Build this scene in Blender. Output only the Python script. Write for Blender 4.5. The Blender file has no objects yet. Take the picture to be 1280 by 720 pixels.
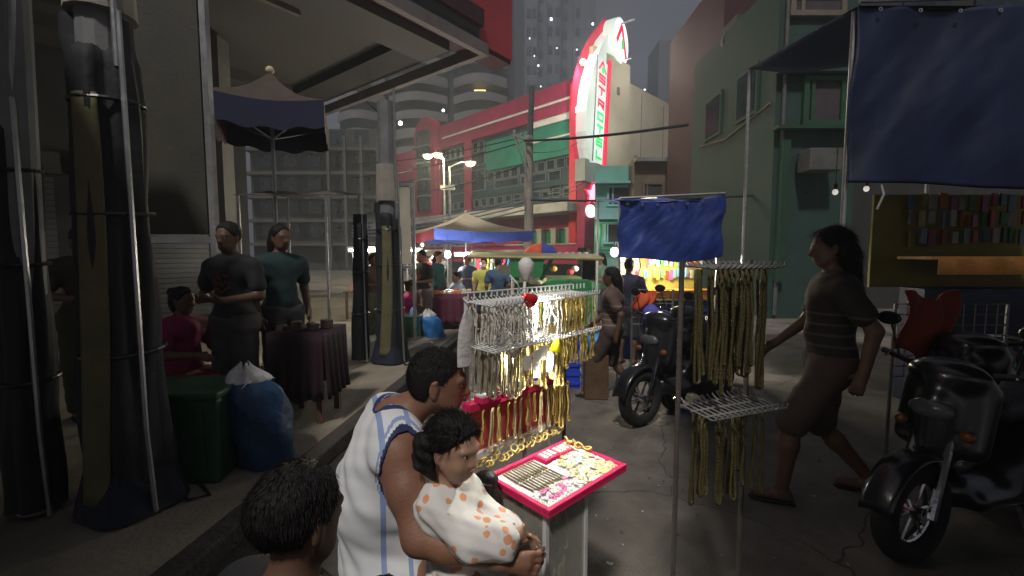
import bpy, math, random
import numpy as np
from mathutils import Vector, Matrix, noise

random.seed(7)
C = bpy.context.scene.collection
R = math.radians

# ------------------------------------------------------------------ camera, sky, sun, exposure
sc = bpy.context.scene
CAMZ, FPX, PITCH = 1.6, 554.0, R(4.34)
cam_d = bpy.data.cameras.new('camera'); cam = bpy.data.objects.new('camera', cam_d); C.objects.link(cam)
cam.location = (0, 0, CAMZ); cam.rotation_euler = (R(90) - PITCH, 0, 0)
cam_d.sensor_fit = 'HORIZONTAL'; cam_d.sensor_width = 36; cam_d.lens = 36 * FPX / 1280
cam_d.clip_start = 0.05; cam_d.clip_end = 3000
sc.camera = cam

SUN_EL, SUN_AZ = R(55), R(195)          # a weak, broad wash of city light from behind the camera on the left
w = bpy.data.worlds.new('World'); sc.world = w; w.use_nodes = True
nt = w.node_tree; nt.nodes.clear()
out = nt.nodes.new('ShaderNodeOutputWorld'); bg = nt.nodes.new('ShaderNodeBackground')
sky = nt.nodes.new('ShaderNodeTexSky'); sky.sky_type = 'NISHITA'; sky.sun_disc = False
sky.sun_elevation = R(2); sky.sun_rotation = SUN_AZ
bg.inputs['Strength'].default_value = 0.095
mixn = nt.nodes.new('ShaderNodeMix'); mixn.data_type = 'RGBA'; mixn.inputs[0].default_value = 0.93
mixn.inputs[7].default_value = (0.66, 0.68, 0.84, 1)     # night sky glow over the city
hsv = nt.nodes.new('ShaderNodeHueSaturation'); hsv.inputs['Saturation'].default_value = 0.3
nt.links.new(sky.outputs[0], hsv.inputs['Color']); nt.links.new(hsv.outputs[0], mixn.inputs[6])
nt.links.new(mixn.outputs[2], bg.inputs[0]); nt.links.new(bg.outputs[0], out.inputs[0])

sun_d = bpy.data.lights.new('sun', 'SUN'); sun = bpy.data.objects.new('sun', sun_d); C.objects.link(sun)
sun_d.energy = 1.75; sun_d.angle = R(5); sun_d.color = (1.0, 0.95, 0.90)
_d = Vector((math.sin(SUN_AZ) * math.cos(SUN_EL), math.cos(SUN_AZ) * math.cos(SUN_EL), math.sin(SUN_EL)))
sun.rotation_euler = (-_d).to_track_quat('-Z', 'Y').to_euler()

sc.view_settings.view_transform = 'Standard'; sc.view_settings.look = 'None'
sc.view_settings.exposure = 0.42; sc.view_settings.gamma = 1.0
sc.view_settings.use_curve_mapping = False
sc.render.engine = 'CYCLES'
sc.cycles.use_denoising = True
sc.cycles.max_bounces = 6; sc.cycles.diffuse_bounces = 3; sc.cycles.glossy_bounces = 3
sc.cycles.transparent_max_bounces = 8; sc.cycles.volume_bounces = 0
sc.cycles.sample_clamp_indirect = 3.0
sc.cycles.caustics_reflective = False; sc.cycles.caustics_refractive = False

# ------------------------------------------------------------------ helpers
_f = Vector((0, math.cos(PITCH), -math.sin(PITCH))); _u = Vector((0, math.sin(PITCH), math.cos(PITCH))); _r = Vector((1, 0, 0))
def ray(px, py): return _f * FPX + _r * (px - 640) + _u * (360 - py)
def P(px, py, d):
    v = ray(px, py); return Vector((0, 0, CAMZ)) + v * (d / v.y)
def G(px, py, z=0.0):
    v = ray(px, py); return Vector((0, 0, CAMZ)) + v * ((z - CAMZ) / v.z)
def ZY(py, d): return P(640, py, d).z
def PX(px, d): return (px - 640) / FPX * d * 1.0

ORG = {}
def V(*a): return Vector(a)

class MB:
    """collects faces, then links them as ONE mesh object"""
    def __init__(s): s.v = []; s.f = []; s.m = []; s.cur = 0
    def add(s, vs, fs):
        o = len(s.v); s.v += [tuple(x) for x in vs]
        for f in fs: s.f.append(tuple(i + o for i in f)); s.m.append(s.cur)
        return s
    def obox(s, c, ax, ay, az):
        c = Vector(c); ax = Vector(ax); ay = Vector(ay); az = Vector(az)
        vs = [c + ax * i + ay * j + az * k for k in (-1, 1) for j in (-1, 1) for i in (-1, 1)]
        return s.add(vs, [(0, 2, 3, 1), (4, 5, 7, 6), (0, 1, 5, 4), (2, 6, 7, 3), (0, 4, 6, 2), (1, 3, 7, 5)])
    def box(s, c, size, rz=0.0):
        a, b, h = (x / 2 for x in size); cr, sr = math.cos(rz), math.sin(rz)
        return s.obox(c, (a * cr, a * sr, 0), (-b * sr, b * cr, 0), (0, 0, h))
    def tube(s, pts, r, n=8, cap=True, close=False):
        pts = [Vector(p) for p in pts]; m = len(pts)
        rs = r if isinstance(r, (list, tuple)) else [r] * m
        vs = []; prev = None
        for i, p in enumerate(pts):
            if close: t = pts[(i + 1) % m] - pts[i - 1]
            else: t = pts[min(i + 1, m - 1)] - pts[max(i - 1, 0)]
            if t.length < 1e-9: t = Vector((0, 0, 1))
            t.normalize()
            if prev is None:
                a = Vector((0, 0, 1)) if abs(t.z) < .9 else Vector((1, 0, 0))
                x = t.cross(a).normalized()
            else:
                x = prev - t * prev.dot(t)
                x = x.normalized() if x.length > 1e-6 else t.orthogonal().normalized()
            prev = x; y = t.cross(x)
            for k in range(n):
                a = 2 * math.pi * k / n
                vs.append(p + (x * math.cos(a) + y * math.sin(a)) * rs[i])
        fs = []
        for i in range(m if close else m - 1):
            j = (i + 1) % m
            for k in range(n):
                k2 = (k + 1) % n
                fs.append((i * n + k, i * n + k2, j * n + k2, j * n + k))
        if cap and not close:
            fs.append(tuple(range(n - 1, -1, -1))); fs.append(tuple(range((m - 1) * n, m * n)))
        return s.add(vs, fs)
    def bar(s, a, b, r, n=8): return s.tube([a, b], r, n)
    def cone(s, a, b, ra, rb, n=16): return s.tube([a, b], [ra, rb], n)
    def beam(s, a, b, w, h, up=(0, 0, 1)):
        a = Vector(a); b = Vector(b); t = (b - a); L = t.length; t.normalize()
        up = Vector(up); x = t.cross(up)
        if x.length < 1e-4: x = t.orthogonal()
        x.normalize(); y = x.cross(t)
        return s.obox((a + b) / 2, t * (L / 2), x * (w / 2), y * (h / 2))
    def sphere(s, c, r, seg=12, rings=8, rot=None):
        c = Vector(c); rr = r if isinstance(r, (tuple, list)) else (r, r, r)
        vs = []; fs = []
        for i in range(rings + 1):
            th = math.pi * i / rings
            for k in range(seg):
                a = 2 * math.pi * k / seg
                p = Vector((rr[0] * math.sin(th) * math.cos(a), rr[1] * math.sin(th) * math.sin(a), rr[2] * math.cos(th)))
                if rot is not None: p = rot @ p
                vs.append(c + p)
        for i in range(rings):
            for k in range(seg):
                k2 = (k + 1) % seg
                fs.append((i * seg + k, (i + 1) * seg + k, (i + 1) * seg + k2, i * seg + k2))
        return s.add(vs, fs)
    def prism(s, poly, o, ax, ay, depth):
        """poly (2-D) placed at o along ax, ay, given thickness along depth (a vector)"""
        o = Vector(o); ax = Vector(ax); ay = Vector(ay); dv = Vector(depth); n = len(poly)
        a = [o + ax * p[0] + ay * p[1] for p in poly]; b = [q + dv for q in a]
        fs = [tuple(range(n)), tuple(range(2 * n - 1, n - 1, -1))]
        for i in range(n):
            j = (i + 1) % n; fs.append((i, i + n, j + n, j))
        return s.add(a + b, fs)
    def lathe(s, prof, o, n=20, ax=(1, 0, 0), ay=(0, 1, 0), az=(0, 0, 1)):
        o = Vector(o); ax = Vector(ax); ay = Vector(ay); az = Vector(az); vs = []; fs = []
        for (r, z) in prof:
            for k in range(n):
                a = 2 * math.pi * k / n
                vs.append(o + (ax * math.cos(a) + ay * math.sin(a)) * r + az * z)
        for i in range(len(prof) - 1):
            for k in range(n):
                k2 = (k + 1) % n; fs.append((i * n + k, i * n + k2, (i + 1) * n + k2, (i + 1) * n + k))
        return s.add(vs, fs)
    def torus(s, c, Rr, r, ax, ay, n=20, m=8):
        c = Vector(c); ax = Vector(ax).normalized(); ay = Vector(ay).normalized()
        return s.tube([c + (ax * math.cos(2 * math.pi * i / n) + ay * math.sin(2 * math.pi * i / n)) * Rr for i in range(n)], r, m, close=True)
    def sheet(s, fn, nu, nv):
        vs = [fn(i / nu, j / nv) for j in range(nv + 1) for i in range(nu + 1)]
        fs = [(j * (nu + 1) + i, j * (nu + 1) + i + 1, (j + 1) * (nu + 1) + i + 1, (j + 1) * (nu + 1) + i) for j in range(nv) for i in range(nu)]
        return s.add(vs, fs)
    def build(s, name, m, parent=None, smooth=False, thick=0.0, bevel=0.0, subsurf=0):
        me = bpy.data.meshes.new(name)
        org = ORG.get(parent, Vector((0, 0, 0))) if parent else Vector((0, 0, 0))
        me.from_pydata([(a - org.x, b - org.y, c - org.z) for a, b, c in s.v], [], s.f)
        ms = m if isinstance(m, (list, tuple)) else [m]
        for x in ms: me.materials.append(x)
        if len(ms) > 1: me.polygons.foreach_set('material_index', s.m)
        me.validate(); me.update()
        o = bpy.data.objects.new(name, me); C.objects.link(o)
        if parent: o.parent = parent; ORG[o] = org
        if smooth: me.polygons.foreach_set('use_smooth', [True] * len(me.polygons))
        if thick:
            md = o.modifiers.new('thick', 'SOLIDIFY'); md.thickness = thick; md.offset = 0
        if bevel:
            md = o.modifiers.new('bevel', 'BEVEL'); md.width = bevel; md.segments = 2; md.limit_method = 'ANGLE'
        if subsurf:
            md = o.modifiers.new('sub', 'SUBSURF'); md.levels = subsurf; md.render_levels = subsurf
        return o

def tag(o, label=None, cat=None, group=None, kind=None):
    if label: o['label'] = label
    if cat: o['category'] = cat
    if group: o['group'] = group
    if kind: o['kind'] = kind
    return o
def thing(name, label, cat, loc=(0, 0, 0), group=None):
    o = bpy.data.objects.new(name, None); C.objects.link(o); o.empty_display_size = .1
    o.location = loc; ORG[o] = Vector(loc)
    return tag(o, label, cat, group)
def struct(o): o['kind'] = 'structure'; return o
def copy_tree(o, parent=None):
    c = o.copy(); C.objects.link(c); c.parent = parent
    for ch in list(o.children): copy_tree(ch, c)
    return c
def relabel(o, label): o['label'] = label; return o

# ------------------------------------------------------------------ materials
MATS = {}
def mat(name, col, rough=.7, metal=0.0, var=.25, scale=6.0, bump=.15, bscale=40.0, spec=.5, dirt=None, dirt_amt=.5, stretch=(1, 1, 1), alpha=None, coat=0):
    if name in MATS: return MATS[name]
    m = bpy.data.materials.new(name); m.use_nodes = True; MATS[name] = m
    t = m.node_tree; b = t.nodes['Principled BSDF']; L = t.links.new
    tc = t.nodes.new('ShaderNodeTexCoord'); mp = t.nodes.new('ShaderNodeMapping'); mp.inputs['Scale'].default_value = stretch
    L(tc.outputs['Object'], mp.inputs[0])
    n = t.nodes.new('ShaderNodeTexNoise'); n.inputs['Scale'].default_value = scale; n.inputs['Detail'].default_value = 5; n.inputs['Roughness'].default_value = .65
    L(mp.outputs[0], n.inputs['Vector'])
    rp = t.nodes.new('ShaderNodeValToRGB')
    lo = [max(0, c * (1 - var)) for c in col]; hi = [min(1, c * (1 + var)) for c in col]
    rp.color_ramp.elements[0].position = .3; rp.color_ramp.elements[1].position = .7
    rp.color_ramp.elements[0].color = (*lo, 1); rp.color_ramp.elements[1].color = (*hi, 1)
    L(n.outputs['Fac'], rp.inputs[0])
    csock = rp.outputs[0]
    if dirt:
        n2 = t.nodes.new('ShaderNodeTexNoise'); n2.inputs['Scale'].default_value = scale * .37; n2.inputs['Detail'].default_value = 7
        L(mp.outputs[0], n2.inputs['Vector'])
        r2 = t.nodes.new('ShaderNodeValToRGB'); r2.color_ramp.elements[0].position = .48; r2.color_ramp.elements[1].position = .68
        L(n2.outputs['Fac'], r2.inputs[0])
        mu = t.nodes.new('ShaderNodeMath'); mu.operation = 'MULTIPLY'; mu.inputs[1].default_value = dirt_amt; L(r2.outputs[0], mu.inputs[0])
        mx = t.nodes.new('ShaderNodeMix'); mx.data_type = 'RGBA'; mx.inputs[7].default_value = (*dirt, 1)
        L(mu.outputs[0], mx.inputs[0]); L(csock, mx.inputs[6]); csock = mx.outputs[2]
    L(csock, b.inputs['Base Color'])
    b.inputs['Roughness'].default_value = rough; b.inputs['Metallic'].default_value = metal
    b.inputs['Specular IOR Level'].default_value = spec
    if coat: b.inputs['Coat Weight'].default_value = coat; b.inputs['Coat Roughness'].default_value = .12
    if alpha is not None: b.inputs['Alpha'].default_value = alpha
    if bump:
        n3 = t.nodes.new('ShaderNodeTexNoise'); n3.inputs['Scale'].default_value = bscale; n3.inputs['Detail'].default_value = 4
        L(mp.outputs[0], n3.inputs['Vector'])
        bp = t.nodes.new('ShaderNodeBump'); bp.inputs['Strength'].default_value = bump; bp.inputs['Distance'].default_value = .02
        L(n3.outputs['Fac'], bp.inputs['Height']); L(bp.outputs[0], b.inputs['Normal'])
        mr = t.nodes.new('ShaderNodeMapRange'); mr.inputs[3].default_value = max(0, rough - .12); mr.inputs[4].default_value = min(1, rough + .12)
        L(n.outputs['Fac'], mr.inputs[0]); L(mr.outputs[0], b.inputs['Roughness'])
    return m
def emis(name, col, strength):
    if name in MATS: return MATS[name]
    m = bpy.data.materials.new(name); m.use_nodes = True; MATS[name] = m
    b = m.node_tree.nodes['Principled BSDF']
    b.inputs['Base Color'].default_value = (*[min(.8, c) for c in col], 1)
    b.inputs['Emission Color'].default_value = (*col, 1); b.inputs['Emission Strength'].default_value = strength
    return m
def light(name, loc, power, col=(1, .92, .8), size=.06, kind='POINT', aim=None, cone=70, blend=.4, parent=None):
    d = bpy.data.lights.new(name, kind); d.energy = power; d.color = col
    d.shadow_soft_size = size
    if kind == 'SPOT': d.spot_size = R(cone); d.spot_blend = blend
    o = bpy.data.objects.new(name, d); C.objects.link(o)
    o.location = loc
    if aim is not None: o.rotation_euler = (Vector(aim) - Vector(loc)).to_track_quat('-Z', 'Y').to_euler()
    if parent:
        o.parent = parent; o.location = Vector(loc) - ORG[parent]
    return o
def at_fac(m, col2, axis_vec, ranges, off=0.0):
    """paints stripes (a woven pattern) on material m: where dot(object coord, axis)+off lies inside the ranges"""
    t = m.node_tree; L = t.links.new; b = t.nodes['Principled BSDF']
    src = b.inputs['Base Color'].links[0].from_socket
    tc = t.nodes.new('ShaderNodeTexCoord'); dp = t.nodes.new('ShaderNodeVectorMath'); dp.operation = 'DOT_PRODUCT'
    dp.inputs[1].default_value = axis_vec; L(tc.outputs['Object'], dp.inputs[0])
    last = None
    for (c, wd) in ranges:
        s1 = t.nodes.new('ShaderNodeMath'); s1.operation = 'COMPARE'; s1.inputs[1].default_value = c; s1.inputs[2].default_value = wd
        L(dp.outputs['Value'], s1.inputs[0])
        if last is None: last = s1.outputs[0]
        else:
            ad = t.nodes.new('ShaderNodeMath'); ad.operation = 'MAXIMUM'; L(last, ad.inputs[0]); L(s1.outputs[0], ad.inputs[1]); last = ad.outputs[0]
    mx = t.nodes.new('ShaderNodeMix'); mx.data_type = 'RGBA'; mx.inputs[7].default_value = (*col2, 1)
    L(last, mx.inputs[0]); L(src, mx.inputs[6]); L(mx.outputs[2], b.inputs['Base Color'])
def spots(m, col2, scale, size):
    t = m.node_tree; L = t.links.new; b = t.nodes['Principled BSDF']
    src = b.inputs['Base Color'].links[0].from_socket
    tc = t.nodes.new('ShaderNodeTexCoord'); vo = t.nodes.new('ShaderNodeTexVoronoi'); vo.inputs['Scale'].default_value = scale; vo.inputs['Randomness'].default_value = .85
    nz = t.nodes.new('ShaderNodeTexNoise'); nz.inputs['Scale'].default_value = 42; nz.inputs['Detail'].default_value = 2; ma = t.nodes.new('ShaderNodeVectorMath'); ma.operation = 'SCALE'; ma.inputs['Scale'].default_value = .012; L(tc.outputs['Object'], nz.inputs['Vector']); L(nz.outputs['Color'], ma.inputs[0])
    ad2 = t.nodes.new('ShaderNodeVectorMath'); ad2.operation = 'ADD'; L(tc.outputs['Object'], ad2.inputs[0]); L(ma.outputs[0], ad2.inputs[1]); L(ad2.outputs[0], vo.inputs['Vector'])
    lt = t.nodes.new('ShaderNodeMath'); lt.operation = 'LESS_THAN'; lt.inputs[1].default_value = size; L(vo.outputs['Distance'], lt.inputs[0])
    mx = t.nodes.new('ShaderNodeMix'); mx.data_type = 'RGBA'; mx.inputs[7].default_value = (*col2, 1)
    L(lt.outputs[0], mx.inputs[0]); L(src, mx.inputs[6]); L(mx.outputs[2], b.inputs['Base Color'])

# ------------------------------------------------------------------ smooth bodies: blended capsules / ellipsoids meshed by surface nets
def cap(a, b, ra, rb=None, k=.03): return ('c', np.array(a, float), np.array(b, float), ra, ra if rb is None else rb, k)
def ell(c, r, k=.03, rot=None): return ('e', np.array(c, float), np.array(r, float), None if rot is None else np.array(rot, float), k)
def _dist(pr, X, Y, Z):
    if pr[0] == 'c':
        a, b, ra, rb = pr[1:5]; ab = b - a; L2 = max(1e-12, float(ab @ ab))
        t = np.clip(((X - a[0]) * ab[0] + (Y - a[1]) * ab[1] + (Z - a[2]) * ab[2]) / L2, 0, 1)
        return np.sqrt((X - a[0] - t * ab[0]) ** 2 + (Y - a[1] - t * ab[1]) ** 2 + (Z - a[2] - t * ab[2]) ** 2) - (ra + (rb - ra) * t)
    c, r, rot = pr[1:4]; x, y, z = X - c[0], Y - c[1], Z - c[2]
    if rot is not None:
        x, y, z = (rot[0, i] * x + rot[1, i] * y + rot[2, i] * z for i in range(3))
    k0 = np.sqrt((x / r[0]) ** 2 + (y / r[1]) ** 2 + (z / r[2]) ** 2)
    k1 = np.sqrt((x / r[0] ** 2) ** 2 + (y / r[1] ** 2) ** 2 + (z / r[2] ** 2) ** 2)
    return k0 * (k0 - 1) / np.maximum(k1, 1e-6)
def _bb(pr, g):
    if pr[0] == 'c': m = max(pr[3], pr[4]) + g; return np.minimum(pr[1], pr[2]) - m, np.maximum(pr[1], pr[2]) + m
    m = (pr[2].max() if pr[3] is not None else pr[2]) + g; return pr[1] - m, pr[1] + m
def field(prims, h, pad=.03, inflate=0.0):
    los, his = zip(*[_bb(p, pad + inflate) for p in prims])
    lo = np.min(los, 0); hi = np.max(his, 0); n = np.ceil((hi - lo) / h).astype(int) + 1
    F = np.full(n, .2)
    ax = [lo[i] + h * np.arange(n[i]) for i in range(3)]
    for p in prims:
        a, b = _bb(p, p[-1] + inflate + 3 * h)
        i0 = np.clip(np.floor((a - lo) / h).astype(int), 0, n); i1 = np.clip(np.ceil((b - lo) / h).astype(int) + 1, 0, n)
        sl = tuple(slice(i0[i], i1[i]) for i in range(3))
        X, Y, Z = np.meshgrid(*[ax[i][sl[i]] for i in range(3)], indexing='ij', sparse=True)
        d = _dist(p, X, Y, Z) - inflate; k = p[-1]; o = F[sl]
        hh = np.clip(.5 + .5 * (o - d) / k, 0, 1)
        F[sl] = o * (1 - hh) + d * hh - k * hh * (1 - hh)
    return F, lo, h, ax
def nets(F, lo, h):
    ins = F < 0; n = F.shape
    cnt = np.zeros(tuple(x - 1 for x in n), int)
    cr = [(i, j, k) for i in (0, 1) for j in (0, 1) for k in (0, 1)]
    def sub(A, c): return A[c[0]:n[0] - 1 + c[0], c[1]:n[1] - 1 + c[1], c[2]:n[2] - 1 + c[2]]
    for c in cr: cnt += sub(ins, c)
    act = (cnt > 0) & (cnt < 8); idx = -np.ones(act.shape, int); cells = np.argwhere(act); idx[act] = np.arange(len(cells))
    pos = np.zeros((len(cells), 3)); w = np.zeros(len(cells))
    for a in cr:
        for ax in range(3):
            if a[ax]: continue
            b = list(a); b[ax] = 1
            va = F[cells[:, 0] + a[0], cells[:, 1] + a[1], cells[:, 2] + a[2]]; vb = F[cells[:, 0] + b[0], cells[:, 1] + b[1], cells[:, 2] + b[2]]
            m = (va < 0) != (vb < 0); t = np.where(m, va / np.where(m, va - vb, 1), 0)
            p = np.tile(np.array(a, float), (len(cells), 1)); p[:, ax] = t
            pos[m] += p[m]; w[m] += 1
    pos = pos / w[:, None]; verts = lo + h * (cells + pos); faces = []
    for ax in range(3):
        s0 = [slice(None)] * 3; s1 = [slice(None)] * 3; s0[ax] = slice(0, -1); s1[ax] = slice(1, None)
        a = ins[tuple(s0)]; b = ins[tuple(s1)]
        u, v = (ax + 1) % 3, (ax + 2) % 3
        E = np.argwhere(a != b); E = E[(E[:, u] > 0) & (E[:, v] > 0) & (E[:, u] < n[u] - 1) & (E[:, v] < n[v] - 1)]
        fl = a[E[:, 0], E[:, 1], E[:, 2]]
        q = []
        for du, dv in ((1, 1), (0, 1), (0, 0), (1, 0)):
            e = E.copy(); e[:, u] -= du; e[:, v] -= dv; q.append(idx[e[:, 0], e[:, 1], e[:, 2]])
        q = np.stack(q, 1); q[~fl] = q[~fl][:, ::-1]; faces.append(q)
    return verts, np.concatenate(faces)
def body_mesh(name, F, lo, h, mats, parent=None, matfn=None, relax=1):
    v, f = nets(F, lo, h)
    for _ in range(relax):                                   # one light smoothing pass takes the grid steps off
        acc = np.zeros_like(v); c = np.zeros(len(v))
        for i in range(4):
            for j in (1, 3):
                np.add.at(acc, f[:, i], v[f[:, (i + j) % 4]]); np.add.at(c, f[:, i], 1)
        v = v * .5 + .5 * acc / np.maximum(c, 1)[:, None]
    org = ORG.get(parent, Vector((0, 0, 0))) if parent else Vector((0, 0, 0))
    me = bpy.data.meshes.new(name); me.from_pydata((v - np.array(org)).tolist(), [], f.tolist())
    ms = mats if isinstance(mats, (list, tuple)) else [mats]
    for m in ms: me.materials.append(m)
    if matfn is not None: me.polygons.foreach_set('material_index', matfn(v[f].mean(1)).astype(int))
    me.polygons.foreach_set('use_smooth', [True] * len(me.polygons)); me.update()
    o = bpy.data.objects.new(name, me); C.objects.link(o)
    if parent: o.parent = parent; ORG[o] = org
    return o
def gridXYZ(ax): return np.meshgrid(*ax, indexing='ij', sparse=True)
# ------------------------------------------------------------------ ground
m_asph = mat('asphalt', (.16, .145, .12), .62, 0, .35, 3.0, .5, 60, dirt=(.075, .066, .055), dirt_amt=.7)
m_walk = mat('pavement_concrete', (.26, .225, .17), .75, 0, .22, 2.2, .4, 35, dirt=(.11, .092, .07), dirt_amt=.7)
m_kerb = mat('kerb_concrete', (.05, .042, .034), .85, 0, .4, 5, .6, 30)
m_grime = mat('gutter_grime', (.03, .025, .02), .7, 0, .4, 7, .3, 40)
# worn road: patches, hairline cracks and damp spots
_t = m_asph.node_tree; _b = _t.nodes['Principled BSDF']; _L = _t.links.new; _src = _b.inputs['Base Color'].links[0].from_socket
_tc = _t.nodes.new('ShaderNodeTexCoord'); _nz = _t.nodes.new('ShaderNodeTexNoise'); _nz.inputs['Scale'].default_value = 2.2; _nz.inputs['Detail'].default_value = 3
_L(_tc.outputs['Object'], _nz.inputs['Vector']); _mv = _t.nodes.new('ShaderNodeVectorMath'); _mv.operation = 'MULTIPLY_ADD'; _mv.inputs[1].default_value = (.5, .5, 0); _L(_nz.outputs['Color'], _mv.inputs[0]); _L(_tc.outputs['Object'], _mv.inputs[2])
_vo = _t.nodes.new('ShaderNodeTexVoronoi'); _vo.feature = 'DISTANCE_TO_EDGE'; _vo.inputs['Scale'].default_value = .55; _L(_mv.outputs[0], _vo.inputs['Vector'])
_lt = _t.nodes.new('ShaderNodeMath'); _lt.operation = 'LESS_THAN'; _lt.inputs[1].default_value = .0032; _L(_vo.outputs['Distance'], _lt.inputs[0])
_sp = _t.nodes.new('ShaderNodeTexNoise'); _sp.inputs['Scale'].default_value = 160; _sp.inputs['Detail'].default_value = 2; _L(_tc.outputs['Object'], _sp.inputs['Vector'])
_gt = _t.nodes.new('ShaderNodeMath'); _gt.operation = 'GREATER_THAN'; _gt.inputs[1].default_value = .70; _L(_sp.outputs['Fac'], _gt.inputs[0])
_m1 = _t.nodes.new('ShaderNodeMix'); _m1.data_type = 'RGBA'; _m1.inputs[7].default_value = (.06, .053, .046, 1); _L(_lt.outputs[0], _m1.inputs[0]); _L(_src, _m1.inputs[6])
_m2 = _t.nodes.new('ShaderNodeMix'); _m2.data_type = 'RGBA'; _m2.inputs[7].default_value = (.32, .30, .27, 1); _L(_gt.outputs[0], _m2.inputs[0]); _L(_m1.outputs[2], _m2.inputs[6])
_pu = _t.nodes.new('ShaderNodeTexNoise'); _pu.inputs['Scale'].default_value = .75; _pu.inputs['Detail'].default_value = 4; _L(_tc.outputs['Object'], _pu.inputs['Vector'])
_rp = _t.nodes.new('ShaderNodeMapRange'); _rp.inputs[1].default_value = .52; _rp.inputs[2].default_value = .62; _rp.inputs[3].default_value = .75; _rp.inputs[4].default_value = .28; _L(_pu.outputs['Fac'], _rp.inputs[0]); _L(_rp.outputs[0], _b.inputs['Roughness'])
_mr2 = _t.nodes.new('ShaderNodeMapRange'); _mr2.inputs[1].default_value = .52; _mr2.inputs[2].default_value = .62; _mr2.inputs[3].default_value = 0; _mr2.inputs[4].default_value = .45; _L(_pu.outputs['Fac'], _mr2.inputs[0])
_m3 = _t.nodes.new('ShaderNodeMix'); _m3.data_type = 'RGBA'; _m3.inputs[7].default_value = (.05, .045, .038, 1); _L(_mr2.outputs[0], _m3.inputs[0]); _L(_m2.outputs[2], _m3.inputs[6]); _L(_m3.outputs[2], _b.inputs['Base Color'])
b = MB(); b.add([(-260, -30, 0), (260, -30, 0), (260, 320, 0), (-260, 320, 0)], [(0, 1, 2, 3)])
struct(b.build('road', m_asph))
KX = lambda y: -1.36 + .10 * (y - 3.7)           # kerb line
ky = [-8, 0, 2, 3, 4, 5, 6, 8, 10, 12, 15]
kp = [(KX(y) if y > 0 else KX(0), y) for y in ky]
b = MB(); b.prism([(-30, -8)] + [(x - .14, y) for x, y in kp] + [(-30, 15)], (0, 0, 0), (1, 0, 0), (0, 1, 0), (0, 0, .12))
struct(b.build('pavement', m_walk))
b = MB(); b.prism([(x - .139, y) for x, y in kp] + [(x, y) for x, y in kp[::-1]], (0, 0, 0), (1, 0, 0), (0, 1, 0), (0, 0, .125))
struct(b.build('kerb', m_kerb, bevel=.015))
b = MB(); b.prism([(x + .001, y) for x, y in kp] + [(x + .19 + .05 * math.sin(y * 3), y) for x, y in kp[::-1]], (0, 0, 0), (1, 0, 0), (0, 1, 0), (0, 0, .004))
struct(b.build('gutter', m_grime))

# ------------------------------------------------------------------ the hotel with its corner sign
m_maroon = mat('maroon_paint', (.30, .02, .065), .6, 0, .22, 1.2, .1, 12, dirt=(.12, .02, .03), dirt_amt=.4)
m_maroon_dk = mat('shaded_maroon_paint', (.05, .008, .014), .65, 0, .3, 1.5, .1, 12)  # maroon with shade put into the colour, for the right-hand shop
m_red = mat('red_paint', (.62, .02, .05), .5, 0, .15, 2, .08, 15)
m_white = mat('white_trim_paint', (.62, .62, .58), .6, 0, .15, 2, .1, 15, dirt=(.35, .33, .3), dirt_amt=.4)
m_greenp = mat('green_panel_paint', (.02, .20, .13), .55, 0, .25, .9, .1, 10, dirt=(.02, .10, .08), dirt_amt=.4)
m_teal = mat('dark_teal_cladding', (.028, .055, .06), .35, 0, .4, 1.4, .1, 8)
m_glass = mat('dark_window_glass', (.018, .026, .032), .12, 0, .5, 2.5, .02, 3, spec=.7)
m_canopy = mat('grey_canopy_concrete', (.34, .33, .31), .7, 0, .2, 1.5, .2, 14, dirt=(.12, .11, .1), dirt_amt=.6)
m_pale = mat('pale_pillar_paint', (.42, .44, .38), .6, 0, .15, 3, .1, 20)
m_frame = mat('grey_window_frame', (.13, .15, .15), .5, 0, .15, 5, .05, 20)
C0 = Vector((4.55, 28, 0)); EF = Vector((-.695, .719, 0)); NF = Vector((-.719, -.695, 0)); UZ = Vector((0, 0, 1))
def FW(t, o, z): return C0 + EF * t + NF * o + UZ * z
def ft(px):
    k = (px - 640) / FPX
    return (C0.x - k * C0.y) / (k * EF.y - EF.x)
def fz(px, py):
    p = FW(ft(px), 0, 0); return P(px, py, p.y).z
def fbox(mb, t0, t1, z0, z1, o0, o1):
    return mb.obox(FW((t0 + t1) / 2, (o0 + o1) / 2, (z0 + z1) / 2), EF * ((t1 - t0) / 2), NF * ((o1 - o0) / 2), UZ * ((z1 - z0) / 2))
hotel = thing('hotel_building', 'wide maroon and green hotel building with white trim lines behind the lit blade sign', 'building', FW(0, 0, 0))
T1, T2, TE = ft(672), ft(592), 62.0
b = MB(); fbox(b, 0, 16, 0, 12.2, -12, 0); fbox(b, 16, TE, 0, 11.0, -12, 0); b.build('wall', m_teal, hotel)
b = MB(); fbox(b, -.05, 15.2, 10.55, 12.45, .002, .35); b.build('parapet', m_maroon, hotel)
b = MB(); fbox(b, 18.5, TE, 8.6, 11.2, .002, .35); b.build('parapet', m_maroon, hotel)
b = MB(); fbox(b, .2, 14.6, 11.28, 11.42, .36, .42); b.build('trim_line', m_white, hotel)
b = MB(); fbox(b, 19.5, TE, 9.35, 9.50, .36, .42); b.build('trim_line', m_white, hotel)
b = MB(); fbox(b, .3, T1 + .4, 10.12, 10.53, .004, .30); b.build('trim_line', m_white, hotel)
b = MB(); fbox(b, .3, T1 + 5.2, 7.95, 10.10, .004, .22); b.build('green_panel', m_greenp, hotel)
b = MB(); fbox(b, .3, T1 + .4, 9.12, 9.24, .225, .26); b.build('trim_line', m_white, hotel)
b = MB(); fbox(b, .3, 15, 6.1, 6.5, .004, .12); fbox(b, .3, 15, 5.05, 5.3, .004, .10); b.build('ledge', m_teal, hotel)
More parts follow.
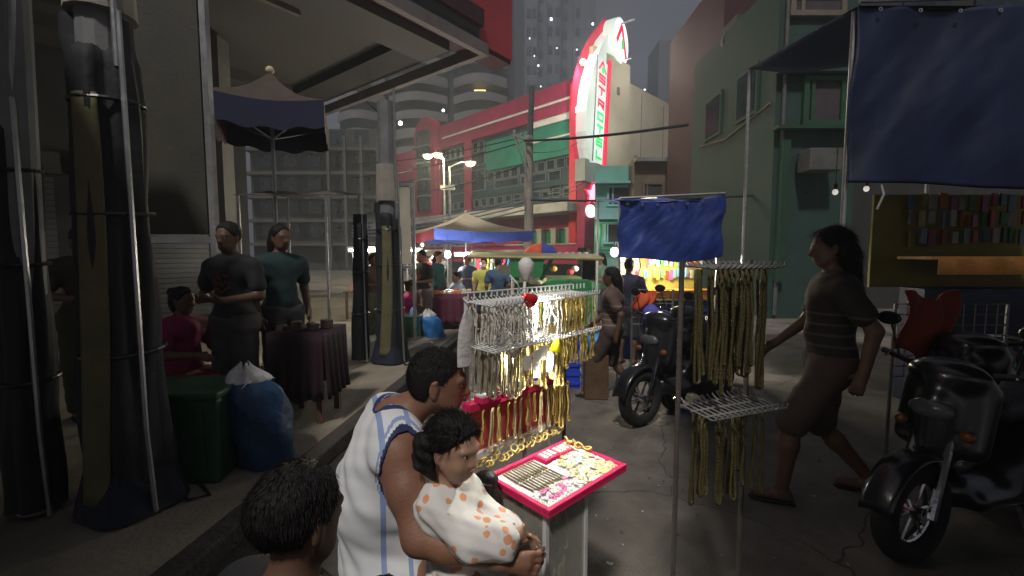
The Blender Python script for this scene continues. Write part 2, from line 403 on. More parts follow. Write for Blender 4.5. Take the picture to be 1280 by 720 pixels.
# window rows
def win(t0, t1, z0, z1, fr=.06, name='window', lit=None, par=None):
    p = MB(); fbox(p, t0, t1, z0, z0 + fr, .005, .09); fbox(p, t0, t1, z1 - fr, z1, .005, .09)
    fbox(p, t0, t0 + fr, z0 + fr, z1 - fr, .005, .09); fbox(p, t1 - fr, t1, z0 + fr, z1 - fr, .005, .09)
    f = p.build(name, m_frame, par or hotel)
    q = MB(); fbox(q, t0 + fr, t1 - fr, z0 + fr, z1 - fr, .005, .035); q.build('pane', lit or m_glass, f)
    return f
t = .7
while t < T1 + 5: win(t, t + .75, 7.18, 7.85); t += .86
win(1.9, 3.0, 5.62, 7.12)
win(3.2, 5.6, 6.52, 7.12); win(5.8, 8.4, 6.52, 7.12)
t = 1.0
while t < 14: win(t, t + .7, 5.32, 5.95); t += .92
t = T1 + 5.6
while t < 14.6: win(t, t + .62, 9.55, 10.35); t += .74
for k, z in enumerate((8.55, 7.4, 6.6)):
    win(T1 + 5.5, 11.6, z, z + .85); win(11.8, 14.8, z, z + .85)
t = 20
while t < 50: win(t, t + 1.5, 6.6, 8.0); win(t, t + 1.5, 4.9, 6.0); t += 2.4
# red pilasters
for t0, wd, zt in ((.12, .55, 12.0), (T2 - .3, .75, 10.6), (14.9, .6, 10.6), (18.3, .6, 10.8), (26, .6, 8.6), (34, .6, 8.6), (43, .6, 8.6)):
    b = MB(); fbox(b, t0, t0 + wd, 1.0, zt, .36, .75 if t0 < 1 else .55); b.build('pilaster', m_red if t0 < 1 else m_maroon, hotel)
# projecting bay with an arched maroon head
b = MB()
prof = [(15.2, 4.9), (15.2, 12.0)] + [(16.75 + 1.55 * math.cos(a), 12.0 + 1.5 * math.sin(a)) for a in [math.pi * (1 - i / 12) for i in range(1, 12)]] + [(18.3, 12.0), (18.3, 4.9)]
b.prism(prof, FW(0, .01, 0), EF, UZ, NF * .8); b.build('arched_bay', m_maroon, hotel, bevel=.03)
b = MB()
for i in range(8):
    a0, a1 = math.pi * i / 8, math.pi * (i + 1) / 8
    p0 = (16.75 - .95 * math.cos(a0), .82 + .5 * math.sin(a0)); p1 = (16.75 - .95 * math.cos(a1), .82 + .5 * math.sin(a1))
    b.add([FW(p0[0], p0[1], 5.4), FW(p1[0], p1[1], 5.4), FW(p1[0], p1[1], 12.2), FW(p0[0], p0[1], 12.2)], [(0, 1, 2, 3)])
b.build('bay_glass', m_glass, hotel)
b = MB()
for z in (6.6, 8, 9.4, 10.8): b = MB(); fbox(b, 15.7, 17.8, z, z + .12, .8, 1.36); b.build('bay_band', m_frame, hotel)
# ground-floor canopy, pale pillars, maroon wall, little arched pediment
b = MB(); fbox(b, -.3, 58, 4.15, 4.72, .002, 2.1); b.build('entrance_canopy', m_canopy, hotel, bevel=.03)
b = MB(); fbox(b, 0, 58, 3.25, 4.13, .01, .3); b.build('shopfront_fascia', m_maroon, hotel)
b = MB(); fbox(b, 0, 58, 1.0, 3.2, .003, .06); b.build('shopfront', m_greenp, hotel)
t = .7
while t < 30:
    q = MB(); fbox(q, t, t + .42, 2.2, 3.3, .1, .5); fbox(q, t - .05, t + .47, 3.18, 3.3, .08, .55); q.build('pillar', m_pale, hotel); t += 1.25
b = MB(); fbox(b, -.4, 58, 1.0, 2.2, .95, 1.2); b.build('low_wall', m_maroon, hotel)
b = MB(); fbox(b, -.4, 58, 2.205, 2.29, .9, 1.25); b.build('low_wall_cap', m_canopy, hotel)
b = MB(); tp = ft(624)
prof = [(tp - 1.9, 2.25), (tp - 1.7, 2.7), (tp - 1.1, 2.9), (tp - .55, 3.4), (tp, 3.6), (tp + .55, 3.4), (tp + 1.1, 2.9), (tp + 1.7, 2.7), (tp + 1.9, 2.25)]
b.prism(prof, FW(0, 1.26, 0), EF, UZ, NF * .12); b.build('pediment', m_maroon, hotel)
m_litwarm = emis('warm_shop_light', (.55, .75, .25), 1.0)
for px in (606, 640, 648): win(ft(px) - .35, ft(px) + .35, 2.35, 3.2, lit=m_litwarm)

# side wall (pale beige) on the cross street
m_beige = mat('beige_render', (.50, .42, .31), .8, 0, .12, .6, .2, 6, dirt=(.32, .25, .18), dirt_amt=.6)
SD = Vector((.719, .695, 0)); SN = Vector((.695, -.719, 0))
def SW(s, o, z): return C0 + SD * s + SN * o + UZ * z
b = MB()
zt1 = P(777, 84, 31).z
b.obox(SW(2.25, .2, zt1 / 2), SD * 2.09, SN * .18, UZ * (zt1 / 2)); b.build('stair_tower', m_beige, hotel)
z_a = P(777, 107, 31.5).z
prof = [(4.35, 0), (4.35, z_a), (22, z_a - .3), (22, 0)]
b = MB(); b.prism(prof, SW(0, .20, 0), SD, UZ, SN * -.18); b.build('side_wall', m_beige, hotel)
m_joint = mat('dark_joint', (.16, .13, .1), .8)
b = MB()
for s in (6.2, 9.4, 12.8, 16): b.obox(SW(s, .205, z_a / 2), SD * .03, SN * .008, UZ * (z_a / 2 - .4))
b.build('panel_joint', m_joint, hotel)
for s, z in ((5.2, 8.2), (2.9, 12.2)):
    b = MB(); b.obox(SW(s, .40, z), SD * .12, SN * .06, UZ * .22); b.build('wall_vent', m_joint, hotel)

# ------------------------------------------------------------------ the blade sign
m_signw = emis('lit_sign_face', (.80, .92, .84), .42)
m_signside = emis('lit_sign_side', (.72, .80, .72), .34)
m_signred = emis('lit_red_letter', (.80, .015, .06), .62)
m_signgreen = emis('lit_green_letter', (.015, .60, .14), .6)
m_signpink = emis('lit_pink_star', (1.0, .35, .5), 1.5)
m_signdisc = emis('lit_white_disc', (1.0, .80, .90), .95)
PHI = R(58); SA = Vector((math.cos(PHI), math.sin(PHI), 0)); SNn = Vector((math.sin(PHI), -math.cos(PHI), 0))
S0 = P(735, 318, 26.6); S0.z = 0
def SP(a, n, z): return S0 + SA * a + SNn * n + UZ * z
def s_a(px):                       # distance along the sign face for a picture column, on the plane n=0
    k = (px - 640) / FPX
    return (S0.x - k * S0.y) / (k * SA.y - SA.x)
def s_z(px, py):
    p = SP(s_a(px), 0, 0); return P(px, py, p.y).z
sign = thing('hotel_blade_sign', 'tall lit white blade sign with red and green letters and a disc on top', 'sign', (S0.x, S0.y, 0))
TH = .62
lft = [(729, 204), (725.5, 185), (723.5, 165), (723.8, 140), (725.5, 118), (729, 98), (733, 82), (739, 64), (745, 50), (752, 40), (759, 33)]
Lp = [(s_a(x + 9) - .3, s_z(x + 9, y)) for x, y in lft]           # white body, left curve
Rp = [(s_a(752.5), s_z(752.5, 205)), (s_a(757.5), s_z(757.5, 74)), (s_a(769), s_z(769, 70)), (s_a(771), s_z(771, 33))]
b = MB(); b.prism(Lp[::1] + Rp[::-1], SP(0, 0, 0), SA, UZ, SNn * -TH); b.build('sign_body', m_signside, sign)
fin = [(a - .02, z) for a, z in Lp]; fo = [(a - .55 - .15 * math.sin(i / 10 * math.pi), z + (.1 if i < 10 else .35)) for i, (a, z) in enumerate(Lp)]
b = MB(); b.prism(fin + fo[::-1], SP(0, -TH - .02, 0), SA, UZ, SNn * -.10); b.build('edge_fin', emis('lit_red_fin', (.7, .02, .07), .28), sign)
# letter panel
za, zb = s_z(745, 204), s_z(750, 76)
aL = lambda z: s_a(738.5) + (z - za) / (zb - za) * (s_a(743) - s_a(738.5))
aR = lambda z: s_a(750) + (z - za) / (zb - za) * (s_a(755) - s_a(750))
b = MB(); b.prism([(aL(za), za), (aR(za), za), (aR(zb), zb), (aL(zb), zb)], SP(0, .003, 0), SA, UZ, SNn * .03); b.build('letter_panel', m_signw, sign)
b = MB(); b.prism([(aR(za) + .02, za - .2), (aR(za) + .42, za - .2), (aR(zb) + .42, zb + .3), (aR(zb) + .02, zb + .3)], SP(0, .003, 0), SA, UZ, SNn * .14); b.build('red_strip', m_signred, sign)
b = MB()
for (u0, u1) in ((0, 1),):
    b.prism([(aL(za) - .05, za), (aL(za) - .005, za), (aL(zb) - .005, zb), (aL(zb) - .05, zb)], SP(0, .003, 0), SA, UZ, SNn * .05)
b.build('seam', m_joint, sign)
GL = {   # strokes on a 4 x 6 grid, squared-off lettering
 'A': [((0, 0), (2, 6)), ((2, 6), (4, 0))],
 'S': [((4, 5.6), (0, 5.6)), ((0.3, 5.6), (.3, 3)), ((0, 3), (4, 3)), ((3.7, 3), (3.7, .4)), ((4, .4), (0, .4))],
 'T': [((0, 5.6), (4, 5.6)), ((2, 5.6), (2, 0))],
 'R': [((.3, 0), (.3, 5.6)), ((0, 5.6), (4, 5.6)), ((3.7, 5.6), (3.7, 2.8)), ((4, 2.8), (0, 2.8)), ((2, 2.8), (4, 0))],
 'O': [((.3, .4), (.3, 5.6)), ((3.7, .4), (3.7, 5.6)), ((0, 5.6), (4, 5.6)), ((0, .4), (4, .4))],
 'E': [((.3, 0), (.3, 6)), ((0, 5.6), (4, 5.6)), ((0, 3), (4, 3)), ((0, .4), (4, .4))],
 'L': [((.3, 0), (.3, 6)), ((0, .4), (4, .4))]}
def glyph(ch, ac, zc, wdt, hgt, m, n0, stroke, shear=.18):
    q = MB()
    for p0, p1 in GL[ch]:
        A = [((p[0] / 4 - .5) * wdt + shear * (p[1] / 6 - .5) * hgt, (p[1] / 6 - .5) * hgt) for p in (p0, p1)]
        a = SP(ac + A[0][0], n0, zc + A[0][1]); c = SP(ac + A[1][0], n0, zc + A[1][1])
        q.beam(a, c, .03, stroke, up=SNn.cross((c - a).normalized()))
    return q.build('letter', m, sign)
word = 'ASTROTEL'; span = (zb - za) * .985
for i, chh in enumerate(word):
    zc = zb - span * (i + .55) / 8.05; h = span / 8 * (.60 if i else .72)
    wl = (aR(zc) - aL(zc)); ac = (aL(zc) + aR(zc)) / 2
    glyph(chh, ac, zc, wl * (.62 if i else .7), h, m_signred if i < 4 else m_signgreen, .06 + .004 * i, .125, 0 if i == 0 else .12)
    if i == 0:
        q = MB(); q.sphere(SP(ac, .05, zc - h * .38), (.16, .05, .2)); q.build('green_drop', m_signgreen, sign)
# disc on top
dc = SP(s_a(764.5), 0, s_z(764.5, 54)); DR = 1.42
b = MB()
ring = [(DR * math.cos(2 * math.pi * i / 40), DR * math.sin(2 * math.pi * i / 40)) for i in range(40)]
b.prism(ring, dc + SNn * -.35, SA, UZ, SNn * .75); b.build('disc_drum', m_signside, sign)
b = MB(); b.prism([(x * .96, y * .96) for x, y in ring], dc + SNn * .403, SA, UZ, SNn * .02); b.build('disc_face', emis('lit_disc_face', (.9, .93, .9), .95), sign)
q = MB()
for p0, p1 in (((-1.0, -.30), (-.08, .95)), ((-.08, .95), (.85, -.85))):
    a = dc + SA * p0[0] + UZ * p0[1] + SNn * .45; c = dc + SA * p1[0] + UZ * p1[1] + SNn * (.45 + .005 * p1[0])
    q.beam(a, c, .04, .27, up=SNn.cross((c - a).normalized()))
q.build('disc_chevron', m_signred, sign)
q = MB(); q.prism([(-.05, -.5), (.3, -.42), (.26, .12), (.06, .2), (-.1, -.05)], dc + SNn * .44, SA, UZ, SNn * .03); q.build('green_drop', m_signgreen, sign)
m_steel = mat('galvanised_steel', (.42, .42, .42), .4, .7, .2, 8, .05, 30)
for (pa, pb) in (((776, 30), (793, 24)), ((781, 75), (789, 73))):
    q = MB(); q.bar(P(pa[0], pa[1], 27.6), P(pb[0], pb[1], 27.4), .045); q.build('support_rod', m_steel, sign)
# plinth, red post, star and disc under the blade
m_plinth = mat('grey_sign_plinth', (.34, .36, .34), .6, 0, .15, 2)
zp = s_z(740, 229)
b = MB(); b.prism([(s_a(730), zp), (s_a(749), zp), (s_a(751), za - .02), (s_a(730), za - .02)], SP(0, -.02, 0), SA, UZ, SNn * -TH); b.build('plinth', m_plinth, sign)
b = MB(); b.prism([(s_a(731), 2.0), (s_a(748), 2.0), (s_a(748), zp - .01), (s_a(731), zp - .01)], SP(0, -.05, 0), SA, UZ, SNn * -.5); b.build('red_post', m_maroon, sign)
st = SP(s_a(739.5), .02, P(739.5, 243, 26.8).z)
star = [(.0, .78), (.22, .3), (.62, .25), (.36, -.12), (.48, -.6), (0, -.38), (-.42, -.6), (-.34, -.1), (-.6, .22), (-.2, .3)]
b = MB(); b.prism([(x * 1.5, y * .8) for x, y in star], st, SA, UZ, SNn * .1); b.build('star', m_signpink, sign)
b = MB(); b.prism([(x * 2.0, y * 1.05) for x, y in star], st - SNn * .12, SA, UZ, SNn * .1); b.build('star_rim', m_signred, sign)
dd = SP(s_a(735), .05, P(735, 264, 26.6).z)
b = MB(); b.prism([(.95 * math.cos(2 * math.pi * i / 32) * .9, .38 * math.sin(2 * math.pi * i / 32)) for i in range(32)], dd, SA * .75 + SNn * .0, UZ, SNn * .14); b.build('lower_disc', m_signdisc, sign)
light('sign_glow', SP(s_a(748), 2.4, 9.5), 150, (.9, 1, .92), .9, parent=sign)
light('sign_glow', SP(s_a(764), 2.4, 13.4), 110, (.95, 1, .95), .7, parent=sign)
light('sign_glow', SP(s_a(740), .9, 5.2), 40, (1, .5, .7), .3, parent=sign)
def flood(px, py, d, power, r, lab, aim=None):
    p = P(px, py, d); o = thing('floodlight', lab, 'floodlight', p, 'floodlights on the hotel front')
    q = MB(); q.cone(p + V(0, .10, .06), p + V(0, -.02, 0), .06, r * .95, 12); q.bar(p + V(0, .1, .06), p + V(0, .5, .15), .03); q.build('housing', m_steel, o)
    q = MB(); q.sphere(p + V(0, -.03, 0), r); q.build('bulb', emis('flood_bulb', (1, .97, .85), 16), o)
    light('flood_light', p + V(0, -.55, -.1), power, (1, .93, .8), .2, parent=o)
flood(728.5, 78, 26.3, 380, .17, 'bright floodlight high on the red edge of the blade sign')
flood(720, 137, 27.3, 320, .15, 'bright floodlight under the maroon parapet beside the sign')
flood(722.5, 205, 27.2, 40, .06, 'small lamp low on the red pilaster near the sign foot')
flood(711, 258, 27.5, 45, .12, 'white lamp on the edge of the grey entrance canopy')
flood(541, 267, 43, 50, .14, 'lone white lamp on the entrance canopy at left, above the market umbrella')

# ------------------------------------------------------------------ buildings right of the hotel
m_mint = mat('mint_paint', (.22, .52, .42), .65, 0, .12, 1.4, .15, 14, dirt=(.14, .34, .28), dirt_amt=.5)
m_mintd = mat('green_paint', (.07, .33, .20), .65, 0, .15, 1.4, .15, 14)
m_cyan = mat('pale_cyan_paint', (.28, .58, .58), .6, 0, .12, 2, .1, 14)
m_brown = mat('brown_plaster', (.20, .15, .10), .8, 0, .25, 1, .2, 8, dirt=(.09, .07, .05), dirt_amt=.6)
m_ply = mat('dark_curtain', (.055, .045, .05), .8, 0, .3, 3, .1, 12)
def block(name, label, d, x0, x1, z1, m, rz=0.0, depth=5):
    o = thing(name, label, 'building', ((x0 + x1) / 2, d, 0)); q = MB()
    q.box(((x0 + x1) / 2, d + depth / 2, z1 / 2), (x1 - x0, depth, z1)); q.build('wall', m, o); return o
def skew_block(name, label, d, x0, x1, z1, m, depth=5):
    o = thing(name, label, 'building', ((x0 + x1) / 2, d, 0)); q = MB(); k = (d + depth) / d
    q.prism([(x0, d), (x1, d), (x1 * k, d + depth), (x0 * k + .05, d + depth)], (0, 0, 0), (1, 0, 0), (0, 1, 0), (0, 0, z1)); q.build('wall', m, o); return o
def pwin(o, d, px0, py0, px1, py1, mf, mp, fr=.10, sill=True):
    a = P(px0, py1, d); c = P(px1, py0, d); q = MB()
    x0, x1, z0, z1 = a.x, c.x, a.z, c.z
    q.box(((x0 + x1) / 2, d - .05, z1 - fr / 2), (x1 - x0, .13, fr)); q.box(((x0 + x1) / 2, d - .05, z0 + fr / 2), (x1 - x0, .13, fr))
    q.box((x0 + fr / 2, d - .05, (z0 + z1) / 2), (fr, .128, z1 - z0 - 2 * fr)); q.box((x1 - fr / 2, d - .05, (z0 + z1) / 2), (fr, .128, z1 - z0 - 2 * fr))
    q.box((x0 + (x1 - x0) * .22, d - .05, (z0 + z1) / 2), (fr * .7, .11, z1 - z0 - 2 * fr))
    f = q.build('window', mf, o)
    q = MB(); q.box(((x0 + x1) / 2, d - .02, (z0 + z1) / 2), (x1 - x0 - fr * 2, .05, z1 - z0 - 2 * fr)); q.build('pane', mp, f)
    return f
DM = 22.0
mint = skew_block('mint_building', 'mint green two-storey house with dark windows right of the sign foot', DM, P(747, 0, DM).x, P(796, 0, DM).x, P(0, 207, DM).z, m_mint)
pwin(mint, DM, 758, 232, 792, 258, m_cyan, m_ply); pwin(mint, DM, 754, 278, 776, 305, m_cyan, m_ply)
pwin(mint, DM, 778, 278, 793, 305, m_cyan, m_ply)
q = MB(); q.box((P(771, 0, DM).x, DM - .22, P(0, 268, DM).z), (P(796, 0, DM).x - P(748, 0, DM).x, .4, .52)); q.build('balcony', m_cyan, mint)
q = MB(); q.box((P(771, 0, DM).x, DM - .2, P(0, 229, DM).z), (P(797, 0, DM).x - P(747, 0, DM).x, .44, .10)); q.build('ledge', m_cyan, mint)
q = MB(); q.box((P(771.5, 0, DM).x, DM - .2, P(0, 279, DM).z), (P(796, 0, DM).x - P(747, 0, DM).x, .5, .07)); q.build('ledge', m_mintd, mint)
q = MB(); q.box((P(750.5, 0, DM).x, DM - .12, P(0, 262, DM).z / 2), (.24, .22, P(0, 262, DM).z)); q.build('corner_post', m_mintd, mint)
q = MB(); q.box((P(795, 0, DM).x, DM - .12, P(0, 240, DM).z / 2), (.22, .22, P(0, 240, DM).z)); q.build('corner_post', m_mintd, mint)
q = MB()
for py in (309, 313, 317): q.box((P(772, 0, DM).x, DM - .1, P(0, py, DM).z), (1.7, .05, .04))
q.build('railing', m_mintd, mint)
light('porch_light', P(747.5, 289, DM - .6), 9, (1, .9, .6), .1)
DB = 21.0
brown = block('brown_shop_house', 'brown plaster shop house with a pale cornice behind the blue tarpaulin', DB, P(797, 0, DB).x, P(905, 0, DB).x, P(0, 199, DB).z, m_brown)
q = MB(); q.box((P(851, 0, DB).x, DB - .2, P(0, 201, DB).z), (P(906, 0, DB).x - P(797, 0, DB).x, .36, .16)); q.build('cornice', m_canopy, brown)
for a in (802, 838, 870): pwin(brown, DB, a, 228, a + 28, 256, m_joint, m_ply)
# services on the near dark house
# darker row further right, closer to the camera; shade put into its colours
DR_ = 15.0
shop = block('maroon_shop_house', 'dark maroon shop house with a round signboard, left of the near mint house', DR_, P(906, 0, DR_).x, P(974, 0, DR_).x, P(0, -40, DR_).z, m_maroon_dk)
q = MB(); q.box((P(940, 0, DR_).x, DR_ - .5, P(0, 48, DR_).z), (P(974, 0, DR_).x - P(900, 0, DR_).x, 1.0, .5)); q.build('canopy', mat('shaded_canopy', (.06, .06, .055), .7), shop)
for a in (912, 934, 956):
    q = MB(); q.box((P(a, 0, DR_).x, DR_ - .12, P(0, 165, DR_).z), (.32, .2, 1.4)); q.build('pillar', mat('shaded_pillar_paint', (.06, .065, .055), .7), shop)
q = MB(); q.prism([(.85 * math.cos(2 * math.pi * i / 28), .52 * math.sin(2 * math.pi * i / 28)) for i in range(28)], P(938, 55, DR_ - 1.15), (1, 0, -.12), (0, 0, 1), (0, .12, 0)); q.build('round_signboard', mat('unlit_sign_plastic', (.10, .10, .11), .5), shop)
DN = 11.0
mint2 = block('mint_building', 'shaded mint green shop house beside the near blue tarpaulin', DN, P(975, 0, DN).x, P(1080, 0, DN).x, P(0, -30, DN).z, mat('shaded_mint_render', (.022, .052, .042), .7, 0, .2, 1.5, .15, 12))
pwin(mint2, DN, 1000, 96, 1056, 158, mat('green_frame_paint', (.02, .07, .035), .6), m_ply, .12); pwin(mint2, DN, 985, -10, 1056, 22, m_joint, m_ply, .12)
q = MB(); q.box((P(1027, 0, DN).x, DN - .14, P(0, 92, DN).z), (2.1, .26, .08)); q.build('ledge', mat('shaded_mint_render', (.022, .052, .042)), mint2)
m_mdk = mat('dark_green_trim', (.015, .055, .03), .65)
q = MB(); q.box((P(1027, 0, DN).x, DN - .14, P(0, 162, DN).z), (2.1, .26, .08)); q.build('ledge', m_mdk, mint2)
q = MB(); q.box((P(986, 0, DN).x, DN - .1, P(0, 170, DN).z / 2 + .4), (.2, .18, 3.4)); q.build('corner_post', m_mdk, mint2)
q = MB(); q.box((P(1022, 0, DN).x, DN - .35, P(0, 205, DN).z), (.75, .5, .5)); q.build('air_conditioner', mat('aged_grey_casing', (.09, .09, .085), .6, 0, .25, 4), mint2, bevel=.02)
q = MB(); q.bar((P(968, 0, DN).x + .3, DN - .06, .1), (P(968, 0, DN).x + .3, DN - .06, 9), .045, 8); q.build('drain_pipe', mat('aged_grey_casing', (.09, .09, .085)), mint2)
q = MB(); q.tube([(P(975, 0, DN).x - .02, DN + 4.2, 5.2), (P(975, 0, DN).x - .03, DN + 2.4, 5.0), (P(975, 0, DN).x - .02, DN + .2, 5.3)], .03, 6); q.build('wall_cable', m_joint, mint2)
for k in range(2):
    x_ = P(975, 0, DN).x; q = MB(); q.box((x_ - .02, DN + 1.3 + k * 2.0, 5.9), (.09, 1.1, 1.3)); f_ = q.build('window', m_mdk, mint2); q = MB(); q.box((x_ - .05, DN + 1.3 + k * 2.0, 5.9), (.06, .9, 1.1)); q.build('pane', m_glass, f_)
far_r = block('concrete_building', 'dark plain concrete building filling the right edge above the near blue tarpaulin', 13.0, P(1080, 0, 13).x, 34, 12, mat('shade_dark_concrete', (.03, .03, .028), .8, 0, .25, 1, .2, 8))  # the dark colour stands in for shade here
for i in range(4):
    q = MB(); q.box((11.6 + i * 2.0, 12.98, 8.4), (1.3, .1, 1.5)); q.build('window', m_glass, far_r)

# ------------------------------------------------------------------ towers behind
m_tower = mat('grey_tower_concrete', (.14, .145, .17), .8, 0, .18, .08, 0, 1)
m_towerd = mat('tower_recess', (.035, .037, .045), .8, 0, .2, .1, 0, 1)
tower = thing('highrise_tower', 'tall grey apartment tower rising behind the hotel into the dark sky', 'building', (14, 165, 0))
TD = 165.0
def tx(px): return P(px, 0, TD).x
q = MB(); q.box((tx(700), TD + 12, 65), (tx(745) - tx(655), 24, 130)); q.build('wall', m_tower, tower)
for a, c, dep in ((657, 672, 2.5), (684, 700, 3.2), (716, 738, 2.5)):
    q = MB(); q.box((tx((a + c) / 2), TD - dep / 2 - .01, 64), (tx(c) - tx(a), dep, 128)); q.build('bay', m_tower, tower)
q = MB(); q.box((tx(649), TD + 9, 50), (tx(655) - tx(642), 18, 100)); q.build('side_wing', m_towerd, tower)
nwin = 0
for zi in range(14):
    for a in (660.5, 668, 676, 687, 696, 707, 721):
        z = 22 + zi * 6.4
        q = MB(); q.box((tx(a), TD - 3.3 if 684 < a < 700 else TD - (2.6 if a < 672 or a > 716 else .1), z), (1.5, .2, 3.0)); q.build('window', m_towerd, tower)
m_lit = emis('lit_room_window', (1, .86, .62), 3.0); m_litc = emis('cold_lit_window', (.85, .88, 1), 4.0)
for px, py, s in ((689, 24, .45), (673, 82, .3), (741, 30, .4), (662, 48, .2), (668, 70, .2), (721, 62, .22), (726, 98, .2), (696, 60, .18), (676, 108, .2)):
    p = P(px, py, TD - 3.6); q = MB(); q.box(p, (s * 1.6, .2, s * 2)); q.build('lit_window', m_litc, tower)
apt = thing('apartment_block', 'apartment block with curved pale balcony bands and one yellow lit window, left behind the hotel', 'building', (-15, 78, 0))
AD = 78.0
m_band = mat('pale_balcony_band', (.22, .20, .20), .75, 0, .15, .3, 0, 1); m_rec = mat('balcony_recess', (.045, .042, .05), .8, 0, .3, .5, 0, 1)
def ax_(px): return P(px, 0, AD).x
q = MB(); q.box((ax_(530), AD + 9, 24), (ax_(640) - ax_(415), 16, 48)); q.build('wall', m_rec, apt)
for wing, (a, c) in enumerate(((484, 558), (566, 634), (418, 478))):
    for i in range(13):
        z = 12.4 + i * 2.95
        arc = [(ax_(a) + (ax_(c) - ax_(a)) * u, -2.6 * math.sin(math.pi * u)) for u in [k / 12 for k in range(13)]]
        poly = arc + [(x, y + .5) for x, y in arc[::-1]]
        q = MB(); q.prism(poly, (0, AD, z), (1, 0, 0), (0, 1, 0), (0, 0, 1.35)); q.build('balcony_band', m_band, apt)
        if i % 3 == 0:
            q = MB(); q.prism(arc + [(ax_(c), 1.2), (ax_(a), 1.2)], (0, AD, z - .25), (1, 0, 0), (0, 1, 0), (0, 0, .2)); q.build('balcony_slab', m_band, apt)
p = P(600, 117.5, AD - 1.2); q = MB(); q.box(p, (1.9, .3, 1.3)); q.build('lit_window', emis('yellow_lit_window', (1, .82, .30), 1.6), apt)
p = P(554, 138, AD - 2.9); q = MB(); q.sphere(p, .22); q.build('balcony_lamp', emis('white_balcony_lamp', (.9, .9, 1), 5), apt)
far = thing('distant_tower', 'distant dark tower with a few lit windows low in the sky right of the sign', 'building', (75, 230, 0))
q = MB(); q.box((75, 240, 36), (14, 16, 92)); q.build('wall', m_towerd, far)
for px, py, s in ((817, 118, 1.1), (817, 124, 1.0), (806, 112, .5), (797, 115, .5), (815, 111, .5)):
    q = MB(); q.box(P(px, py, 231.6), (s * 1.7, .3, s * 1.2)); q.build('lit_window', m_litc, far)
q = MB(); q.box((P(838, 0, 120).x + 6, 130, 22), (14, 10, 75)); tag(q.build('slab_tower', m_tower), 'plain grey slab tower far behind the beige hotel side wall', 'building')

# ------------------------------------------------------------------ the canopied shop at the left
m_soff = mat('grey_soffit_board', (.065, .058, .052), .75, 0, .2, .8, .15, 10, dirt=(.07, .065, .06), dirt_amt=.7)
m_soffd = mat('dark_soffit_recess', (.035, .032, .03), .85, 0, .3, .8, .15, 10)
m_fasc = mat('red_fascia_sheet', (.42, .05, .06), .5, 0, .15, .9, .08, 8, dirt=(.22, .03, .04), dirt_amt=.4)
U1 = Vector((.62, .785, 0)); U2 = Vector((-.785, .62, 0))
K = P(611, 70, 8.36); KZ = K.z; K0 = Vector((K.x, K.y, 0))
def CW(a, bb, z): return K0 - U1 * a + U2 * bb + UZ * z
def cbox(mb, a0, a1, b0, b1, z0, z1):
    ps = [(CW(a, bb, z)) for z in (z0, z1) for a, bb in ((a0, b0), (a1, b0), (a1, b1), (a0, b1))]
    return mb.add(ps, [(0, 3, 2, 1), (4, 5, 6, 7), (0, 1, 5, 4), (1, 2, 6, 5), (2, 3, 7, 6), (3, 0, 4, 7)])
shopb = thing('corner_shop', 'dark corner shop under a deep grey canopy with a red sign fascia at upper left', 'building', CW(4, 6, 0))
q = MB(); cbox(q, .121, 12, .121, 22, KZ + .28, KZ + .5); q.build('soffit', m_soff, shopb)
q = MB(); cbox(q, 0, 12, 0, .12, KZ, KZ + .2); cbox(q, 0, .12, .12, 22, KZ, KZ + .2); q.build('edge_trim', mat('pale_edge_trim', (.15, .13, .125), .7, 0, .25, 2, .1, 10, dirt=(.09, .08, .07), dirt_amt=.6), shopb)
q = MB(); cbox(q, .5, 12, .5, 1.25, KZ + .05, KZ + .277); q.build('beam', m_soff, shopb)
q = MB(); cbox(q, .5, 1.1, 1.3, 22, KZ + .1, KZ + .277); q.build('beam', m_soffd, shopb)
for bb in (5, 9, 13): q = MB(); cbox(q, 1.15, 12, bb, bb + .35, KZ + .06, KZ + .277); q.build('beam', m_soff, shopb)
q = MB(); cbox(q, .35, .42, 1.4, 4.2, KZ + .20, KZ + .272); cbox(q, 2.6, 12, 1.7, 1.78, KZ + .2, KZ + .272); q.build('conduit', m_joint, shopb)
RB = P(640, 76, 9.2)      # red sign box on top of the canopy
rb0 = Vector((RB.x, RB.y, 0))
q = MB(); ps = []
for z in (RB.z, RB.z + 4.5):
    for a, bb in ((0, 0), (14, 0), (14, .5), (0, .5)): ps.append(rb0 - U1 * a + U2 * bb + UZ * z)
q.add(ps, [(0, 3, 2, 1), (4, 5, 6, 7), (0, 1, 5, 4), (1, 2, 6, 5), (2, 3, 7, 6), (3, 0, 4, 7)]); q.build('red_fascia', m_fasc, shopb)
q = MB(); ps = []
for z in (RB.z - .08, RB.z - .004):
    for a, bb in ((.02, .02), (14, .02), (14, .48), (.02, .48)): ps.append(rb0 - U1 * a + U2 * bb + UZ * z)
q.add(ps, [(0, 3, 2, 1), (4, 5, 6, 7), (0, 1, 5, 4), (1, 2, 6, 5), (2, 3, 7, 6), (3, 0, 4, 7)]); q.build('fascia_soffit', mat('dark_red_roof_curb', (.05, .012, .018), .7), shopb)
q = MB(); cbox(q, .06, 12, .05, 20, KZ + .505, KZ + .8); q.build('roof_curb', mat('dark_red_roof_curb', (.05, .012, .018), .7), shopb)
m_shopw = mat('dark_shop_wall', (.04, .037, .034), .75, 0, .3, .9, .2, 8, dirt=(.03, .03, .03), dirt_amt=.6)
q = MB(); cbox(q, 2, 12, 6.6, 7, 0.12, KZ + .27); cbox(q, 1.6, 2, 6.6, 21, .12, KZ + .27); q.build('wall', m_shopw, shopb)
m_shut = mat('grey_roller_shutter', (.10, .10, .10), .5, .2, .2, 2, 0)
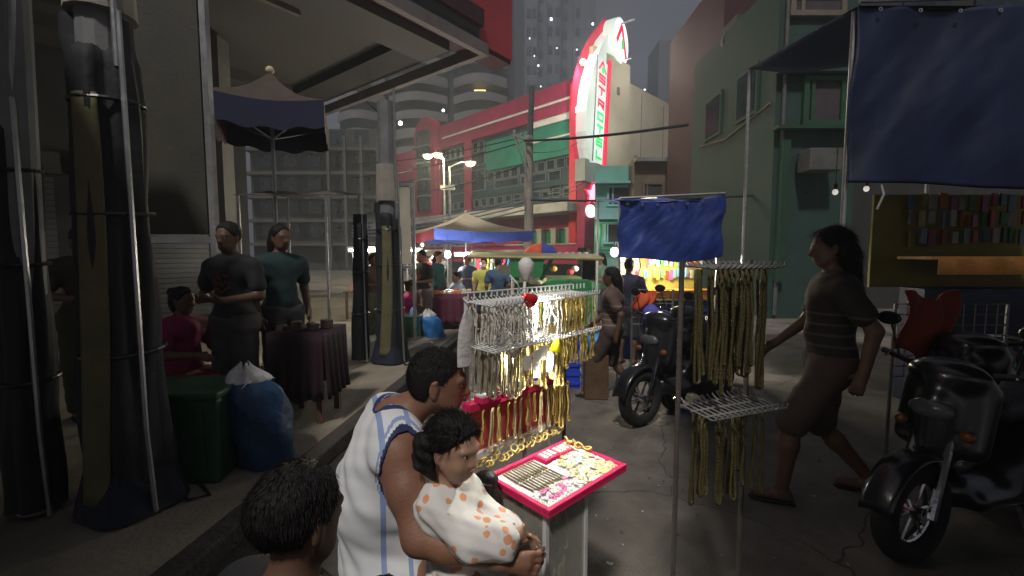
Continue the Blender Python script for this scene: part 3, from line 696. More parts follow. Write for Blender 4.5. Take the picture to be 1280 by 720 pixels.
for a0 in (2.4, 5.0, 7.6):
    q = MB()
    for i in range(26): cbox(q, a0, a0 + 2.2, 6.54, 6.59, .2 + i * .11, .2 + i * .11 + .095)
    q.build('roller_shutter', m_shut, shopb)
    q = MB(); cbox(q, a0 - .1, a0 + 2.3, 6.4, 6.59, 3.1, 3.5); q.build('shutter_box', m_soff, shopb)
for a0, bb in ((3.2, 3.6), (6.6, 3.6)):
    q = MB(); q.box(CW(a0, bb, (KZ + .17) / 2 + .06), (.32, .32, KZ + .15 - .12)); q.build('column', mat('grey_column_render', (.12, .115, .10), .8, 0, .25, 2, .2, 12), shopb)
# older flats seen past the posts on the far left, in dark greys
flats = thing('old_flats', 'old grey flats with balcony lines and thin columns behind the left posts', 'building', (-16, 44, 0))
q = MB(); q.box((-19.6, 48, 7), (13.0, 6, 14)); q.build('wall', mat('old_grey_render', (.05, .048, .046), .8, 0, .3, .6, .2, 6, dirt=(.03, .03, .03), dirt_amt=.6), flats)
for i in range(5):
    q = MB(); q.box((-19.4, 44.4, 2.6 + i * 2.3), (13.4, 1.2, .28)); q.build('balcony_slab', mat('dark_slab', (.085, .082, .078), .8), flats)
    for k in range(5):
        q = MB(); q.box((-24.5 + k * 2.4, 44.95, 4.0 + i * 2.3), (1.4, .12, 1.3)); q.build('window', m_glass, flats)
for k in range(4): q = MB(); q.box((-17.8 + k * 1.6, 43.7, 6.5), (.26, .26, 13)); q.build('column', mat('dark_slab', (.085, .082, .078)), flats)

# night air over the whole district
hz = MB(); hz.box((0, 145, 66), (540, 370, 136)); hzm = bpy.data.materials.new('night_haze'); hzm.use_nodes = True; _ht = hzm.node_tree; _ht.nodes.clear()
_ho = _ht.nodes.new('ShaderNodeOutputMaterial'); _hv = _ht.nodes.new('ShaderNodeVolumePrincipled'); _hv.inputs['Color'].default_value = (.80, .88, 1.0, 1); _hv.inputs['Density'].default_value = .0034; _hv.inputs['Anisotropy'].default_value = .35
_ht.links.new(_hv.outputs[0], _ho.inputs['Volume']); hzo = hz.build('haze', hzm); hzo['kind'] = 'stuff'
# unseen tarpaulin roofs added either side of the viewer to shade both flanks
m_rooft = mat('shade_roof_tarpaulin', (.02, .025, .04), .6, 0, .3, 1.5, .3, 6)
def shade_roof(lab, corners, z, posts):
    cx = sum(c[0] for c in corners) / 4; cy = sum(c[1] for c in corners) / 4; o = thing('added_shade_roof', lab, 'awning', (cx, cy, 0)); (a, b_, c, d) = [Vector((x, y, z)) for x, y in corners]
    q = MB(); q.sheet(lambda u, v: (a * (1 - u) + b_ * u) * (1 - v) + (d * (1 - u) + c * u) * v + UZ * (.06 * math.sin(u * 9) * math.sin(v * 7)), 16, 16); q.build('sheet', m_rooft, o, thick=.01)
    for x, y in posts: q = MB(); q.bar((x, y, .01), (x, y, z - .08), .025, 8); q.build('post', mat('dark_pole_extension', (.09, .09, .095), .7), o)
shade_roof('added dark tarpaulin roof out of view, shading the left side', ((-9, -6), (.6, -4.4), (-3.1, 3.0), (-9, 3.0)), 3.5, ((-.1, -4.2), (-8.8, 2.8), (-8.8, -5.8)))
shade_roof('added dark tarpaulin roof out of view, shading the right side', ((-1.2, -6), (9, -6), (9, 3.1), (1.28, 3.1)), 3.5, ((-1.0, -5.7), (8.8, 2.9), (8.8, -5.8)))
# ------------------------------------------------------------------ poles, lamps, cables
m_pole = mat('grey_painted_pole', (.20, .20, .20), .6, .1, .2, 4, .1, 25)
m_conc = mat('weathered_concrete_pole', (.34, .31, .26), .8, 0, .25, 3, .3, 30, dirt=(.15, .13, .11))
m_tarpk = mat('black_tarp', (.013, .014, .018), .75, 0, .4, 3, .6, 9)
m_tarpn = mat('navy_tarp', (.010, .013, .028), .75, 0, .3, 3, .6, 9)
m_olive = mat('olive_canvas_strip', (.13, .115, .05), .75, 0, .25, 4, .4, 14)
m_alu = mat('bare_aluminium_tube', (.45, .45, .45), .35, .8, .2, 8, .05, 30)
m_blackp = mat('black_plastic', (.015, .015, .017), .35, 0, .3, 6, .1, 30)
m_bulbw = emis('white_bulb', (1, .97, .92), 22)
m_lampy = emis('yellow_street_lamp_lens', (1, .86, .42), 22)

def street_lamp(px, base_py, d, top_py, heads, lab, power):
    p = P(px, 300, d); o = thing('street_lamp', lab, 'street lamp', (p.x, p.y, 0), 'street lamps in front of the hotel'); zt = ZY(top_py, d)
    q = MB(); q.cone((p.x, p.y, 0), (p.x, p.y, zt), .10, .05, 10); q.build('pole', m_alu, o)
    q = MB(); q.box((p.x + .04, p.y - .1, ZY(235, d)), (.5, .06, .26)); q.build('bracket_plate', m_canopy, o)
    for hx, hy in heads:
        h = P(hx, hy, d)
        q = MB(); q.tube([(p.x, p.y, zt - .05), (p.x + (h.x - p.x) * .5, p.y, (zt + h.z) / 2 + .15), (h.x, h.y, h.z + .12)], .035, 8); q.build('arm', m_alu, o)
        q = MB(); q.sphere(h + V(0, 0, .10), (.34, .2, .10)); q.build('lamp_head', m_pole, o)
        q = MB(); q.sphere(h + V(0, -.05, 0), (.24, .18, .12)); q.build('lens', m_lampy, o)
        light('street_light', h + V(0, -.3, -.3), power, (1, .85, .5), .25, parent=o)
street_lamp(556, 280, 26, 198, [(547.5, 194.5), (535, 196)], 'street lamp with two yellow heads left of the other lit lamp', 420)
street_lamp(562.5, 280, 24.5, 208, [(588, 205)], 'street lamp with one long arm and a single yellow head on the right', 420)
p = P(500.5, 154, 20); o = thing('wall_lamp', 'small round white lamp beside the tall grey pole near the canopy', 'lamp', p); q = MB(); q.sphere(p, .08); q.build('bulb', m_bulbw, o)
q = MB(); q.bar(p, p + V(-.6, 1.2, .3), .02); q.build('bracket', m_pole, o)

up = P(661, 300, 17.5)
o = thing('utility_pole', 'weathered concrete utility pole with braced cross arm in front of the hotel', 'utility pole', (up.x, up.y, 0)); zt = ZY(108, 17.5)
q = MB(); q.cone((up.x, up.y, 0), (up.x, up.y, ZY(170, 17.5)), .19, .16, 12); q.build('pole', m_conc, o)
q = MB(); q.cone((up.x + .04, up.y, ZY(170, 17.5)), (up.x + .1, up.y, zt), .12, .1, 12); q.build('upper_pole', mat('dark_pole_extension', (.09, .09, .095), .7), o)
q = MB(); a = P(640.5, 168, 17.3); c = P(666, 178, 17.3); q.beam(a, c, .1, .1); q.build('cross_arm', m_conc, o)
q = MB(); q.bar(P(642, 170, 17.25), P(658, 215, 17.25), .03); q.bar(P(646, 170, 17.25), P(660, 205, 17.25), .025); q.build('brace', m_alu, o)
for k in range(3):
    q = MB(); q.sphere(a + (c - a) * (.1 + .35 * k) + V(0, 0, .12), (.06, .06, .09)); q.build('insulator', m_canopy, o)
m_cable = mat('black_cable', (.012, .012, .013), .6, 0, .2); m_cablel = mat('pale_weathered_cable', (.22, .23, .24), .6, 0, .2)
def cable(pa, da, pb, db, sag, lab, r=.03, m=None):
    a = P(pa[0], pa[1], da); c = P(pb[0], pb[1], db); pts = []
    for i in range(17):
        u = i / 16; pts.append(a + (c - a) * u - UZ * (sag * 4 * u * (1 - u)))
    q = MB(); q.tube(pts, r, 6); return tag(q.build('overhead_cable', m or m_cable), lab, 'cable', 'overhead cables')
cable((655, 176), 17.2, (860, 156), 13, .08, 'thick black overhead cable crossing the white face of the blade sign', .045)
cable((664, 250), 17.2, (1010, 240), 11, .1, 'black overhead cable sagging past the small white disc under the sign', .04)
for i, (ya, yb) in enumerate(((275, 246), (279, 251), (283, 256), (287, 262))):
    cable((440, ya + 8), 24, (657, yb), 17.3, .25, ['uppermost', 'second', 'third', 'lowest'][i] + ' pale cable strung left from the concrete utility pole', .028, m_cablel)
for i, (ya, yb) in enumerate(((240, 226), (247, 232))):
    cable((664, ya), 17.4, (730, yb), 27, .2, ['upper', 'lower'][i] + ' thin cable running from the utility pole to the red pilaster', .025, m_cablel)
for i, (pa_, pb_) in enumerate((((440, 205), (650, 172)), ((440, 222), (652, 178)), ((520, 240), (656, 205)), ((664, 190), (722, 178)))):
    cable(pa_, 22 if i < 3 else 17.4, pb_, 17.3 if i < 3 else 26, .2, ['upper thin cable from the cross arm towards the far left', 'lower thin cable from the cross arm towards the far left', 'short thin cable from the brace of the utility pole to the left', 'thin cable from the utility pole to the green panel wall'][i], .02)
cable((438, 98), 15, (492, 150), 9.0, .2, 'thin dark cable rising left from the tall grey pole under the canopy', .018)

# ------------------------------------------------------------------ wrapped posts and board at the left
def wrapped_post(x, y, zb, H, wrap_h, wid, lab, pole_h=None, olive=True, light_edge=True, base=True, tilt=0.0):
    o = thing('wrapped_post', lab, 'post', (x, y, zb), 'tarp-wrapped posts on the pavement')
    if pole_h:
        q = MB(); q.cone((x, y, zb + .02), (x + tilt, y, zb + pole_h), wid * .36, wid * .30, 14); q.build('pole', m_pole, o)
        q = MB(); q.bar((x + wid * .36, y - wid * .2, zb + wrap_h * .9), (x + wid * .34 + tilt, y - wid * .2, zb + pole_h + .15), .016); q.build('conduit', m_alu, o)
        q = MB(); q.cone((x, y, zb + wrap_h + .02), (x, y, zb + wrap_h + .5), wid * .42, wid * .38, 14); q.build('collar', m_conc, o)
    # folded tarp: an uneven, pleated bundle
    def fn(u, v):
        z = zb + .05 + v * (wrap_h - .05); a = u * 2 * math.pi
        rr = wid / 2 * (1.05 - .32 * v + .10 * math.sin(a * 5 + v * 3) + .06 * math.sin(a * 9 - v * 7) + .05 * math.sin(v * 17 + a))
        if v > .93: rr *= .75 + .35 * math.sin(a * 2 + 1)
        return (x + rr * math.cos(a) + tilt * v * .3, y + rr * math.sin(a), z)
    q = MB(); q.sheet(fn, 40, 40); q.build('tarp_wrap', m_tarpk, o, smooth=True)
    if olive:
        def fo(u, v):
            z = zb + .12 + v * wrap_h * .80; a = -math.pi / 2 + (u - .5) * .75 + .25 * math.sin(v * 2.1) - .12
            rr = wid / 2 * (1.10 - .30 * v) + .012
            return (x + rr * math.cos(a) * 1.0 + tilt * v * .3, y + rr * math.sin(a), z)
        q = MB(); q.sheet(fo, 6, 30); q.build('canvas_strip', m_olive, o, smooth=True, thick=.012)
    for z in (.34, .62, .84):
        rr = wid / 2 * (1.14 - .32 * z)
        q = MB(); q.torus((x + tilt * z * .3, y, zb + wrap_h * z), rr, .012, (1, 0, 0), (0, 1, .08), 24, 6); q.build('rope', m_blackp, o)
    if light_edge:
        q = MB(); q.tube([(x + wid * .55, y - wid * .25, zb + .02), (x + wid * .52, y - wid * .3, zb + .5), (x + wid * .46, y - wid * .25, zb + wrap_h)], .013, 6); q.build('side_tube', m_alu, o)
    if base:
        def fb(u, v):
            a = u * 2 * math.pi; rr = wid * (.68 - .28 * v + .06 * math.sin(a * 4)); return (x + rr * math.cos(a), y + rr * math.sin(a), zb + .02 + v * .42)
        q = MB(); q.sheet(fb, 24, 8); q.build('base_bundle', m_tarpn, o, smooth=True)
    return o
pb = G(489, 452, .12); wrapped_post(pb.x, pb.y, .12, 4, ZY(254, pb.y) - .12, .37, 'dark wrapped post with an olive strip and tall grey pole, right of the thinner post', ZY(128, pb.y) - .12)
pa = G(450, 453, .12); wrapped_post(pa.x, pa.y, .12, 4, ZY(268, pa.y) - .12, .21, 'thin black wrapped post left of the thicker olive-striped post', None, False, True, False, .22)
pn = G(168, 632, .12); wrapped_post(pn.x, pn.y, .12, 4, 2.75, .37, 'thick near wrapped post with an olive strip, third dark post from the left edge', 3.25)
pm = G(48, 640, .12); wrapped_post(pm.x, pm.y, .12, 4, 2.3, .24, 'black near wrapped post nearest the left edge of the view', 3.25, False, True, False, .1)
m_board = mat('pale_sign_board', (.46, .43, .33), .6, 0, .15, 2, .1, 10, dirt=(.28, .25, .19), dirt_amt=.5)
def board(px0, py0, px1, py1, d, lab, m):
    a = P(px0, py1, d); c = P(px1, py0, d); o = thing('sign_panel', lab, 'sign panel', ((a.x + c.x) / 2, d, .12)); fr = .05
    q = MB(); q.box(((a.x + c.x) / 2, d, (a.z + c.z) / 2), (c.x - a.x - .1, .03, c.z - a.z - .1)); q.build('panel', m, o)
    for x in (a.x, c.x): q = MB(); q.box((x, d, (c.z + .12) / 2), (fr, .06, c.z - .12)); q.build('frame_post', m_alu, o)
    for z in (a.z, c.z - .026): q = MB(); q.box(((a.x + c.x) / 2, d, z), (c.x - a.x - fr, .055, fr)); q.build('frame_rail', m_alu, o)
    return o
board(479, 229, 516, 334, 7.6, 'tall pale blank panel in an aluminium frame behind the olive-striped post', m_board)
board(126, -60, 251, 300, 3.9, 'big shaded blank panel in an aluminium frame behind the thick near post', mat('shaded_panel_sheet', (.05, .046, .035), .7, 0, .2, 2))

# ------------------------------------------------------------------ market umbrellas
m_umb_w = mat('cream_umbrella_cloth', (.66, .55, .36), .8, 0, .12, 3, .2, 20); m_umb_r = mat('red_umbrella_cloth', (.34, .03, .05), .8, 0, .2, 3, .2, 20)
m_umb_b = mat('blue_umbrella_cloth', (.03, .06, .30), .8, 0, .2, 3, .2, 20)
def market_umbrella(cx, cy, half, z_edge, z_top, rz, lab, m3, val=.24, zb=.12):
    o = thing('market_umbrella', lab, 'umbrella', (cx, cy, zb), 'market umbrellas'); cr, sr = math.cos(rz), math.sin(rz)
    def W(x, y, z): return Vector((cx + x * cr - y * sr, cy + x * sr + y * cr, z))
    cor = [(-half, -half), (half, -half), (half, half), (-half, half)]
    q = MB()
    for i in range(4):
        (x0, y0), (x1, y1) = cor[i], cor[(i + 1) % 4]; q.cur = 0
        def fn(u, v, x0=x0, y0=y0, x1=x1, y1=y1):
            ex, ey = x0 + (x1 - x0) * u, y0 + (y1 - y0) * u; sag = .12 * math.sin(math.pi * v) * (1 - v * .4) + .07 * math.sin(math.pi * u) * v
            return W(ex * v, ey * v, z_top + (z_edge - z_top) * v - sag)
        q.sheet(fn, 8, 6)
    q.build('canopy', m3[0], o, thick=.006)
    for i in range(4):
        (x0, y0), (x1, y1) = cor[i], cor[(i + 1) % 4]; q = MB()
        def fv(u, v, x0=x0, y0=y0, x1=x1, y1=y1):
            ex, ey = x0 + (x1 - x0) * u, y0 + (y1 - y0) * u
            return W(ex * 1.004, ey * 1.004, z_edge - .07 * math.sin(math.pi * u) - v * val - .02 * math.sin(u * 22) * v)
        q.sheet(fv, 26, 3); q.build('valance', m3[2 - i % 2], o, thick=.006)
    q = MB(); q.bar((cx, cy, zb), (cx, cy, z_top - .02), .022, 10); q.build('pole', m_alu, o)
    for x, y in cor: q = MB(); q.bar(W(0, 0, z_edge - .35), W(x * .97, y * .97, z_edge - .03), .009, 6); q.build('rib', m_alu, o)
    q = MB(); q.sphere((cx, cy, z_top + .02), .05); q.build('finial', m_umb_w, o)
    q = MB(); q.box((cx, cy, zb + .06), (.45, .45, .12), rz); q.build('base', m_conc, o)
    return o
pu = P(578, 300, 12.8); market_umbrella(pu.x + .1, pu.y, 1.40, ZY(290, 12.8), ZY(266, 12.8), R(28), 'cream market umbrella with blue and red valances over the lit stalls', [m_umb_w, m_umb_r, m_umb_b], .26, 0)
pu = P(350, 150, 5.6); market_umbrella(pu.x - .1, pu.y, .62, ZY(138, 5.6), ZY(90, 5.6), R(20), 'shaded near market umbrella at left with red and blue valances', [mat('shaded_umbrella_cloth', (.07, .05, .038), .8), mat('shaded_red_umbrella_cloth', (.06, .012, .016), .8), mat('shaded_blue_umbrella_cloth', (.012, .016, .05), .8)], .30)  # cloth colours darkened to carry the shade

# ------------------------------------------------------------------ stalls, lamps and goods at the left
m_cloth = mat('maroon_tablecloth', (.12, .02, .05), .85, 0, .3, 5, .3, 25)
m_wood = mat('stall_wood', (.14, .08, .045), .7, 0, .3, 4, .2, 20, stretch=(1, 8, 1))
def table(x, y, zb, w_, dp, h, rz, lab, lab2, m_c=m_cloth):
    o = thing('stall_table', lab, 'table', (x, y, zb), 'stall tables'); cr, sr = math.cos(rz), math.sin(rz)
    W = lambda a, bb, z: Vector((x + a * cr - bb * sr, y + a * sr + bb * cr, zb + z))
    q = MB(); q.box(W(0, 0, h - .02), (w_, dp, .04), rz); q.build('top', m_wood, o)
    for a in (-1, 1):
        for c in (-1, 1): q = MB(); q.box(W(a * (w_ / 2 - .06), c * (dp / 2 - .06), (h - .04) / 2), (.05, .05, h - .042), rz); q.build('leg', m_wood, o)
    if lab2:
        q = MB(); hw, hd = w_ / 2 + .012, dp / 2 + .012
        per = [(-hw, -hd), (hw, -hd), (hw, hd), (-hw, hd)]
        q.add([W(px_, py_, h + .006) for px_, py_ in per], [(0, 1, 2, 3)])
        for i in range(4):
            (x0, y0), (x1, y1) = per[i], per[(i + 1) % 4]; nx, ny = (y1 - y0), -(x1 - x0); L = math.hypot(nx, ny); nx /= L; ny /= L
            def fn(u, v, x0=x0, y0=y0, x1=x1, y1=y1, nx=nx, ny=ny):
                k = v * (.03 + .025 * math.sin(u * 31)); return W(x0 + (x1 - x0) * u + nx * k, y0 + (y1 - y0) * u + ny * k, h + .006 - v * (h * .72))
            q.sheet(fn, 40, 6)
        c = q.build('tablecloth', m_c, None, smooth=True, thick=.006); tag(c, lab2, 'tablecloth')
    return o
tp_ = G(567, 416, 0); table(tp_.x, tp_.y, 0, .74, .6, .80, R(8), 'wooden stall table hidden under a maroon cloth right of the blue sack', 'maroon cloth hanging over the lit food table right of the blue sack')
m_pack = [mat('pink_food_pack', (.62, .24, .20), .5), mat('cream_food_pack', (.70, .58, .42), .5), mat('white_foam_box', (.72, .70, .66), .6), mat('orange_food_pack', (.65, .25, .08), .5)]
for i in range(16):
    a = (i % 8 - 3.5) * .085 + random.uniform(-.02, .02); c = (i // 8 - .5) * .26 + random.uniform(-.04, .04); q = MB(); h = random.uniform(.04, .09)
    q.box((tp_.x + a, tp_.y + c + a * .14, .81 + h / 2), (.085, .12, h), random.uniform(-.3, .3))
    tag(q.build('food_pack', m_pack[(i * 7) % 4], bevel=.01), 'small food pack laid out on the maroon-clothed table', 'food pack', 'food packs on the maroon table')
tq = G(520, 400, 0); table(-3.1, 10.4, 0, 1.5, .7, .76, 0, 'bare wooden stall table behind the woman in the pink top', None)
for i in range(10):
    q = MB(); h = random.uniform(.08, .2); q.box((-3.7 + i * .13, 10.3 + random.uniform(-.15, .15), .762 + h / 2), (.10, .10, h), random.uniform(-.4, .4))
    tag(q.build('goods_box', m_pack[i % 4], bevel=.008), 'small goods box on the bare table behind the pink top woman', 'box', 'goods boxes on the bare stall table')
def hang_bulb(px, py, d, power, lab, r=.055, tube=False, col=(1, .95, .85), up_=.5, grp='stall lamps', zdrop=.12):
    p = P(px, py, d); o = thing('hanging_lamp', lab, 'lamp', p, grp)
    if tube:
        q = MB(); q.bar(p - V(.42, 0, 0), p + V(.42, 0, 0), .022, 10); q.build('tube', m_bulbw, o)
        q = MB(); q.box(p + V(0, 0, .05), (.9, .05, .05)); q.build('batten', m_canopy, o)
    else:
        q = MB(); q.sphere(p, (r, r, r * 1.2)); q.build('bulb', m_bulbw if power > 1 else emis('dim_bulb', (1, .95, .85), .35), o)
        q = MB(); q.cone(p + V(0, 0, r), p + V(0, 0, r + .06), .02, .024, 10); q.build('socket', m_blackp, o)
    q = MB(); q.bar(p + V(0, 0, .07), p + V(0, 0, up_), .006, 6); q.build('cord', m_blackp, o)
    light('lamp_light', p - V(0, .14, zdrop), power, col, .08, parent=o)
    return o
hang_bulb(559.5, 318, 10.6, 110, 'bright white bulb under the market umbrella', .075)
hang_bulb(590, 319, 11.0, 90, 'white tube lamp beside the umbrella bulb', tube=True)
hang_bulb(446, 276, 9.8, 14, 'yellowish bulb between the two left posts', .05, col=(1, .85, .4))
hang_bulb(462, 313, 9.0, 26, 'tube lamp under the low white awning at far left of the stalls', tube=True)
hang_bulb(507, 313, 11.8, 18, 'small tube lamp behind the olive-striped post', tube=True)
m_awn = mat('white_stall_awning', (.40, .38, .34), .75, 0, .15, 2, .2, 12, dirt=(.2, .18, .15))
def awning(px, py, d, wd, dp, lab, m, zb=.0, drop=.16):
    p = P(px, py, d); o = thing('stall_awning', lab, 'awning', (p.x, p.y, zb))
    q = MB(); q.sheet(lambda u, v: (p.x - wd / 2 + wd * u, p.y + dp * v, p.z - drop * (1 - v) + .05 * math.sin(u * math.pi * 3) * math.sin(v * 3)), 18, 8); q.build('sheet', m, o, thick=.008)
    for a in (-1, 1):
        for v in (0.02, .98): q = MB(); q.bar((p.x + a * (wd / 2 - .04), p.y + dp * v, zb), (p.x + a * (wd / 2 - .04), p.y + dp * v, p.z - drop * (1 - v) - .01), .018, 8); q.build('post', m_alu, o)
    return o
awning(508, 312, 12.6, 2.0, 1.4, 'low white stall awning left of the market umbrella', m_awn)
awning(466, 307, 9.4, .95, 1.2, 'low white stall awning between the left posts', m_awn, .12)
awning(623, 312, 13, 1.9, 1.6, 'low white stall awning behind the green tricycle', m_awn)
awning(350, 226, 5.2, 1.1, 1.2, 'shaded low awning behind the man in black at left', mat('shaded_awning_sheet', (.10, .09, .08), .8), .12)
# more of the crowded market: bulbs, a rail of colourful clothes
for k, (px, py, d, pw) in enumerate(((452, 322, 10.5, 6), (528, 306, 14, 8), (541, 322, 13.5, 6), (607, 316, 14.5, 8), (630, 326, 14, 6), (482, 322, 13, 6), (747, 322, 10, 6))):
    hang_bulb(px, py, d, pw, ['small bulb left of the thin wrapped post', 'small bulb under the left side of the market umbrella', 'small low bulb left of the bright umbrella bulb', 'small bulb right of the white tube lamp', 'small bulb over the clothes rail behind the tricycle roof', 'small bulb behind the olive-striped post', 'small bulb at the right end of the tricycle roof'][k], .04, up_=.35, col=(1, .93, .8))
o = thing('clothes_rail', 'metal clothes rail hung with colourful garments between the masked person and the tricycle', 'clothes rail', (P(612, 0, 12).x, 12.2, 0))
xa, xb = P(592, 0, 12.2).x, P(640, 0, 12.2).x
q = MB(); q.bar((xa, 12.2, 1.62), (xb, 12.2, 1.62), .016, 8); q.build('rail', m_alu, o)
for x in (xa, xb): q = MB(); q.bar((x, 12.2, 0), (x, 12.2, 1.64), .016, 8); q.build('post', m_alu, o)
gcols = ((.55, .06, .10), (.08, .25, .5), (.6, .5, .1), (.5, .5, .48), (.1, .4, .2), (.5, .15, .4))
for i in range(9):
    q = MB(); x = xa + (xb - xa) * (i + .5) / 9
    q.prism([(-.05, 0), (-.16, -.06), (-.20, -.22), (-.13, -.24), (-.13, -.62), (.13, -.62), (.13, -.24), (.20, -.22), (.16, -.06), (.05, 0)], (x, 12.2, 1.60), (.42, -.9, 0), (0, 0, 1), (.03, .02, 0))
    tag(q.build('hung_shirt', mat('garment_%d' % (i % 6), gcols[i % 6], .8)), ['crimson', 'blue', 'yellow', 'white', 'green', 'purple'][i % 6] + ' shirt hung on the clothes rail behind the tricycle', 'shirt', ['crimson', 'blue', 'yellow', 'white', 'green', 'purple'][i % 6] + ' shirts on the clothes rail')
# green bin, blue sack, floor cables
m_binG = mat('green_plastic', (.025, .085, .04), .45, 0, .2, 3, .1, 20); m_sackB = mat('blue_sack_plastic', (.03, .19, .50), .5, 0, .2, 4, .5, 22)
m_plasw = mat('white_plastic_bag', (.62, .60, .58), .4, 0, .15, 6, .6, 25)
def bin_(x, y, zb, w_, h, rz, lab, m):
    o = thing('storage_box', lab, 'box', (x, y, zb), 'green storage boxes'); q = MB(); cr, sr = math.cos(rz), math.sin(rz)
    lo_ = [(-.46, -.36), (.46, -.36), (.46, .36), (-.46, .36)]
    v = [(x + (a * cr - c * sr) * w_ * k, y + (a * sr + c * cr) * w_ * k, zb + z) for k, z in ((1, 0), (1.07, h)) for a, c in lo_]
    q.add(v, [(0, 3, 2, 1), (4, 5, 6, 7), (0, 1, 5, 4), (1, 2, 6, 5), (2, 3, 7, 6), (3, 0, 4, 7)]); q.build('body', m, o, bevel=.02)
    q = MB(); q.box((x, y, zb + h + .02), (w_ * 1.02, w_ * .82, .05), rz); q.build('lid', m, o, bevel=.015)
    for a in (-.3, 0, .3):
        q = MB(); q.box((x + a * w_ * cr + .37 * w_ * sr, y + a * w_ * sr - .375 * w_ * cr, zb + h * .5), (.04, .03, h * .8), rz); q.build('rib', m, o)
    return o
def sack(x, y, zb, w_, h, lean, lab, m):
    o = thing('sack', lab, 'sack', (x, y, zb), 'blue sacks')
    def fn(u, v):
        a = u * 2 * math.pi; rr = w_ / 2 * (.86 + .22 * math.sin(v * 2.6) + .05 * math.sin(a * 4 + v * 9) + .035 * math.sin(a * 7 - v * 13))
        if v > .9: rr *= 1 - (v - .9) * 2.4
        return (x + rr * math.cos(a) + lean * v * v, y + rr * .8 * math.sin(a), zb + h * v)
    q = MB(); q.sheet(fn, 30, 24); q.build('bag', m, o, smooth=True)
    def ft_(u, v):
        a = u * 2 * math.pi; rr = w_ / 2 * (.74 + .22 * math.sin(a * 3 + v * 4)) * (1 - v * .75); return (x + rr * math.cos(a) + lean, y + rr * .8 * math.sin(a), zb + h * .96 + v * .13 + .03 * math.sin(a * 5))
    q = MB(); q.sheet(ft_, 24, 8); q.build('white_liner', m_plasw, o, smooth=True)
    return o
gb = G(512, 427, 0); bin_(gb.x, gb.y, 0, .50, .46, R(6), 'dark green plastic box on the ground left of the bright blue sack', m_binG)
sb = G(544, 429, 0); sack(sb.x, sb.y, 0, .36, .50, -.13, 'bright blue sack with a white liner leaning beside the green box', m_sackB)
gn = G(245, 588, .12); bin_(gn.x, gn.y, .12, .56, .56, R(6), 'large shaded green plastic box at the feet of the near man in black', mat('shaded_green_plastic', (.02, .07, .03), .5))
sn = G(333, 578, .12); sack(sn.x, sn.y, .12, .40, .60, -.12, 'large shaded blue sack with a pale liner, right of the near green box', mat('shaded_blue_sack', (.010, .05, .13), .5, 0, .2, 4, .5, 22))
pk = G(525, 430); q = MB(); q.tube([G(498, 448, .14), G(507, 456, .135), G(520, 457, .02), G(531, 452, .012), G(528, 445, .012)], .012, 6)
tag(q.build('floor_cable', m_cable), 'black cable lying on the ground beside the green box', 'cable')
q = MB(); q.tube([G(210, 600, .133), G(235, 625, .133), G(262, 618, .133), G(250, 603, .133)], .010, 6)
tag(q.build('floor_cable', m_cable), 'black cable lying on the pavement under the near green box', 'cable')
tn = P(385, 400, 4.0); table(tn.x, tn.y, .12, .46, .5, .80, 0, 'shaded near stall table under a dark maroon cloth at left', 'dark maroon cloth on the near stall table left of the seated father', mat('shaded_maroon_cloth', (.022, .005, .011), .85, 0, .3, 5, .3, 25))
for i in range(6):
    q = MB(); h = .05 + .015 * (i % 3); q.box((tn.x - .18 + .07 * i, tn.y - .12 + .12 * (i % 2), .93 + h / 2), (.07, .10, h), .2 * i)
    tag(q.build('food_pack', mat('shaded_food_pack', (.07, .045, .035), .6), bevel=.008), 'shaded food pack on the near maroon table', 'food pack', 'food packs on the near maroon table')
# pale clear bags on the pavement between the posts
for k, (px, py) in enumerate(((466, 408), (470, 416))):
    g = G(px, py, .12); q = MB(); q.sphere(g + V(0, 0, .17), (.13, .12, .19), 14, 10)
    tag(q.build('carrier_bag', m_plasw, smooth=True), ['knotted white carrier bag on the pavement between the left posts, rear one', 'knotted white carrier bag on the pavement between the left posts, front one'][k], 'bag')
# plastic stool for the pink-top woman
def stool(x, y, zb, h, m, lab):
    o = thing('plastic_stool', lab, 'stool', (x, y, zb)); q = MB(); q.box((x, y, zb + h - .015), (.30, .30, .03)); q.build('seat', m, o, bevel=.01)
    for a in (-1, 1):
        for c in (-1, 1): q = MB(); q.beam((x + a * .16, y + c * .16, zb), (x + a * .12, y + c * .12, zb + h - .03), .04, .04); q.build('leg', m, o)
    return o
m_stoolr = mat('red_plastic', (.42, .03, .03), .4, 0, .15, 4)

# ------------------------------------------------------------------ the green tricycle cab
m_trig = mat('green_vehicle_paint', (.05, .30, .10), .3, 0, .2, 3, .05, 20, coat=.4); m_trir = mat('olive_roof_sheet', (.20, .19, .08), .5, 0, .2, 3, .1, 16)
m_chrome = mat('chrome', (.7, .7, .7), .12, 1, .1, 5, .02); m_rubber = mat('tyre_rubber', (.012, .012, .012), .8, 0, .3, 10, .3, 60)
TDp = 6.6
def tz(py): return ZY(py, TDp)
def txx(px): return P(px, 318, TDp).x
o = thing('tricycle_cab', 'green passenger tricycle with a wide flat olive roof behind the jewellery rack', 'tricycle', (txx(690), TDp, 0))
q = MB(); x0, x1 = txx(586), txx(752); zr = tz(321)
q.sheet(lambda u, v: (x0 + (x1 - x0) * u, TDp - .15 + 1.5 * v, zr + .06 * math.sin(math.pi * v) - .015 * u * 2), 16, 8); q.build('roof', m_trir, o, thick=.03)
q = MB(); q.bar((x0, TDp - .15, zr), (x1, TDp - .15, zr - .03), .024, 8); q.build('roof_edge', mat('yellow_edge_trim', (.42, .36, .13), .5), o)
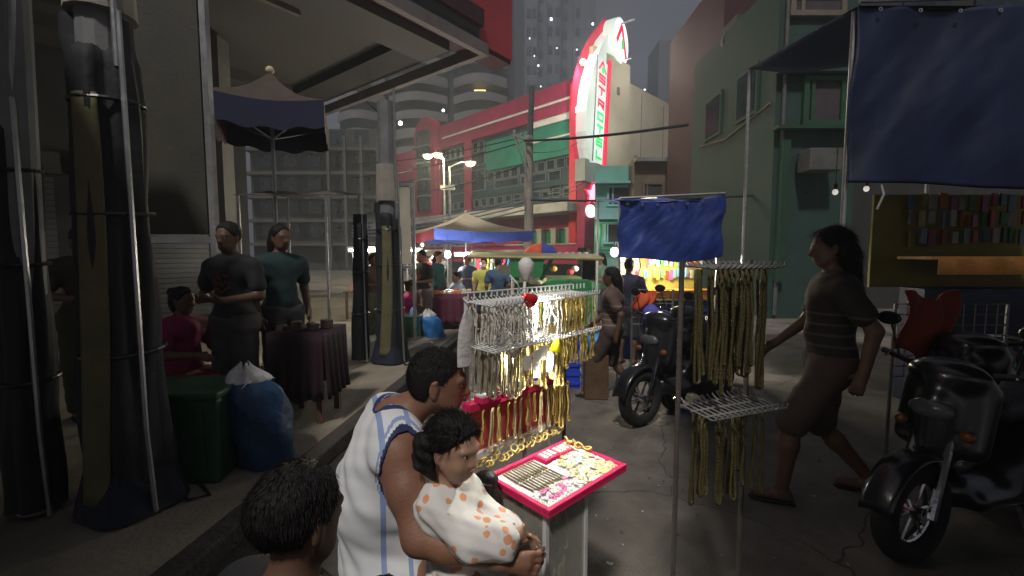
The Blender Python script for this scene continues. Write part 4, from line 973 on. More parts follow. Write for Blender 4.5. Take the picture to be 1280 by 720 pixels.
q = MB(); q.prism([(txx(643), .35), (txx(742), .35), (txx(742), tz(352)), (txx(735), tz(349)), (txx(688), tz(349)), (txx(676), tz(357)), (txx(643), tz(352))], (0, TDp + .02, 0), (1, 0, 0), (0, 0, 1), (0, 1.2, 0)); q.build('body', m_trig, o, bevel=.02)
for px, w_ in ((645, .10), (737, .20)):
    q = MB(); q.box((txx(px), TDp + .06, (tz(352) + zr) / 2), (w_, .06, zr - tz(352) - .03)); q.build('roof_pillar', m_trig if px < 700 else m_tarpk, o)
q = MB(); q.beam((txx(676), TDp + .05, tz(350)), (txx(690), TDp + .05, zr - .03), .06, .06); q.build('windscreen_pillar', m_trig, o)
q = MB(); q.prism([(txx(638), tz(346)), (txx(676), tz(346)), (txx(680), zr - .04), (txx(638), zr - .03)], (0, TDp - .14, 0), (1, 0, 0), (0, 0, 1), (0, .05, 0)); q.build('side_panel', m_trig, o)
q = MB(); q.box((txx(632), TDp + .5, tz(338)), (.22, .05, .14)); q.build('plate', m_white, o)
for px in (655, 728):
    q = MB(); q.torus((txx(px), TDp - .02, .28), .22, .06, (1, 0, 0), (0, 0, 1), 24, 8); wv = q.build('wheel', m_rubber, o)
    q = MB(); q.lathe([(.0, -.03), (.17, -.03), (.17, .03), (0, .03)], (txx(px), TDp - .02, .28), 20, (1, 0, 0), (0, 0, 1), (0, 1, 0)); q.build('rim', m_chrome, wv)
for px, py, c in ((692, 336, (.75, .33, .05)), (713, 340, (.65, .04, .05)), (719, 336, (.6, .55, .5))):
    q = MB(); p = P(px, py, TDp + .6); q.sphere(p, (.06, .05, .05), 10, 8); tag(q.build('hanging_bundle', mat('bundle_%d' % px, c, .6)), {692: 'orange bundle seen through the tricycle cab opening', 713: 'red bundle seen through the tricycle cab opening', 719: 'pale bundle beside the red one in the tricycle cab'}[px], 'bundle')
p = P(700, 318, 9.0); o = thing('parasol', 'small round parasol with blue and orange panels above the tricycle roof', 'umbrella', (p.x, p.y, 0))
p = P(676, 319, 9.0)
for i in range(8):
    q = MB(); a0, a1 = 2 * math.pi * i / 8, 2 * math.pi * (i + 1) / 8
    q.sheet(lambda u, v: (p.x + .36 * math.sin(v * 1.45) * math.cos(a0 + (a1 - a0) * u), p.y + .36 * math.sin(v * 1.45) * math.sin(a0 + (a1 - a0) * u), p.z - .04 + .28 * math.cos(v * 1.45)), 4, 6)
    q.build('panel', [m_umb_b, mat('orange_red_cloth', (.62, .10, .03), .75)][(i // 2 + 1) % 2], o, smooth=True, thick=.004)
q = MB(); q.bar((p.x, p.y, 0), (p.x, p.y, p.z + .22), .014, 8); q.build('pole', m_alu, o)
for i in range(5):
    q = MB(); pp = P(700 + i * 8, 317.5, 7.3); q.sphere(pp, (.05, .05, .035), 10, 6); q.build('x', m_awn); x_ = bpy.data.objects['x']; x_.name = 'roof_bundle'
    tag(x_, 'pale cloth bundle tied on the tricycle roof', 'bundle', 'bundles on the tricycle roof')

# blue crates seen through the rack, blue bucket
m_blue = mat('blue_plastic', (.03, .07, .55), .4, 0, .15, 4)
cpos = P(694, 425, 5.4)
for k in range(2):
    o = thing('plastic_crate', ['blue plastic crate behind the jewellery rack, lower of two', 'blue plastic crate behind the jewellery rack, upper of two'][k], 'crate', (cpos.x, cpos.y, .36 * k), 'blue crates')
    zb = .36 * k; q = MB()
    for s in (-1, 1): q.box((cpos.x, cpos.y + s * .19, zb + .17), (.56, .03, .34)); q.box((cpos.x + s * .265, cpos.y, zb + .17), (.03, .35, .34))
    q.box((cpos.x, cpos.y, zb + .02), (.5, .35, .03)); q.build('shell', m_blue, o)
    for j in range(3): q = MB(); q.box((cpos.x, cpos.y - .212, zb + .06 + j * .11), (.58, .014, .03)); q.build('rib', m_blue, o)
q = MB(); pb_ = P(744, 430, 4.9); q.lathe([(0, 0), (.085, 0), (.105, .2), (.1, .2), (.08, .01)], (pb_.x, pb_.y, pb_.z - .1), 18); bk = q.build('bucket', mat('bright_blue_plastic', (.03, .28, .62), .4), None, smooth=True); tag(bk, 'small bright blue bucket on a low crate behind the rack', 'bucket')
q = MB(); q.box((pb_.x, pb_.y, (pb_.z - .1) / 2), (.26, .26, pb_.z - .102)); tag(q.build('wooden_crate', m_wood, bevel=.01), 'low wooden crate carrying the small blue bucket', 'crate')

# ------------------------------------------------------------------ stall at the right under the blue tarpaulin
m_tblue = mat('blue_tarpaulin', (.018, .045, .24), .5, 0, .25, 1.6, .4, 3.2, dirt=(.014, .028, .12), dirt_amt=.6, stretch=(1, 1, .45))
m_tblued = mat('shaded_blue_tarpaulin', (.004, .010, .042), .55, 0, .3, 1.6, .4, 3.2, dirt=(.003, .006, .02), dirt_amt=.6, stretch=(1, 1, .45))  # same blue tarpaulin with shade put into the colour
def tarp_stall(c0, c1, d, zb, lab, m, depth=1.7):
    """c0 = top-left pixel, c1 = bottom-right pixel of the front sheet"""
    a = P(c0[0], c1[1], d); c = P(c1[0], c0[1], d); o = thing('tarpaulin_stall', lab, 'stall', ((a.x + c.x) / 2, d, zb), 'stalls under blue tarpaulins')
    x0, x1, z0, z1 = a.x, c.x, a.z, c.z
    q = MB(); q.sheet(lambda u, v: (x0 + (x1 - x0) * u + .02 * math.sin(v * 9), d + .03 * math.sin(u * 5 + v * 3) * (.3 + v) + .006 * math.sin(u * 19) + .07 * noise.noise((u * 5 + c0[0], v * 1.8, 1)) + .014 * noise.noise((u * 11 + v * 4, v * 3, c0[0])) + .004 * noise.noise((u * 26 + v * 14, v * 9, 3)), z1 + .07 * u - .05 * math.sin(math.pi * u) + (z0 - z1) * v - .07 * u * v + .02 * math.sin(u * 7) * v + .03 * noise.noise((u * 4, v * 3, 7)) * v), 90, 50)
    q.build('front_sheet', m, o, smooth=True, thick=.006)
    q = MB(); q.sheet(lambda u, v: (x0 + (x1 - x0) * u, d + depth * v, z1 - .01 + .05 * math.sin(u * 7) * math.sin(v * 5) + .22 * v), 20, 8); q.build('roof_sheet', m, o, smooth=True, thick=.006)
    for k in range(7):
        u = (k + .5) / 7; q = MB(); q.torus((x0 + (x1 - x0) * u, d - .035, z1 - .05 + .07 * u - .05 * math.sin(math.pi * u)), .014, .005, (1, 0, 0), (0, 0, 1), 14, 5); q.build('grommet', m_alu, o)
    q = MB(); q.bar((x0, d - .02, z1 + .02), (x1, d - .02, z1 + .09), .018, 8); q.build('top_rail', m_alu, o)
    for x in (x0 + .03, x1 - .03):
        for y in (d + .08, d + depth): q = MB(); q.bar((x, y, zb), (x, y, z1 + (.2 if y > d + .5 else -.02)), .022, 8); q.build('post', m_alu, o)
    q = MB(); q.tube([(x0 + .28, d - .02, z0 + .02), (x0 + .3, d - .05, z0 - .12), (x0 + .27, d - .02, z0 - .25)], .01, 6); q.build('tie_strap', m_canopy, o)
    return o, x0, x1, z0, z1
ts, x0, x1, z0, z1 = tarp_stall((773, 250), (905, 322), 6.2, 0, 'stall behind a bright blue tarpaulin right of the mint house, lit goods below', m_tblue)
m_yb = mat('yellow_back_sheet', (.62, .50, .10), .6, 0, .2, 4)
GD = 7.1
q = MB(); q.box((P(838, 0, GD).x, GD + .12, 1.2), (1.3, .03, .95)); q.build('back_board', m_yb, ts)
gcol = [(.62, .08, .05), (.10, .35, .55), (.65, .55, .10), (.60, .58, .55), (.10, .42, .15), (.72, .30, .04), (.5, .1, .3), (.3, .5, .6)]
gm = [mat('goods_pack_%s' % n, c, .4, 0, .2, 9) for n, c in zip(('red', 'blue', 'yellow', 'white', 'green', 'orange', 'purple', 'sky'), gcol)]
gname = ('red', 'blue', 'yellow', 'white', 'green', 'orange', 'purple', 'sky blue')
for i in range(34):
    r_, c_ = divmod(i, 17); px = 792 + c_ * 5.2 + random.uniform(-1, 1); py = 327 + r_ * 15 + random.uniform(-2, 2); k = random.randrange(8)
    p = P(px, py, GD - .02 + random.uniform(-.05, .05)); q = MB(); q.box(p, (.055, .022, random.uniform(.11, .17)), random.uniform(-.3, .3))
    tag(q.build('goods_pack', gm[k], bevel=.006), gname[k] + ' goods pack hung in rows on the stall under the bright blue tarpaulin', 'goods pack', gname[k] + ' packs on the bright tarpaulin stall')
q = MB(); q.box((P(836, 0, GD).x, GD - .3, P(0, 361, GD).z), (1.5, .4, .03)); q.build('shelf', mat('orange_shelf_cloth', (.70, .28, .03), .6), ts)
q = MB(); q.sheet(lambda u, v: (P(786, 0, GD).x + 1.5 * u, GD - .51 - .02 * math.sin(u * 40) * v, P(0, 362, GD).z - .10 * v), 40, 3); q.build('shelf_skirt', mat('orange_shelf_cloth', (.7, .28, .03)), ts, thick=.005)
q = MB(); q.box((P(836, 0, GD).x, GD - .25, .45), (1.4, .3, .9)); q.build('counter', m_tblue, ts)
hang_bulb(768, 315, 6.9, 30, 'bright white bulb left of the bright blue tarpaulin, lower left one', .06, up_=.3)
hang_bulb(778.5, 320, 7.1, 30, 'white bulb hung just under the bright blue tarpaulin edge', .05, up_=.25)
hang_bulb(828, 322, 6.8, 26, 'small warm bulb over the goods of the bright tarpaulin stall', .028, col=(1, .85, .55), up_=.2)
# wire grid with orange cloth and a blue bag
def grid_panel(px0, py0, px1, py1, d, lab, m, zb=0, step=.07):
    a = P(px0, py1, d); c = P(px1, py0, d); o = thing('wire_grid', lab, 'wire grid', ((a.x + c.x) / 2, d, zb), 'wire display grids'); q = MB()
    n = max(2, int((c.x - a.x) / step))
    for i in range(n + 1): x = a.x + (c.x - a.x) * i / n; q.bar((x, d, a.z), (x, d, c.z), .004, 5)
    n2 = max(2, int((c.z - a.z) / step))
    for i in range(n2 + 1): z = a.z + (c.z - a.z) * i / n2; q.bar((a.x, d - .006, z), (c.x, d - .006, z), .004, 5)
    q.build('mesh', m, o)
    for x in (a.x, c.x): q = MB(); q.bar((x, d + .01, zb), (x, d + .01, c.z), .012, 6); q.build('post', m, o)
    return o
m_wire = mat('grey_wire', (.25, .25, .25), .4, .6, .2)
grid_panel(790, 362, 842, 405, 5.2, 'wire grid with orange cloth hung on it behind the strip of motorbike', m_wire)
def cloth(px0, py0, px1, py1, d, m, name, lab, cat, round_=False):
    a = P(px0, py1, d); c = P(px1, py0, d); q = MB()
    def fn(u, v):
        xx = a.x + (c.x - a.x) * u; z = c.z + (a.z - c.z) * v
        e = math.sin(math.pi * u) * math.sin(math.pi * min(1, v * 1.0 + .0)); jag = .10 * (c.z - a.z) * math.sin(u * 7 + 1)
        return (xx + .08 * (c.x - a.x) * math.sin(v * 5), d - .02 - .05 * e - .02 * math.sin(u * 14 + v * 4), z + jag * (1 - v) * .8 + jag * v)
    q.sheet(fn, 24, 16); return tag(q.build(name, m, None, smooth=True, thick=.012), lab, cat)
m_orcl = mat('orange_red_cloth', (.62, .10, .03), .75); m_bluecl = mat('violet_blue_cloth', (.09, .10, .50), .7)
cloth(791, 365, 818, 388, 5.15, m_orcl, 'orange_cloth', 'orange red shirt hung on the wire grid right of the walking figure', 'cloth')
q = MB(); q.sphere(P(815, 391, 5.05), (.11, .08, .10), 16, 10); tag(q.build('cloth_bundle', m_bluecl, smooth=True), 'violet blue cloth bundle under the orange shirt by the motorbike', 'bundle')
grid_panel(728, 425, 748, 482, 4.9, 'small wire grid left of the legs of the walking figure', m_wire, step=.06)
grid_panel(752, 438, 772, 462, 5.3, 'small white wire basket panel between the legs of the walking figure', m_white, step=.05)

# near tarpaulin stall at the right edge, coloured dark for shade
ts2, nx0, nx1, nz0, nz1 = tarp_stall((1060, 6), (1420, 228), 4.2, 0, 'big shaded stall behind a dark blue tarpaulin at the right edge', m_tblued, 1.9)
GN = 5.0
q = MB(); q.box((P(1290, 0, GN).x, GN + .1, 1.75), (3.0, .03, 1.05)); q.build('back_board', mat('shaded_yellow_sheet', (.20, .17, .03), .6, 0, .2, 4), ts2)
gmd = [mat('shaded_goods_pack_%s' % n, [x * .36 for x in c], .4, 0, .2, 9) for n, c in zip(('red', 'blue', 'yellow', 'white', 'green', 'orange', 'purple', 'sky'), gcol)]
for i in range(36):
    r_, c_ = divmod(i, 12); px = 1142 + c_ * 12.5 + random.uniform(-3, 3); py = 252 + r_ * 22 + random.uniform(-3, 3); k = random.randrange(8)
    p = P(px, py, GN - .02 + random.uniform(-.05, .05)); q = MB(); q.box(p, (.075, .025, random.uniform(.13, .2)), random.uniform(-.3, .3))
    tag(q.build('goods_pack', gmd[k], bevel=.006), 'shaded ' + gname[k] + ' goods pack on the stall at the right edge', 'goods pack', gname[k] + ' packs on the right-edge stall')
q = MB(); q.box((P(1260, 0, GN).x, GN - .3, P(0, 322, GN).z), (2.2, .4, .03)); q.build('shelf', mat('shaded_orange_shelf_cloth', (.25, .10, .015), .6), ts2)
q = MB(); q.sheet(lambda u, v: (P(1140, 0, GN).x + 2.2 * u, GN - .51 - .02 * math.sin(u * 40) * v, P(0, 323, GN).z - .16 * v), 40, 3); q.build('shelf_skirt', mat('shaded_orange_shelf_cloth', (.25, .1, .015)), ts2, thick=.005)
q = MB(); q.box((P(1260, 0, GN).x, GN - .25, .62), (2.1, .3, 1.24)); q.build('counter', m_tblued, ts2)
grid_panel(1115, 380, 1262, 470, 3.4, 'shaded wire grid with cloth hung on it under the right-edge stall', m_wire, step=.08)
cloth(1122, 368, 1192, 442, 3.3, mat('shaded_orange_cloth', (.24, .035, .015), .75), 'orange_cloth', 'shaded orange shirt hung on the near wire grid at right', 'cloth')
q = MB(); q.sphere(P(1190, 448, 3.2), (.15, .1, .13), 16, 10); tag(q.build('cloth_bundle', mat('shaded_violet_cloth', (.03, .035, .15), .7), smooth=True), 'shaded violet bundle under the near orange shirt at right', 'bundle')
hang_bulb(1044, 240, 5.2, .25, 'dim bulb in the gap left of the dark blue tarpaulin', .03)
hang_bulb(1083, 236, 5.4, .25, 'dim bulb under the lower left corner of the dark blue tarpaulin', .03)

# ------------------------------------------------------------------ scooters
m_scoot = mat('glossy_black_fairing', (.010, .011, .014), .28, 0, .08, 4, 0, 20, coat=.4)
m_seat = mat('black_vinyl_seat', (.012, .012, .013), .5, 0, .3, 6, .3, 60); m_red_l = mat('red_tail_lens', (.3, .01, .01), .2)
m_lens = mat('clear_headlamp_lens', (.10, .10, .11), .08)
def scooter():
    o = thing('scooter', 'black scooter', 'motorbike', (0, 0, 0))      # nose towards +x
    for wx, nm in ((.66, 'front_wheel'), (-.60, 'rear_wheel')):
        q = MB(); q.torus((wx, 0, .27), .215, .058, (1, 0, 0), (0, 0, 1), 30, 10); wv = q.build('wheel', m_rubber, o, smooth=True)
        q = MB(); q.torus((wx, 0, .27), .165, .016, (1, 0, 0), (0, 0, 1), 24, 6)
        for k in range(6): a = k * math.pi / 3; q.bar((wx, 0, .27), (wx + .165 * math.cos(a), 0, .27 + .165 * math.sin(a)), .012, 6)
        q.bar((wx, -.06, .27), (wx, .06, .27), .035, 12); q.build('rim', m_chrome, wv)
    q = MB()
    q.sheet(lambda u, v: (.66 + .30 * math.cos(R(8) + u * R(150)), -.075 + .15 * v, .27 + .295 * math.sin(R(8) + u * R(150)) + .02 * math.sin(math.pi * v)), 16, 6); q.build('front_fender', m_scoot, o, smooth=True, thick=.01)
    for s in (-1, 1): q = MB(); q.bar((.66, s * .085, .27), (.50, s * .07, .72), .02, 8); q.build('fork', m_chrome, o)
    shield = [cap((.50, 0, .55), (.42, 0, .90), .085, .12, .06), cap((.47, -.14, .62), (.40, -.13, .90), .06, .07, .06), cap((.47, .14, .62), (.40, .13, .90), .06, .07, .06), cap((.54, 0, .62), (.50, 0, .84), .05, .07, .05), ell((.44, 0, .98), (.10, .17, .08), .05)]
    F, lo, h, ax = field(shield, .018); body_mesh('front_shield', F, lo, h, m_scoot, o)
    q = MB(); q.sphere((.555, 0, .80), (.035, .10, .055), 14, 10); q.build('headlight', m_lens, o, smooth=True)
    for s in (-1, 1):
        q = MB(); q.sphere((.53, s * .14, .70), (.03, .035, .03), 10, 8); q.build('indicator', mat('orange_lens', (.16, .05, .01), .2), o)
        q = MB(); q.bar((.42, s * .17, 1.0), (.37, s * .34, 1.03), .017, 8); q.build('handlebar', m_blackp, o)
        q = MB(); q.bar((.40, s * .24, 1.02), (.42, s * .28, 1.20), .006, 6); q.sphere((.41, s * .30, 1.23), (.015, .065, .04), 12, 8); q.build('mirror', m_blackp, o)
        q = MB(); q.bar((.36, s * .30, 1.03), (.47, s * .27, 1.02), .006, 6); q.build('brake_lever', m_chrome, o)
    body = [cap((.35, 0, .34), (-.15, 0, .30), .10, .12, .08), cap((.30, -.10, .30), (-.1, -.11, .30), .05, .06, .05), cap((.30, .10, .30), (-.1, .11, .30), .05, .06, .05),
            cap((-.12, 0, .46), (-.72, 0, .66), .14, .10, .12), cap((-.05, 0, .40), (-.45, 0, .55), .15, .15, .1), cap((-.5, 0, .62), (-.88, 0, .74), .10, .05, .06)]
    F, lo, h, ax = field(body, .02); body_mesh('body_fairing', F, lo, h, m_scoot, o)
    seat = [cap((-.02, 0, .72), (-.40, 0, .76), .085, .11, .08), cap((-.4, 0, .78), (-.74, 0, .82), .11, .07, .08)]
    F, lo, h, ax = field(seat, .018); F = np.maximum(F, .70 - gridXYZ(ax)[2] - .04); body_mesh('seat', F, lo, h, m_seat, o)
    q = MB(); q.tube([(-.6, -.12, .84), (-.86, -.10, .88), (-.90, 0, .89), (-.86, .10, .88), (-.6, .12, .84)], .014, 8); q.build('grab_rail', m_chrome, o)
    q = MB(); q.sphere((-.90, 0, .74), (.03, .09, .04), 12, 8); q.build('tail_light', m_red_l, o)
    q = MB(); q.bar((-.25, -.16, .26), (-.72, -.17, .36), .045, 12); q.build('exhaust', m_chrome, o)
    q = MB(); q.box((-.35, 0, .24), (.4, .2, .16)); q.build('engine', m_blackp, o, bevel=.02)
    q = MB(); q.bar((-.05, .12, .22), (.02, .22, .01), .012, 6); q.build('side_stand', m_chrome, o)
    q = MB(); q.sheet(lambda u, v: (-.60 + .31 * math.cos(R(60) + u * R(110)), -.08 + .16 * v, .27 + .30 * math.sin(R(60) + u * R(110))), 12, 4); q.build('rear_fender', m_blackp, o, thick=.008)
    return o
sco = scooter()
def place(o, px, py, head_deg, lab, wheel=.66):
    g = G(px, py); a = R(head_deg); o.location = (g.x - wheel * math.cos(a), g.y - wheel * math.sin(a), 0); o.rotation_euler = (0, 0, a); o['label'] = lab; o['group'] = 'parked black scooters'
place(sco, 800, 532, 214, 'black scooter with its chrome front wheel nearest the walking figure')
s2 = copy_tree(sco); place(s2, 842, 512, 226, 'black scooter parked behind the one with the chrome front wheel')
s3 = copy_tree(sco); place(s3, 1135, 700, 200, 'big near black scooter filling the lower right corner'); 
s4 = copy_tree(sco); place(s4, 1190, 610, 215, 'shaded black scooter just behind the big near one at lower right')

# litter
for k, (px, py, s) in enumerate(((690, 633, .011), (728, 683, .018), (762, 705, .014), (726, 674, .008), (745, 645, .006), (779, 682, .006), (708, 655, .006), (803, 640, .005), (756, 610, .005))):
    g = G(px, py, .004); q = MB(); pts = [(g.x + s * (1 + .5 * math.sin(k + i * 2.3)) * math.cos(i * 1.05), g.y + s * (1 + .5 * math.sin(k * 2 + i * 1.7)) * math.sin(i * 1.05), g.z + .004 * math.sin(i * 2 + k) + .004) for i in range(6)]
    q.add(pts, [(0, 1, 2, 3, 4, 5)]); tag(q.build('paper_scrap', m_plasw, thick=.002), 'white paper scrap on the dark road right of the jewellery tray', 'litter', 'paper scraps on the road')

for k in range(46):
    px, py = random.uniform(640, 1100), random.uniform(520, 718); g = G(px, py, .004); s = random.uniform(.003, .011); q = MB()
    q.add([(g.x + s * (1 + .5 * math.sin(k + i * 2.3)) * math.cos(i * 1.05), g.y + s * (1 + .5 * math.sin(k * 2 + i * 1.7)) * math.sin(i * 1.05), g.z + .002 + .004 * (1 + math.sin(i * 2 + k))) for i in range(6)], [(0, 1, 2, 3, 4, 5)])
    tag(q.build('litter_bit', mat('litter_%d' % (k % 3), ((.30, .27, .22), (.12, .09, .05), (.42, .41, .40))[k % 3], .8), thick=.002), ('tan', 'brown', 'pale grey')[k % 3] + ' bit of litter trodden into the road', 'litter', ('tan', 'brown', 'pale grey')[k % 3] + ' litter bits on the road')
# ------------------------------------------------------------------ the jewellery stand
m_wplas = mat('white_rack_plastic', (.72, .72, .70), .4, 0, .1, 8, .05, 30)
m_gold = mat('gold_plated_chain', (.82, .63, .20), .38, .35, .2, 40, .5, 160, stretch=(1, 1, .6)); m_golp = mat('pale_gold_chain', (.84, .73, .40), .38, .3, .2, 40, .5, 160)
m_silv = mat('silver_chain', (.80, .77, .68), .4, .05, .25, 40, .5, 160); m_brass = mat('dull_brass', (.30, .26, .15), .4, .5, .3, 30, .3, 90)
m_pink = mat('pink_red_velvet', (.72, .02, .12), .7, 0, .12, 8, .1, 40); m_crim = mat('crimson_card', (.56, .08, .07), .65, 0, .15, 5, .1, 20)
m_pearl = mat('pearl_white_pad', (.78, .76, .72), .6, 0, .08, 10, .2, 50)
m_clear = mat('milky_plastic_sheet', (.50, .49, .42), .22, 0, .25, 4, .35, 9, dirt=(.22, .19, .13), dirt_amt=.5, alpha=.42)
RV = Vector((.68, .73, 0)).normalized(); SV = Vector((.73, -.68, 0)).normalized()
TZ = .78
tL, tF, tR, tB = (G(*c, TZ) for c in ((610, 597), (686, 641), (781, 583), (691, 551)))
L0 = Vector((tL.x, tL.y, 0)) - SV * .03
def JP(t, s, z): return L0 + RV * t + SV * s + UZ * z
def rail(o, t0, t1, z, s0, s1, hooks, m=m_wplas, sv=SV, jp=None):
    jp = jp or JP; q = MB()
    for s in (s0, (s0 + s1) / 2, s1): q.bar(jp(t0, s, z), jp(t1, s, z), .0038, 6)
    n = hooks
    for i in range(n):
        t = t0 + (t1 - t0) * (i + .5) / n
        q.tube([jp(t, s0 - .015, z + .004), jp(t, s1 + .025, z - .004), jp(t, s1 + .04, z + .004), jp(t, s1 + .043, z + .018)], .0032, 5)
        q.tube([jp(t, s0 - .015, z + .004), jp(t, s0 - .03, z + .016)], .0032, 5)
    return q.build('hanging_rail', m, o)
js = thing('jewellery_rack', 'white wire jewellery rack with two hooked rails and a red card panel, hung with chains', 'display rack', (L0.x, L0.y, 0))
T0, T1_ = -.045, .625
ZR1, ZR2, ZR3 = 1.425, 1.265, 1.045
rail(js, T0, T1_, ZR1, -.03, .07, 34); rail(js, T0 - .0, T1_, ZR2, -.05, .08, 34)
for t in (T0 + .02, .30, T1_ - .04):
    q = MB(); q.bar(JP(t, -.055, .02), JP(t, -.055, ZR1 + .02), .009, 8); q.build('upright', m_wplas if t < .5 else mat('dark_upright_paint', (.09, .08, .07), .5), js)
q = MB()
for i in range(26): q.bar(JP(T0 + .03 * i + .02, -.045, ZR1 + .012), JP(T0 + .03 * i + .02, -.045, ZR1 + .035), .0035, 5)
q.bar(JP(T0, -.045, ZR1 + .035), JP(T1_, -.045, ZR1 + .035), .0035, 6); q.build('top_comb', m_wplas, js)
q = MB(); q.obox(JP(.20, -.03, .94), RV * .255, SV * .006, UZ * .085); q.build('card_panel', m_crim, js)
q = MB(); q.obox(JP(.21, -.02, ZR3), RV * .27, SV * .022, UZ * .013); q.build('red_ledge', m_pink, js)
q = MB(); q.obox(JP(.19, -.018, .852), RV * .25, SV * .012, UZ * .012); q.build('white_ledge', m_pearl, js)
for t in (-.05, .44): q = MB(); q.bar(JP(t, -.03, .02), JP(t, -.03, ZR3), .007, 8); q.build('lower_upright', m_wplas, js)
q = MB(); q.bar(JP(T0, -.055, .03), JP(T1_ - .03, -.055, .03), .009, 8)
for t in (T0 + .02, T1_ - .04): q.bar(JP(t, -.22, .02), JP(t, .12, .02), .009, 8)
q.build('foot', m_wplas, js)
# white plastic sleeve on the left upright
def fsl(u, v):
    a = u * 2 * math.pi; rr = .024 * (.30 + .75 * min(1, v * 3) ** .5 + .25 * v) + .003 * math.sin(a * 3 + v * 6)
    return JP(T0 + .002 - .008 * v, -.03, 1.40 - v * .20) + RV * (rr * 1.25 * math.cos(a)) + SV * (rr * .55 * math.sin(a))
q = MB(); q.sheet(fsl, 20, 14); tag(q.build('plastic_sleeve', m_plasw, smooth=True), 'whitish plastic sleeve hung on the left end of the jewellery rack', 'plastic sleeve')
# chains: a few prototypes, copied
def chain_proto(L, m, r, wdt, name, twist=0.0):
    pts = [Vector((-wdt * .15, 0, 0))]
    n = 8
    for i in range(1, n + 1): u = i / n; pts.append(Vector((-wdt / 2 * (.3 + .7 * u ** .6), .003 * math.sin(u * 9), -L * u)))
    for i in range(1, 6): a = math.pi * i / 6; pts.append(Vector((-wdt / 2 * math.cos(a), .002, -L - wdt / 2 * math.sin(a))))
    for i in range(n, 0, -1): u = i / n; pts.append(Vector((wdt / 2 * (.3 + .7 * u ** .6), .006 + .003 * math.cos(u * 9), -L * u)))
    pts.append(Vector((wdt * .15, 0, 0)))
    q = MB(); q.tube(pts, [r * (1 + .22 * (i % 2)) for i in range(len(pts))], 6, cap=True)
    return q.build(name, m, None, smooth=True)
used = set()
def hang(proto, p, rz, sz, lab, group, cat='necklace'):
    if proto.name in used: o = proto.copy(); C.objects.link(o)
    else: o = proto; used.add(proto.name)
    o.location = p; o.rotation_euler = (random.uniform(-.05, .05), random.uniform(-.04, .04), rz); o.scale = (1, 1, sz)
    return tag(o, lab, cat, group)
RZ = math.atan2(RV.y, RV.x)
c_gold = chain_proto(.135, m_gold, .0030, .015, 'chain_necklace'); c_gold2 = chain_proto(.185, m_golp, .0030, .018, 'chain_necklace'); c_silv = chain_proto(.125, m_silv, .0026, .016, 'chain_necklace')
c_goldl = chain_proto(.17, m_gold, .0040, .020, 'chain_necklace'); c_dark = chain_proto(.17, mat('tarnished_chain', (.36, .32, .23), .4, .2, .3, 30), .0034, .02, 'chain_necklace')
for i in range(64):
    t = T0 + .015 + (.40) * i / 64 + random.uniform(-.006, .006); hang(c_silv, JP(t, random.choice((-.03, .02, .07, .10)), ZR1 - .006), RZ + random.uniform(-.5, .5), random.uniform(.55, 1.15), 'silver chain hanging from the left part of the top rail', 'silver chains on the top rail')
for i in range(46):
    t = .36 + (T1_ - .37) * i / 46 + random.uniform(-.005, .005); hang(c_gold, JP(t, random.choice((-.03, .02, .07, .10)), ZR1 - .006), RZ + random.uniform(-.5, .5), random.uniform(.8, 1.12), 'gold chain hanging from the right part of the top rail', 'gold chains on the top rail')
for i in range(24):
    t = T0 + .02 + .15 * i / 24 + random.uniform(-.004, .004); hang(c_dark, JP(t, random.choice((0, .05, .09)), ZR2 - .006), RZ + random.uniform(-.4, .4), random.uniform(.85, 1.05), 'dull dark chain at the left end of the middle rail', 'dark chains on the middle rail')
for i in range(60):
    t = .06 + .32 * i / 60 + random.uniform(-.006, .006); hang(c_goldl if i % 3 else c_gold2, JP(t, random.choice((0, .05, .09, .11)), ZR2 - .006), RZ + random.uniform(-.5, .5), random.uniform(.6, 1.15), 'gold chain hanging from the middle rail above the red panel', 'gold chains on the middle rail')
for i in range(28):
    t = .40 + (T1_ - .41) * i / 28 + random.uniform(-.005, .005); hang(c_gold, JP(t, random.choice((0, .05, .10)), ZR2 - .006), RZ + random.uniform(-.5, .5), random.uniform(.7, 1.0), 'short gold chain at the right end of the middle rail', 'short gold chains on the middle rail')
for i in range(15):
    t = .0 + .42 * i / 15 + random.uniform(-.008, .008); hang(c_gold2 if i % 2 else c_gold, JP(t, .012 + .012 * (i % 3), ZR3 - .012), RZ + random.uniform(-.3, .3), random.uniform(.78, .98), 'gold chain lying over the red card panel', 'gold chains over the red panel')
for i in range(26):
    t = .40 + .11 * i / 26; hang(c_goldl, JP(t, random.uniform(-.03, .05), ZR3 - .012), RZ + random.uniform(-.5, .5), random.uniform(.85, 1.05), 'gold chain bunched at the right end of the red panel', 'gold chains right of the red panel')
# curled gold chains along the bottom ledge
for i in range(26):
    t = -.03 + .50 * i / 26; c = JP(t, .012 + random.uniform(0, .02), .838 + random.uniform(-.02, .015)); q = MB()
    a = Vector((random.uniform(-1, 1), random.uniform(-1, 1), random.uniform(-.3, .3))).normalized()
    q.torus(c, random.uniform(.010, .017), .0036, a, a.orthogonal(), 14, 6); tag(q.build('chain_coil', m_gold, smooth=True), 'small coil of gold chain along the ledge under the red panel', 'chain', 'gold chain coils on the lower ledge')
